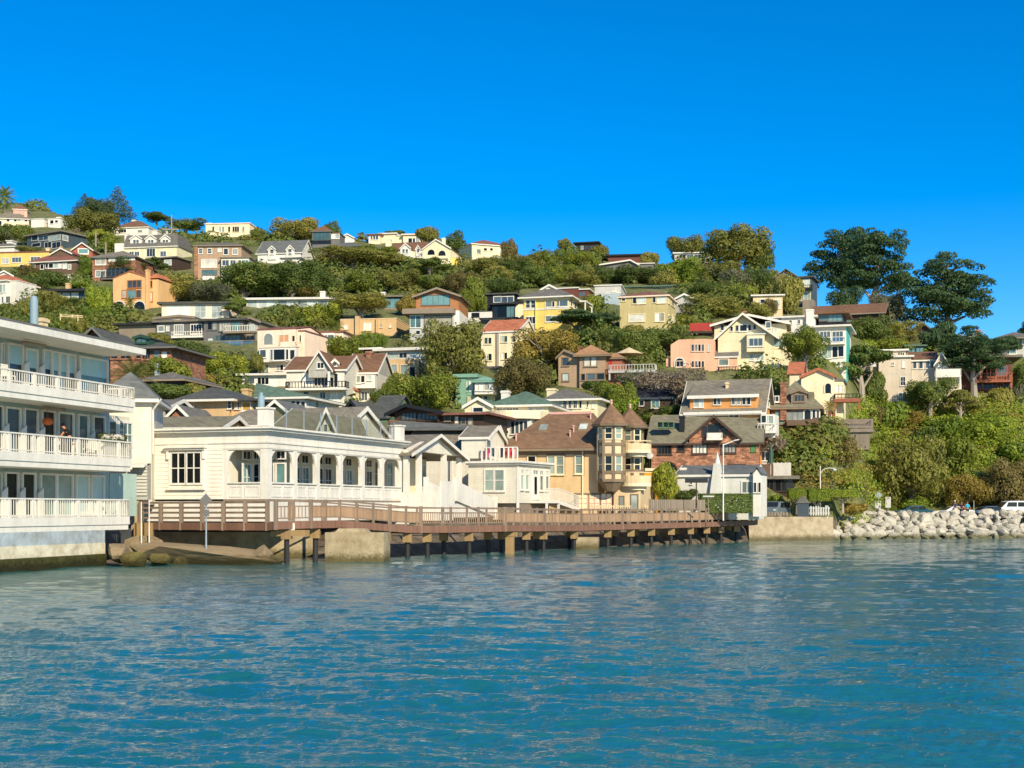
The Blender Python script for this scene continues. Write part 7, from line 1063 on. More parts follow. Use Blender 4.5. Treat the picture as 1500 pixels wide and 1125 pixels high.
# brick tall chimney like stone on top of bank hut
h = N('bank_hut', 'little grey hut at the head of the bank steps', 'd4', 1020, 250, -10, d=146, cat='hut'); k = h.b(1020, 1150, 150, 240, 2.5, 'greydk', 0, 3); h.gab(k, 118, 'rgrey', 'u', .2, 'greydk', hp=.6); h.w([(1035, 1080, 165, 225, 1, 1, 'p')], 0, 'greydk')
# ================================================================ trees and shrubs one can tell apart
palm('tall palm with full round head standing on the left skyline', 'z6', 40, 375, 25, 240, seed=2, nf=46)
palm('spreading palm rising behind the apartment building roof', 'a5', 215, 900, 600, 480, d=112, seed=4, m='leaf_olive'); palm('yellow green palm among the trees beside the peach house', 'a6', 590, 300, 150, 150, dd=-2, seed=5, m='leaf_olive'); palm('feathery palm in front of the tan parapet house', 'a6', 745, 330, 165, 210, dd=-2, seed=6); palm('small golden palm on the terrace of the cream villa', 'b2', 165, 220, 120, 120, d=150, seed=7, m='leaf_gold'); palm('young palm on the terrace of the orange villa', 'z6', 1190, 1160, 1035, 130, dd=-6, seed=8)
tree('conifer', 'tall dark pine with the highest tip on the left skyline', 'z6', 1080, 340, 42, 330, 'leaf_conif', dd=8, cr=.02); tree('conifer', 'smaller dark pine left of the tallest skyline pine', 'z6', 780, 300, 95, 250, 'leaf_conif', dd=10, cr=.02); tree('round', 'dark bushy tree filling the gap between the two skyline pines', 'z6', 920, 310, 145, 300, 'leaf_conif', dd=8, cr=.0)
tree('fine', 'wide green oak spreading under the skyline pines', 'z6', 860, 500, 245, 470, 'leaf_olive', bark='barklt'); tree('round', 'rounded tree on the far skyline left of the utility pole', 'z7', 60, 150, 60, 240, 'leaf_dark', dd=10, cr=.05); tree('round', 'low dark tree on the ridge right of the utility pole', 'z7', 330, 230, 130, 330, 'leaf_dark', dd=4, cr=0.05); tree('fine', 'wide domed oak on the skyline above the arrowed slope', 'z7', 1330, 360, 140, 440, 'leaf_olive', dd=2); tree('round', 'dark small tree right of the long white skyline building', 'z7', 990, 320, 225, 150, 'leaf_dark')
tree('round', 'dark rounded tree behind the teal windowed skyline house', 'a1', 290, 230, 88, 170, 'leaf_dark', dd=12, cr=.0); tree('round', 'tree rising behind the roof of the teal windowed skyline house', 'a1', 60, 240, 75, 190, 'leaf_olive', dd=12, cr=0); tree('flat', 'spreading pine in front of the white skyline villa', 'a1', 850, 250, 170, 190, 'leaf_dark', dd=-2); tree('round', 'skyline tree right of the cream skyline house', 'a1', 1170, 320, 150, 220, 'leaf_olive'); tree('round', 'dark tree behind the twin arched villa chimney', 'a1', 1400, 420, 190, 260, 'leaf_dark', dd=12)
tree('fine', 'broad bright green pine canopy below the dark green roof', 'a1', 480, 560, 340, 640, 'leaf_olive', cr=.35); tree('fine', 'layered green pine crown under the white skyline villas', 'a1', 720, 545, 330, 420, 'leaf_green', cr=.35, dd=3); tree('flat', 'small umbrella tree in front of the twin arched villa', 'a1', 1180, 650, 435, 330, 'leaf_dark', bark='barklt', cr=.45); tree('flat', 'leaning dark pine left of the twin arched villa terrace', 'a1', 930, 560, 400, 260, 'leaf_olive'); tree('round', 'deep green tree in the shade under the broad pine canopy', 'a1', 180, 740, 560, 260, 'leaf_dark'); tree('round', 'rounded light green tree in the middle of the wooded slope', 'a1', 520, 760, 570, 300, 'leaf_green'); tree('fine', 'big olive tree in the wooded slope above the cedar house', 'a1', 900, 740, 545, 420, 'leaf_olive'); tree('column', 'narrow upright cypress beside the olive slope tree', 'a1', 735, 740, 640, 70, 'leaf_green'); tree('round', 'dark shrub tree right of the slope trees beside the yellow skyline house', 'a1', 1230, 740, 590, 320, 'leaf_dark'); tree('fine', 'large pale barked oak spreading over the dark pavilion', 'a1', 560, 970, 755, 560, 'leaf_olive', bark='barklt', dd=-4, cr=.35); tree('round', 'yellow green small tree at the end of the long low house', 'a1', 60, 800, 690, 170, 'leaf_gold', dd=2); tree('round', 'loose green tree between dark pavilion and cedar house', 'a1', 985, 950, 760, 200, 'leaf_gold'); tree('round', 'green tree cluster below the long low pale glass house', 'a1', 160, 1060, 850, 380, 'leaf_green', cr=.02)
tree('fine', 'wide grey green oak left under the dark oaks beside the cream modern house', 'z7', 240, 900, 650, 420, 'leaf_olive'); tree('fine', 'silvery olive tree above the cream modern house roof', 'z7', 560, 910, 720, 380, 'leaf_silver'); tree('fine', 'large dark oak crown under the slate roofed house', 'z7', 860, 850, 540, 560, 'leaf_dark'); tree('fine', 'dense dark green oak right of the arrow tip', 'z7', 1300, 850, 520, 500, 'leaf_dark'); tree('round', 'lime green young tree beside the long low house', 'z7', 830, 920, 850, 90, 'leaf_lime', dd=-3); tree('flat', 'dark pine clump at the end of the cream modern house', 'z7', 800, 1030, 890, 220, 'leaf_dark', dd=-3); tree('round', 'brownish bush tree at the far end of the arrowed slope oaks', 'z7', 1430, 850, 760, 170, 'leaf_brown')
tree('round', 'bright lime green tree beside the brown brick balcony house', 'z6', 785, 860, 665, 160, 'leaf_lime', cr=.03); tree('fine', 'flat topped dark green tree in front of the brick balcony house', 'z6', 1130, 860, 685, 380, 'leaf_dark', cr=.3, dd=-4); tree('flat', 'dark spreading tree below the dormered yellow house', 'z6', 1400, 840, 680, 240, 'leaf_dark', dd=-2); tree('fine', 'large dark green bush tree in front of the white villa', 'z6', 300, 1030, 845, 300, 'leaf_dark', cr=.12); tree('round', 'wide olive green tree left below the flat modern roof', 'z6', 400, 1180, 1000, 380, 'leaf_olive', cr=.1); tree('fine', 'dark spreading shrub under the pale glass modern house', 'z6', 660, 1160, 1045, 240, 'leaf_dark'); tree('fine', 'tall yellow green tree left of the orange villa', 'z6', 910, 1230, 935, 260, 'leaf_lime', cr=0.02); tree('round', 'yellow green hedge trees along the flat modern roof', 'z6', 740, 950, 870, 240, 'leaf_lime', cr=0); tree('column', 'dry reddish reed clump in front of the yellow stucco house', 'z6', 270, 880, 740, 190, 'leaf_brown'); tree('bush', 'dark bush at the corner of the brown shingled house', 'z6', 490, 930, 790, 240, 'leaf_dark'); tree('round', 'dark round tree left of the slate house', 'z6', 215, 560, 380, 190, 'leaf_dark'); tree('round', 'green tree at the far left beneath the skyline palm', 'z6', 30, 540, 375, 220, 'leaf_dark'); bare('thin pale bare tree in front of the dark slate house', 'z6', 70, 540, 420, 200, nl=200); tree('round', 'green lawn tree on the roof line left of the yellow stucco house', 'z6', 260, 630, 570, 200, 'leaf_olive', cr=0); tree('round', 'upright green tree between shingled cottage and dormered house', 'z6', 1010, 620, 450, 170, 'leaf_green', cr=.02); tree('flat', 'young umbrella tree with tall thin stem above the gabled cottage', 'z6', 880, 600, 410, 150, 'leaf_green', cr=.5)
bare('bare brown branched tree leaning beside the dark slate house', 'z6', 690, 560, 380, 160, 'barklt', 'leaf_brown', nl=250, seed=9)
# slope between yellow skyline house and yellow house
for args in (('olive oak crown directly below the yellow skyline house', 330, 470, 300, 360, 'leaf_olive'), ('dark oak crown on the wooded slope left of the saddle', 560, 480, 330, 320, 'leaf_dark'), ('green crown under the skyline saddle', 720, 420, 270, 300, 'leaf_olive'), ('bushy olive crown right of the skyline saddle', 900, 400, 225, 260, 'leaf_green'), ('skyline shrub tree beside the dark cabin', 1060, 240, 120, 150, 'leaf_olive'), ('broad green crown below the dark skyline cabin', 1170, 400, 240, 320, 'leaf_green'), ('dark pine crown in the middle of the wooded slope', 760, 560, 400, 360, 'leaf_dark'), ('light green crown low on the wooded slope', 960, 530, 370, 340, 'leaf_green'), ('grey green crown behind the yellow house roof', 1200, 560, 410, 300, 'leaf_olive'), ('dusky crown at the left foot of the wooded slope', 90, 640, 430, 300, 'leaf_brown'), ('yellow green tree left of the black glass house', 230, 780, 480, 210, 'leaf_green'), ('dark low tree behind the black glass house', 480, 640, 490, 330, 'leaf_dark'), ('olive tree by the fold of the slope above the black glass house', 420, 520, 380, 280, 'leaf_olive'), ('dark crown on the right of the wooded slope', 1380, 530, 380, 220, 'leaf_dark'), ('reddish leafed tree right of the yellow skyline house', 540, 330, 140, 150, 'leaf_brown'), ('low brush tree on the crest right of the dark cabin', 1370, 320, 190, 170, 'leaf_olive')):
    lab, x, yb, yt, wd, m = args; tree('fine' if wd > 250 else 'round', lab, 'a2', x, yb, yt, wd, m, cr=.04)
tree('column', 'bright green upright tree in front of the shaded slope left of the black glass house', 'a2', 150, 790, 600, 170, 'leaf_green'); tree('bush', 'green shrub right of the yellow house porch', 'a2', 1310, 790, 650, 160, 'leaf_green')
tree('flat', 'dark umbrella pine in front of the yellow house', 'a2', 1180, 1000, 795, 480, 'leaf_cyp', cr=.5, dd=-5); tree('flat', 'second darker umbrella pine right of the yellow house', 'a2', 1390, 960, 800, 300, 'leaf_cyp', cr=.45, dd=-3); tree('fine', 'golden green broad tree in front of the cream apartment house', 'a2', 880, 1330, 960, 600, 'leaf_gold', dd=-6, bark='barklt'); tree('round', 'dark green tree under the umbrella pines', 'a2', 1260, 1100, 960, 260, 'leaf_dark')
tree('fine', 'large grey green tree between cedar house and cream apartment house', 'a7', 640, 800, 265, 560, 'leaf_olive', dd=-5, cr=.08, bark='bark'); tree('fine', 'dense yellow green tree on the slope below the tan modern house', 'a7', 400, 1050, 740, 560, 'leaf_green', dd=-2, cr=.0); tree('round', 'round dark green bush tree beside the tan modern house wall', 'a7', 90, 960, 735, 180, 'leaf_green', cr=0.0, dd=-3); tree('fine', 'tall grey brown tree beside the green Victorian house', 'a7', 1270, 990, 590, 470, 'leaf_brown', dd=-4, cr=.15, bark='barklt'); tree('bush', 'reddish shrub at the foot of the dense yellow green tree', 'a7', 120, 1040, 930, 120, 'leaf_red')
tree('fine', 'pair of rounded bright green trees above the white gabled house', 'a6', 880, 560, 330, 420, 'leaf_green', cr=.02); tree('fine', 'fresh green tree right of the pair beside the tan parapet house', 'a6', 1100, 470, 295, 250, 'leaf_lime', cr=.02, dd=-3); tree('round', 'dark shrub tree beside the peach house bay', 'a6', 430, 600, 410, 150, 'leaf_green', cr=0, dd=-4); tree('round', 'leafy shrub at the left corner of the peach house', 'a6', 50, 640, 490, 130, 'leaf_olive', cr=0, dd=-4); tree('round', 'dark tree in front of the white steep roofed house', 'a6', 1180, 960, 820, 200, 'leaf_dark', cr=0); tree('round', 'low green tree behind the verandah house', 'a6', 540, 1000, 885, 110, 'leaf_green', cr=0, d=136)
tree('fine', 'wide dark green shrub bank left under the brown apartment house', 'a5', 760, 720, 440, 360, 'leaf_dark', cr=0, dd=-3); tree('fine', 'broad green shrub bank under the brown apartment house balconies', 'a5', 1020, 780, 560, 460, 'leaf_green', cr=0, dd=-3); tree('bush', 'low yellowish shrub rise behind the tan hip roofed house', 'a5', 900, 890, 740, 420, 'leaf_gold'); tree('bush', 'dark ivy clad shrubs behind the grey gables', 'a5', 560, 960, 830, 330, 'leaf_dark', d=128); tree('bush', 'flowering shrubs just left of the tan hip roof', 'a5', 760, 960, 830, 280, 'leaf_olive', d=132); tree('round', 'sunlit shrub tree over the sweeping dark roof', 'a5', 470, 470, 365, 240, 'leaf_olive', cr=0, dd=-3)
for args in (('cypress green bush tree on the slope behind the flue of the apartments', 'd7', 700, 760, 470, 400, 'leaf_olive'), ('green shrub tree left of the big apartment flue', 'd7', 340, 830, 560, 260, 'leaf_olive'), ('dark low oak under the pale glass house', 'd7', 960, 700, 540, 340, 'leaf_dark'), ('lime green shrub tree on the slope right of the fence posts', 'd7', 1230, 900, 660, 260, 'leaf_lime'), ('mixed green shrub below the fence posts', 'd7', 800, 1000, 780, 300, 'leaf_green'), ('russet shrub patch below the fence posts', 'd7', 1060, 1010, 790, 280, 'leaf_olive'), ('dark shrub at the picture border above the apartments', 'd7', 70, 760, 600, 180, 'leaf_dark')):
    lab, zm, x, yb, yt, wd, m = args; tree('fine', lab, zm, x, yb, yt, wd, m, cr=.0)
# right of centre
tree('fine', 'great domed cypress at the top right of the central ridge', 'a3', 1110, 420, 80, 560, 'leaf_olive', cr=.12, dd=2, bark='barklt'); tree('fine', 'lower dome of the ridge cypresses to the left of the great dome', 'a3', 700, 340, 148, 340, 'leaf_olive', cr=.06, dd=4); tree('round', 'dark right shoulder of the great ridge cypress', 'a3', 1290, 430, 160, 230, 'leaf_dark', cr=.0, dd=3)
for args in (('yellow green tree on the slope below the domed cypresses', 680, 540, 340, 380, 'leaf_lime'), ('dark hedge tree along the folded roof house', 260, 530, 400, 380, 'leaf_dark'), ('green tree at the shoulder of the ridge', 400, 390, 280, 160, 'leaf_olive'), ('olive tree right of centre below the great dome', 1000, 560, 350, 320, 'leaf_olive'), ('silvery tree below the great dome', 1110, 600, 430, 280, 'leaf_silver'), ('broad flat oak over the red slatted deck', 900, 800, 640, 480, 'leaf_olive'), ('light oak left of the tan flat roofed house', 1150, 700, 545, 240, 'leaf_green'), ('green shrub tree beside the red slatted deck', 680, 900, 790, 190, 'leaf_green'), ('dark oak behind the small grey gable', 850, 640, 520, 260, 'leaf_dark'), ('bushy tree in front of the tan flat roofed house', 1280, 800, 690, 200, 'leaf_olive'), ('brown leafed tree below the tan flat roofed house', 1380, 790, 660, 130, 'leaf_brown'), ('leafy tree in front of the folded roof house', 520, 560, 420, 230, 'leaf_olive'), ('dark slope tree behind the great dome fringe', 1270, 600, 420, 260, 'leaf_dark'), ('tall thin bare topped tree at the end of the ridge', 1390, 600, 420, 120, 'leaf_olive')):
    lab, x, yb, yt, wd, m = args; tree('fine' if wd > 250 else 'round', lab, 'a3', x, yb, yt, wd, m, cr=.04)
tree('fine', 'big dark green oak in front of the olive block', 'a3', 250, 1130, 900, 420, 'leaf_dark', cr=.02, dd=-4); tree('fine', 'second dark green oak between olive block and peach house', 'a3', 530, 1080, 900, 440, 'leaf_dark', cr=.02, dd=-4); tree('bush', 'reddish green shrub at the foot of the olive block', 'a3', 260, 980, 870, 180, 'leaf_olive', dd=-3)
tree('tall', 'tallest old cypress with two pale trunks on the right skyline', 'a4', 500, 480, 75, 420, 'leaf_cyp', cr=.05, bark='barklt', dd=2); tree('tall', 'cypress leaning to the right of the tallest one with bare pale trunk', 'a4', 720, 580, 85, 400, 'leaf_cyp', cr=.28, bark='barklt'); tree('tall', 'big separate dark cypress standing farther down the ridge', 'a4', 1180, 720, 250, 530, 'leaf_cyp', cr=.14, bark='bark', dd=4); tree('round', 'dark rounded tree at the feet of the tall cypresses', 'a4', 520, 610, 450, 210, 'leaf_cyp', cr=.0); tree('fine', 'grey leafed tree between the tall cypresses and the separate one', 'a4', 800, 690, 490, 250, 'leaf_silver', cr=.1, bark='barklt'); tree('flat', 'low cypress limbs under the separate dark cypress', 'a4', 860, 480, 350, 190, 'leaf_cyp', cr=.02, dd=6)
tree('fine', 'dense green tree mass right of the turquoise ended house', 'a4', 680, 810, 640, 260, 'leaf_dark', cr=.0); tree('fine', 'rounded sunlit tree mass above the pale shingled house', 'a4', 850, 790, 665, 260, 'leaf_olive', cr=.0); tree('round', 'clipped round shrub behind the pale shingled house roof', 'a4', 840, 860, 780, 240, 'leaf_green', cr=0); tree('round', 'green tree left of the stone chimney of the white modern house', 'a4', 150, 620, 370, 190, 'leaf_olive', cr=0); tree('fine', 'dark green round headed tree in front of the cream craftsman house', 'd2', 1030, 480, 195, 310, 'leaf_green', cr=.3, bark='barklt', dd=-5)
tree('flat', 'slim bare limbed pine in front of the pale shingled house', 'd2', 1410, 660, 310, 340, 'leaf_dark', cr=.4, bark='barklt'); tree('round', 'dark dense tree under the slim bare limbed pine', 'd1', 120, 740, 460, 260, 'leaf_dark', cr=.0); tree('fine', 'spreading dark tree in front of the pale shingled house', 'd1', 640, 860, 535, 430, 'leaf_dark', cr=.3, bark='barklt', dd=-2); tree('flat', 'smaller open tree right of the spreading dark tree', 'd1', 920, 900, 640, 320, 'leaf_olive', cr=.35, bark='barklt', dd=-2)
tree('tall', 'old cypress with a thick pale trunk in front of the red brown house', 'd1', 1030, 660, 60, 560, 'leaf_cyp', cr=.36, bark='barklt', dd=-4); tree('flat', 'dark cypress boughs behind the black box house', 'd1', 700, 300, 20, 300, 'leaf_cyp', cr=.1, dd=2); tree('flat', 'low dark pine boughs over the red brown house roof', 'd1', 1270, 340, 150, 360, 'leaf_cyp', cr=.25); tree('bush', 'pale pampas like shrub at the far right of the bank', 'd1', 1430, 760, 590, 170, 'leaf_silver'); tree('bush', 'dry grey shrub right of the red brown house deck', 'd1', 1290, 800, 620, 200, 'leaf_olive'); tree('round', 'dark tree at the far right beside the red deck', 'd1', 1460, 620, 400, 150, 'leaf_dark', cr=0); tree('tall', 'dark cypress bough tip at the right border of the skyline', 'd1', 1530, 300, 0, 160, 'leaf_cyp', dd=3)
# bank above the road
for args in (('large olive brown rounded tree on the bank behind the road signs', 'b2', 720, 830, 400, 460, 'leaf_olive', 'fine'), ('smaller brown rounded tree right of the big olive brown one', 'b2', 1100, 850, 640, 320, 'leaf_gold', 'fine'), ('brown leafed tree at the right border by the white van', 'b2', 1400, 870, 540, 330, 'leaf_brown', 'fine'), ('bright green bamboo like shrub high on the bank', 'b2', 1230, 440, 215, 300, 'leaf_lime', 'column'), ('fresh green shrub mass left of the bamboo like shrub', 'b2', 950, 400, 250, 250, 'leaf_lime', 'bush'), ('dark green tree between the bank shrubs', 'b2', 1000, 680, 390, 300, 'leaf_green', 'round'), ('reddish brown scrub tree beside the grey timber shed', 'b2', 250, 560, 380, 240, 'leaf_brown', 'fine'), ('golden grass tuft shrub under the pale shingled house', 'b2', 690, 330, 200, 220, 'leaf_gold', 'column'), ('dark hollow shrub above the big olive brown tree', 'b2', 830, 420, 310, 200, 'leaf_dark', 'bush'), ('light green shrub below the slim bare limbed pine', 'b2', 560, 330, 140, 260, 'leaf_lime', 'bush'), ('green shrub at the foot of the grey timber shed', 'b2', 490, 480, 370, 150, 'leaf_green', 'bush'), ('brownish shrub beneath the cream villa deck', 'b2', 440, 280, 160, 180, 'leaf_brown', 'bush'), ('dark shrub by the dining house slope', 'b2', 60, 440, 300, 180, 'leaf_dark', 'bush'), ('pale green creeper mound right of the bamboo like shrub', 'b2', 1430, 560, 420, 260, 'leaf_lime', 'bush'), ('low lime shrub on the verge behind the road signs', 'b2', 740, 880, 795, 180, 'leaf_lime', 'bush'), ('grey green verge shrub between the road signs', 'b2', 560, 900, 840, 120, 'leaf_green', 'bush'), ('sunlit shrub at the end of the sea wall', 'b2', 330, 900, 830, 170, 'leaf_gold', 'bush'), ('blue green tree in the shade right of the dark bank tree', 'b2', 1210, 720, 610, 140, 'leaf_cyp', 'round')):
    lab, zm, x, yb, yt, wd, m, kd = args; tree(kd, lab, zm, x, yb, yt, wd, m, cr=.03 if kd in ('fine', 'round') else None, d=min(D(ZM[zm][1] + yb / ZM[zm][2], ZM[zm][0] + x / ZM[zm][2]), 172) if yb > 780 else None)
bare('pale leafless spreading tree in front of the peach house', 'b1', 330, 330, 20, 620, d=153, nl=1500, seed=21); bare('low bare grey shrub tree left of the pale leafless tree', 'b1', 60, 170, 90, 260, d=156, nl=400, seed=22, leaf='leaf_silver'); bare('bare bush beside the terrace of the dark dining house', 'b1', 1060, 680, 540, 150, d=141, nl=300, seed=23)
tree('fine', 'sunny green shrub bank below the half timbered house', 'b1', 1220, 620, 480, 420, 'leaf_lime', d=150); tree('fine', 'leafy green tree behind the right turret', 'a8', 900, 900, 630, 340, 'leaf_green', d=146, cr=0); tree('bush', 'bright yellow green shrub at the foot of the pale yellow house', 'a8', 950, 930, 760, 260, 'leaf_lime', d=145); tree('bush', 'dark shrub behind the pale yellow house roof', 'a8', 700, 700, 620, 220, 'leaf_dark', dd=-4); tree('bush', 'green lawn shrub in front of the dark blue house', 'b1', 160, 480, 390, 190, 'leaf_green', d=146); tree('bush', 'clipped green shrub left of the rounded bay house', 'c5', 810, 500, 380, 130, 'leaf_green', d=122); tree('bush', 'dark garden shrub beside the dark blue house', 'b1', 310, 400, 320, 150, 'leaf_dark', d=149)
tree('round', 'big dark green shrub tree between ochre house and chimney cottage', 'b1', 280, 1010, 750, 190, 'leaf_green', d=118, cr=.0); tree('bush', 'low round shrub in front of the chimney cottage corner', 'b1', 430, 1010, 935, 150, 'leaf_dark', d=117)
tree('bush', 'rounded sunlit shrub above the parked silver car', 'd4', 350, 770, 605, 210, 'leaf_lime', d=136, name='shrub'); tree('bush', 'rust coloured shrub on the bank behind the dining house', 'd4', 680, 500, 300, 200, 'leaf_brown', d=150); tree('bush', 'spiky pale agave like plant beside the bank steps', 'd4', 1310, 520, 430, 140, 'leaf_silver', d=146)
# clipped tree-hedges on bare stems by the sea wall, hedge of the cottage
def hedge(label, zm, x0, x1, yt, yb, d, dep, m='leaf_green', stems=(), foot=None, name='hedge'):
    h = H(name, label, zm, (x0 + x1) / 2, yb, -6, d=d, cat='hedge'); a, c = h.f(x0, yb)[0], h.f(x1, yb)[0]; zt = h.f((x0 + x1) / 2, yt)[1]; o = mesh_obj('foliage', hedge_mesh(len(col.objects) % 3, m), h.root); o.scale = ((c - a) / 2, dep / 2, zt); o.location = ((a + c) / 2, dep / 2, 0)
    for x in stems:
        u = h.f(x, yb)[0]; z = h.f(x, foot)[1]; t = MB().tube((u, dep / 2, z), (u, dep / 2, z * .35), .16, .13, 7)
        for q in (-.8, -.35, .3, .75): t.tube((u, dep / 2, z * .4), (u + q, dep / 2 + q * .3, .25), .08, .04, 5)
        t.build('stem', 'barklt', h.root)
hedge('clipped flat topped tree hedge behind the sea wall picket fence', 'd4', 525, 760, 525, 660, 133, 2.2, 'leaf_lime', (650,), 880); hedge('second clipped flat topped tree hedge left of the lamp post', 'd4', 800, 1085, 525, 690, 133.5, 2.2, 'leaf_lime', (920,), 880); hedge('third longer clipped tree hedge on one stem beside the riprap', 'd4', 1090, 1485, 532, 640, 134.5, 2.2, 'leaf_lime', (1280,), 860)
hedge('long trimmed dark green hedge in front of the chimney cottage', 'b1', 520, 910, 968, 1105, 117, 1.4, 'leaf_dark')

tree('bush', 'green shrub screen along the foot of the brown brick house', 'a5', 560, 800, 600, 330, 'leaf_green', d=134); tree('bush', 'sunlit shrub under the brick house gable above the annex roof', 'a5', 330, 760, 640, 220, 'leaf_olive', d=134)
# ---------------------------------------------------------------- low scrub covering the hill between houses and trees
def scrub(name, n, seed, pxr, pyr, m, hmin, hmax, cover, lf, keep=None):
    rng = np.random.default_rng(seed); r = random.Random(seed); P0, Nn, S = [], [], []
    for i in range(n):
        px = r.uniform(*pxr); py = r.uniform(*pyr); d = D(py, px)
        if py < lerp(RIDGE, px) + 2: continue
        if keep and not keep(px, py): continue
        z = T(px, d); X = (px - CX) / F * d; rad = r.uniform(1.3, 3.6) * (d / 220) ** .5; h = r.uniform(hmin, hmax); k = cover; hp = h / d * F; ok = True
        for a, b, c, e in BOX:
            if a - 9 < px < c + 9 and b - 4 < py < e + hp * .5: ok = False; break
        if not ok: continue
        u = rng.normal(size=(k, 3)); u[:, 2] = np.abs(u[:, 2]); u /= np.linalg.norm(u, axis=1, keepdims=True); q = 1 - .35 * rng.random((k, 1)) ** 1.5
        P0.append(np.array([X, d, z - .3]) + u * q * np.array([rad, rad, h])); Nn.append(u + .3 * rng.normal(size=(k, 3))); S.append(np.full(k, lf * (d / 220) ** .5))
    v, f = leafs(rng, np.concatenate(P0), np.concatenate(Nn), np.concatenate(S)); o = mesh_obj(name, np_mesh(name, v, f, m)); tag(o, kind='stuff'); return o
tag(scrub('hill_scrub', 2300, 3, (-20, 1240), (300, 700), 'leaf_dark', 1.2, 4.6, 150, .29), 'dark evergreen scrub filling the hillside between houses', 'scrub')
tag(scrub('olive_scrub', 1700, 4, (-20, 1240), (300, 700), 'leaf_olive', .8, 3.6, 150, .28), 'olive green brush covering the hillside between houses', 'scrub')
tag(scrub('bank_scrub', 800, 8, (1190, 1640), (500, 738), 'leaf_lime', .5, 2.0, 220, .14, lambda x, y: x > 1215 or y < 700), 'bright green vines and grasses on the steep bank above the shore road', 'ground cover')
tag(scrub('dry_bank_brush', 260, 9, (1120, 1500), (590, 735), 'leaf_gold', .4, 1.3, 120, .15), 'dry yellowish brush scattered down the steep bank', 'ground cover')
# ================================================================ street furniture, vehicles, walkers
def pole(name, label, cat, zm, x, yt, yb, d, r=.07, m='white', cross=None, lampside=0, arm=0):
    a, b, s = ZM[zm]; X = a + x / s; p = P(X, b + yb / s, d); h = (yb - yt) / s / F * d; root = empty(name, p, 0, label, cat); MB().tube((0, 0, -1), (0, 0, h), r, r * .75, 8).build('post', m, root); return root, h
def diamond(root, z, s, m): MB().ext([(0, -.1, z - s), (s, -.1, z), (0, -.1, z + s), (-s, -.1, z)], (0, .03, 0)).build('sign_plate', m, root)
def plate(root, z0, z1, w_, m): MB().box(-w_, w_, -.11, -.075, z0, z1).build('sign_plate', m, root)
r, h_ = pole('sign_post', 'grey back of a diamond sign on a thin post before the boardwalk rail', 'sign', 'px', 302, 722, 790, 73.5, .05, 'metal'); diamond(r, h_ - .38, .34, 'greydk'); plate(r, h_ - 1.25, h_ - .9, .18, 'greydk')
for x, lab in ((207, 'thin white stake by the apartment base end of the boardwalk'), (218.5, 'thin white stake nearer the restaurant at the start of the boardwalk')): pole('stake', lab, 'stake', 'px', x, 735, 770, 77, .04, 'white')
r, h_ = pole('lamp_post', 'tall white lamp post in front of the chimney cottage', 'lamp post', 'b1', 697, 600, 1075, 114, .065, 'white'); MB().bar((0, 0, h_ - .1), (.9, -.2, h_ + .25), .08, .08).build('arm', 'white', r); MB().hexa([(.8, -.32, h_ + .2), (1.3, -.32, h_ + .3), (1.3, -.1, h_ + .3), (.8, -.1, h_ + .2), (.85, -.3, h_ + .3), (1.25, -.3, h_ + .38), (1.25, -.12, h_ + .38), (.85, -.12, h_ + .3)]).build('lamp_head', 'greylt', r)
r, h_ = pole('sign_post', 'dark wooden T shaped sign in front of the chimney cottage wall', 'sign', 'b1', 500, 855, 985, 113, .06, 'dkbrown'); plate(r, h_ - .35, h_, .95, 'black')
r, h_ = pole('sign_post', 'small pale T topped post at the fence end', 'sign', 'b1', 588, 980, 1080, 112, .05, 'taupe'); plate(r, h_ - .12, h_, .45, 'greylt')
r, h_ = pole('lamp_post', 'white lamp post with curved arm beside the clipped tree hedges', 'lamp post', 'd4', 952, 215, 720, 136, .07, 'white'); b = MB(); pts = [(0, 0, h_ * .8), (.25, -.1, h_ * .9), (.7, -.2, h_ * .95), (1.3, -.3, h_ * .94)]
for p, q in zip(pts, pts[1:]): b.tube(p, q, .04, .04, 6)
b.build('arm', 'white', r); MB().ball((1.35, -.3, h_ * .9), (.22, .2, .16), 10, 6).build('lamp_head', 'greylt', r)
r, h_ = pole('sign_post', 'diamond road sign with plate below on the verge above the riprap', 'sign', 'b2', 497, 745, 895, 146, .05, 'metal'); diamond(r, h_ - .45, .45, 'metal'); plate(r, h_ - 1.9, h_ - 1.1, .32, 'greylt')
r, h_ = pole('sign_post', 'narrow pale road sign right of the diamond sign', 'sign', 'b2', 565, 785, 890, 148, .05, 'metal'); plate(r, h_ - 1.2, h_ - .02, .3, 'greylt')
r, h_ = pole('parking_post', 'thin pale post beside the walkers in bright clothing', 'post', 'd5', 713, 570, 780, 160, .05, 'greylt')
for lab, zm, x, yt, yb, arms in (('tall wooden utility pole with two crossarms on the left skyline', 'z7', 195, 95, 285, 2), ('wooden utility pole before the brick balcony house', 'z6', 877, 430, 620, 0), ('short utility pole beside the umbrella tree', 'z6', 968, 530, 640, 0), ('pale post in the tree shade beside the dark round headed tree', 'd2', 982, 350, 470, 0)):
    a, b, s = ZM[zm]; d = D(b + yb / s, a + x / s) - 2; r, h_ = pole('utility_pole', lab, 'pole', zm, x, yt, yb, d, .22, 'barklt')
    for i in range(arms): MB().box(-2.6 + i * .4, 2.2 - i * .2, -.32, -.2, h_ - 4.2 - i * 1.2, h_ - 3.9 - i * 1.2).build('crossarm', 'barklt', r)
    if arms: MB().tube((-1.2, -.5, h_ - 6.2), (-1.2, -.5, h_ - 4.6), .35, .35, 8).build('transformer', 'greylt', r)
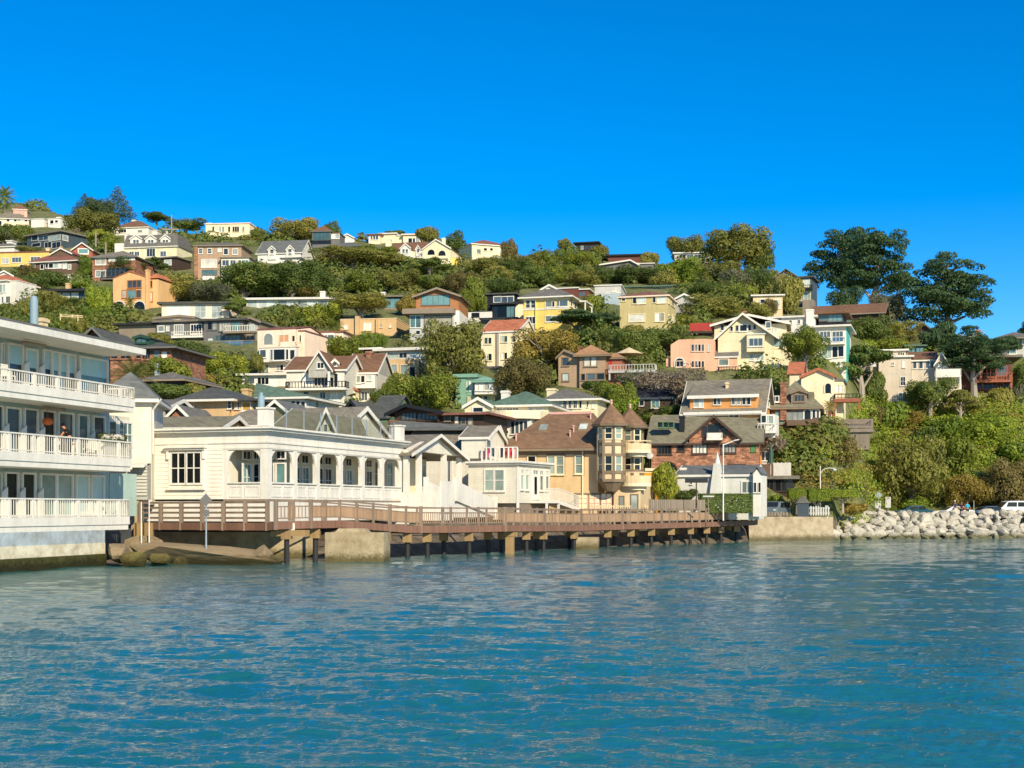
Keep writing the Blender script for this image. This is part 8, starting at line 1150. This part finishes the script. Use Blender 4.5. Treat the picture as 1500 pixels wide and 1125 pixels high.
# fences
def fence(name, label, zm, x0, x1, yt, yb, d0, d1, m, pitch=.22, gapf=.12, pointed=False):
    a, b, s = ZM[zm]; A = P(a + x0 / s, b + yb / s, d0); B_ = P(a + x1 / s, b + yb / s, d1); hh = (yb - yt) / s / F * (d0 + d1) / 2; root = empty(name, A, 0, label, 'fence'); L = B_ - A; n = int(L.length / pitch); pk = MB(); L.z = 0; t = L.normalized(); rnd = random.Random(3)
    for i in range(n):
        p = L * (i / n); q = p + t * pitch * (1 - gapf); w_ = Vector((-t.y, t.x, 0)) * .03; z = hh * (1 + (rnd.uniform(-.12, .12) if pointed else 0)); pk.hexa([p, q, q + w_, p + w_, p + Vector((0, 0, z)), q + Vector((0, 0, z)), q + w_ + Vector((0, 0, z)), p + w_ + Vector((0, 0, z))])
    pk.build('boards', m, root); w_ = Vector((-t.y, t.x, 0)) * .08; r_ = MB()
    for z in (.25, .8): r_.bar(w_ + Vector((0, 0, hh * z)), L + w_ + Vector((0, 0, hh * z)), .05, .09)
    r_.build('rail', m, root)
    for i in range(int(L.length / 2.4) + 1): p = t * min(L.length, i * 2.4) + w_ * 1.9; MB().box(p.x - .06, p.x + .06, p.y - .06, p.y + .06, -.5, hh + .06).build('post', m, root)
fence('board_fence', 'grey brown board fence between the ochre house and the cottage hedge', 'b1', 165, 565, 1010, 1090, 113, 116, 'fencewood', .2, .06); fence('picket_fence', 'uneven white picket fence on top of the sea wall', 'd4', 780, 1090, 765, 892, 131.4, 132.4, 'greylt', .28, .4, True); fence('wire_fence', 'row of short pale fence posts on the green slope above the apartments', 'd7', 830, 1140, 752, 790, 196, 197, 'tanlt', 1.1, .85)
fence('terrace_fence', 'low tan fence in front of the turreted house ground floor', 'c6', 790, 1270, 965, 1010, 110, 116, 'tanlt', .3, .6); fence('garden_fence', 'low brown fence along the sea wall beside the silver car', 'd4', 120, 520, 850, 895, 129.6, 130.6, 'fencewood', .3, .5)
# retaining slab and bank steps
st = empty('bank_steps', P(1218, 734, 142), 0, 'steep grey garden steps with pale handrail climbing the bank behind the lamp post', 'steps'); s_ = MB()
for i in range(16): s_.box(-.7, .7, i * .32, i * .32 + .33, -.5 + i * .24, i * .24 + .24)
s_.build('tread', 'greylt', st); s_ = MB()
for sx in (-.75, .75): s_.bar((sx, 0, 1.1), (sx, 5.1, 4.9), .06, .06)
s_.build('handrail', 'barklt', st)
r = empty('playhouse', P(1100 + 715 / 9.375, 660 + 880 / 9.375, 131.5), R(-10), 'tiny dark shed with pointed roof between the clipped tree hedges', 'shed'); MB().box(-.55, .55, -.4, .4, -.3, 1.1).build('wall', 'slate', r); MB().ext([(-.7, -.5, 1.1), (.7, -.5, 1.1), (0, -.5, 1.9)], (0, 1, 0)).build('roof', 'rgrey', r)
# vehicles
def car(label, p, rz, L, W, Hh, m, kind='suv', group=None, cat='car'):
    root = empty('parked_car' if cat == 'car' else 'parked_van', p, rz, label, cat, group); n = {'suv': [(-.5, .33), (-.5, .62), (-.36, .66), (-.22, .97), (.3, 1.0), (.46, .95), (.5, .62), (.5, .3)], 'sedan': [(-.5, .3), (-.5, .55), (-.28, .66), (-.12, .97), (.18, 1.0), (.36, .68), (.5, .62), (.5, .3)], 'van': [(-.5, .22), (-.49, .52), (-.37, .60), (-.24, .96), (-.15, 1.0), (.48, 1.0), (.5, .6), (.5, .22)]}[kind]
    pr = [(x * L, -W / 2, z * Hh) for x, z in n]; b = MB().ext([(x, y, z) for x, y, z in pr], (0, W, 0)).build('body', m, root); bv = b.modifiers.new('bevel', 'BEVEL'); bv.width = .07; bv.segments = 2
    # glass: windscreen, rear, side panes
    (x2, z2), (x3, z3) = [(n[2][0] * L, n[2][1] * Hh), (n[3][0] * L, n[3][1] * Hh)]; g = MB().hexa([(x2 + .06, -W * .42, z2 + .05), (x2 + .06, W * .42, z2 + .05), (x2 + .1, W * .42, z2 + .05), (x2 + .1, -W * .42, z2 + .05), (x3 - .06, -W * .38, z3 - .06), (x3 - .06, W * .38, z3 - .06), (x3 + .0, W * .38, z3 - .06), (x3 + .0, -W * .38, z3 - .06)]); 
    for v in g.v[:]: pass
    g.v = [(x - .05, y, z + .02) for x, y, z in g.v]; g.build('windscreen', 'gdark', root); xe = (.44 if kind != 'sedan' else .3) * L; xs = n[3][0] * L
    for sg in (-1, 1):
        k = 3 if kind != 'sedan' else 2
        for i in range(k):
            a = xs + (xe - xs) * i / k + .06; c = xs + (xe - xs) * (i + 1) / k - .06; y = sg * (W / 2 + .006); MB().ext([(a - (.22 if i == 0 else 0), y, Hh * .64), (c, y, Hh * .64), (c, y, Hh * .92), (a, y, Hh * .92)], (0, -sg * .02, 0)).build('window', 'gdark', root)
        for x in (-.31, .30):
            w_ = MB().tube((x * L, sg * (W / 2 - .2), .33), (x * L, sg * (W / 2 + .012), .33), .33, .33, 16).build('wheel', mk('rubber', '#16161a', rough=.9), root); MB().tube((x * L, sg * (W / 2 + .0125), .33), (x * L, sg * (W / 2 + .03), .33), .2, .19, 12).build('rim', 'metal', w_)
        MB().ball((-.5 * L + .03, sg * W * .36, Hh * .5), (.07, .17, .09), 8, 6).build('headlight', 'gcurt', root)
    MB().box(-.5 * L - .05, -.5 * L + .05, -W * .46, W * .46, .3, .48).build('bumper', 'greydk', root)
car('grey silver sport utility car parked above the sea wall facing the water', P(1135, 745, 134.5) * Vector((1, 1, 0)) + Vector((0, 0, 1.98)), R(62), 4.6, 1.85, 1.75, mk('carsilver', '#7e8c92', 'metal', rough=.3, metal=.3, spec=.6))
car('white van parked under the brown tree by the shore road', P(1486, 745, 166) * Vector((1, 1, 0)) + Vector((0, 0, 1.98)), R(4), 5.3, 2.0, 1.95, mk('carwhite', '#e6e8e6', rough=.3), 'van', cat='van'); car('white car mostly hidden behind riprap and walkers', P(1398, 745, 163.5) * Vector((1, 1, 0)) + Vector((0, 0, 1.98)), R(3), 4.3, 1.8, 1.3, mk('carwhite', '#e6e8e6', rough=.3), 'sedan'); car('dark blue car behind the riprap left of the white van', P(1447, 745, 165) * Vector((1, 1, 0)) + Vector((0, 0, 1.98)), R(5), 4.4, 1.8, 1.35, mk('carblue', '#1d3f5e', rough=.3), 'sedan'); car('teal dark car half hidden by verge shrubs left of the walkers', P(1337, 745, 163) * Vector((1, 1, 0)) + Vector((0, 0, 1.98)), R(2), 4.4, 1.8, 1.4, mk('carteal', '#1e4a56', rough=.3), 'sedan')
# walkers on the shore road
for lab, x, hgt, sh, tr, hr, rz in (('walker in a dark blue jacket and pale trousers on the shore road', 1360 + 415 / 10.714, 1.8, '#2b3a5c', '#b9bcc0', '#d9d6cf', .5), ('walker in a dark maroon jacket between the other two walkers', 1360 + 520 / 10.714, 1.68, '#40222a', '#23242a', '#4a3428', -.3), ('walker in a bright turquoise jacket on the shore road', 1360 + 612 / 10.714, 1.68, '#18a8c8', '#2c3038', '#5a4636', .2)):
    p = P(x, 745, 158.5); p.z = 1.97; person('person', lab, p, rz, hgt * 1.08, sh, tr, hair=hr, stride=.5)
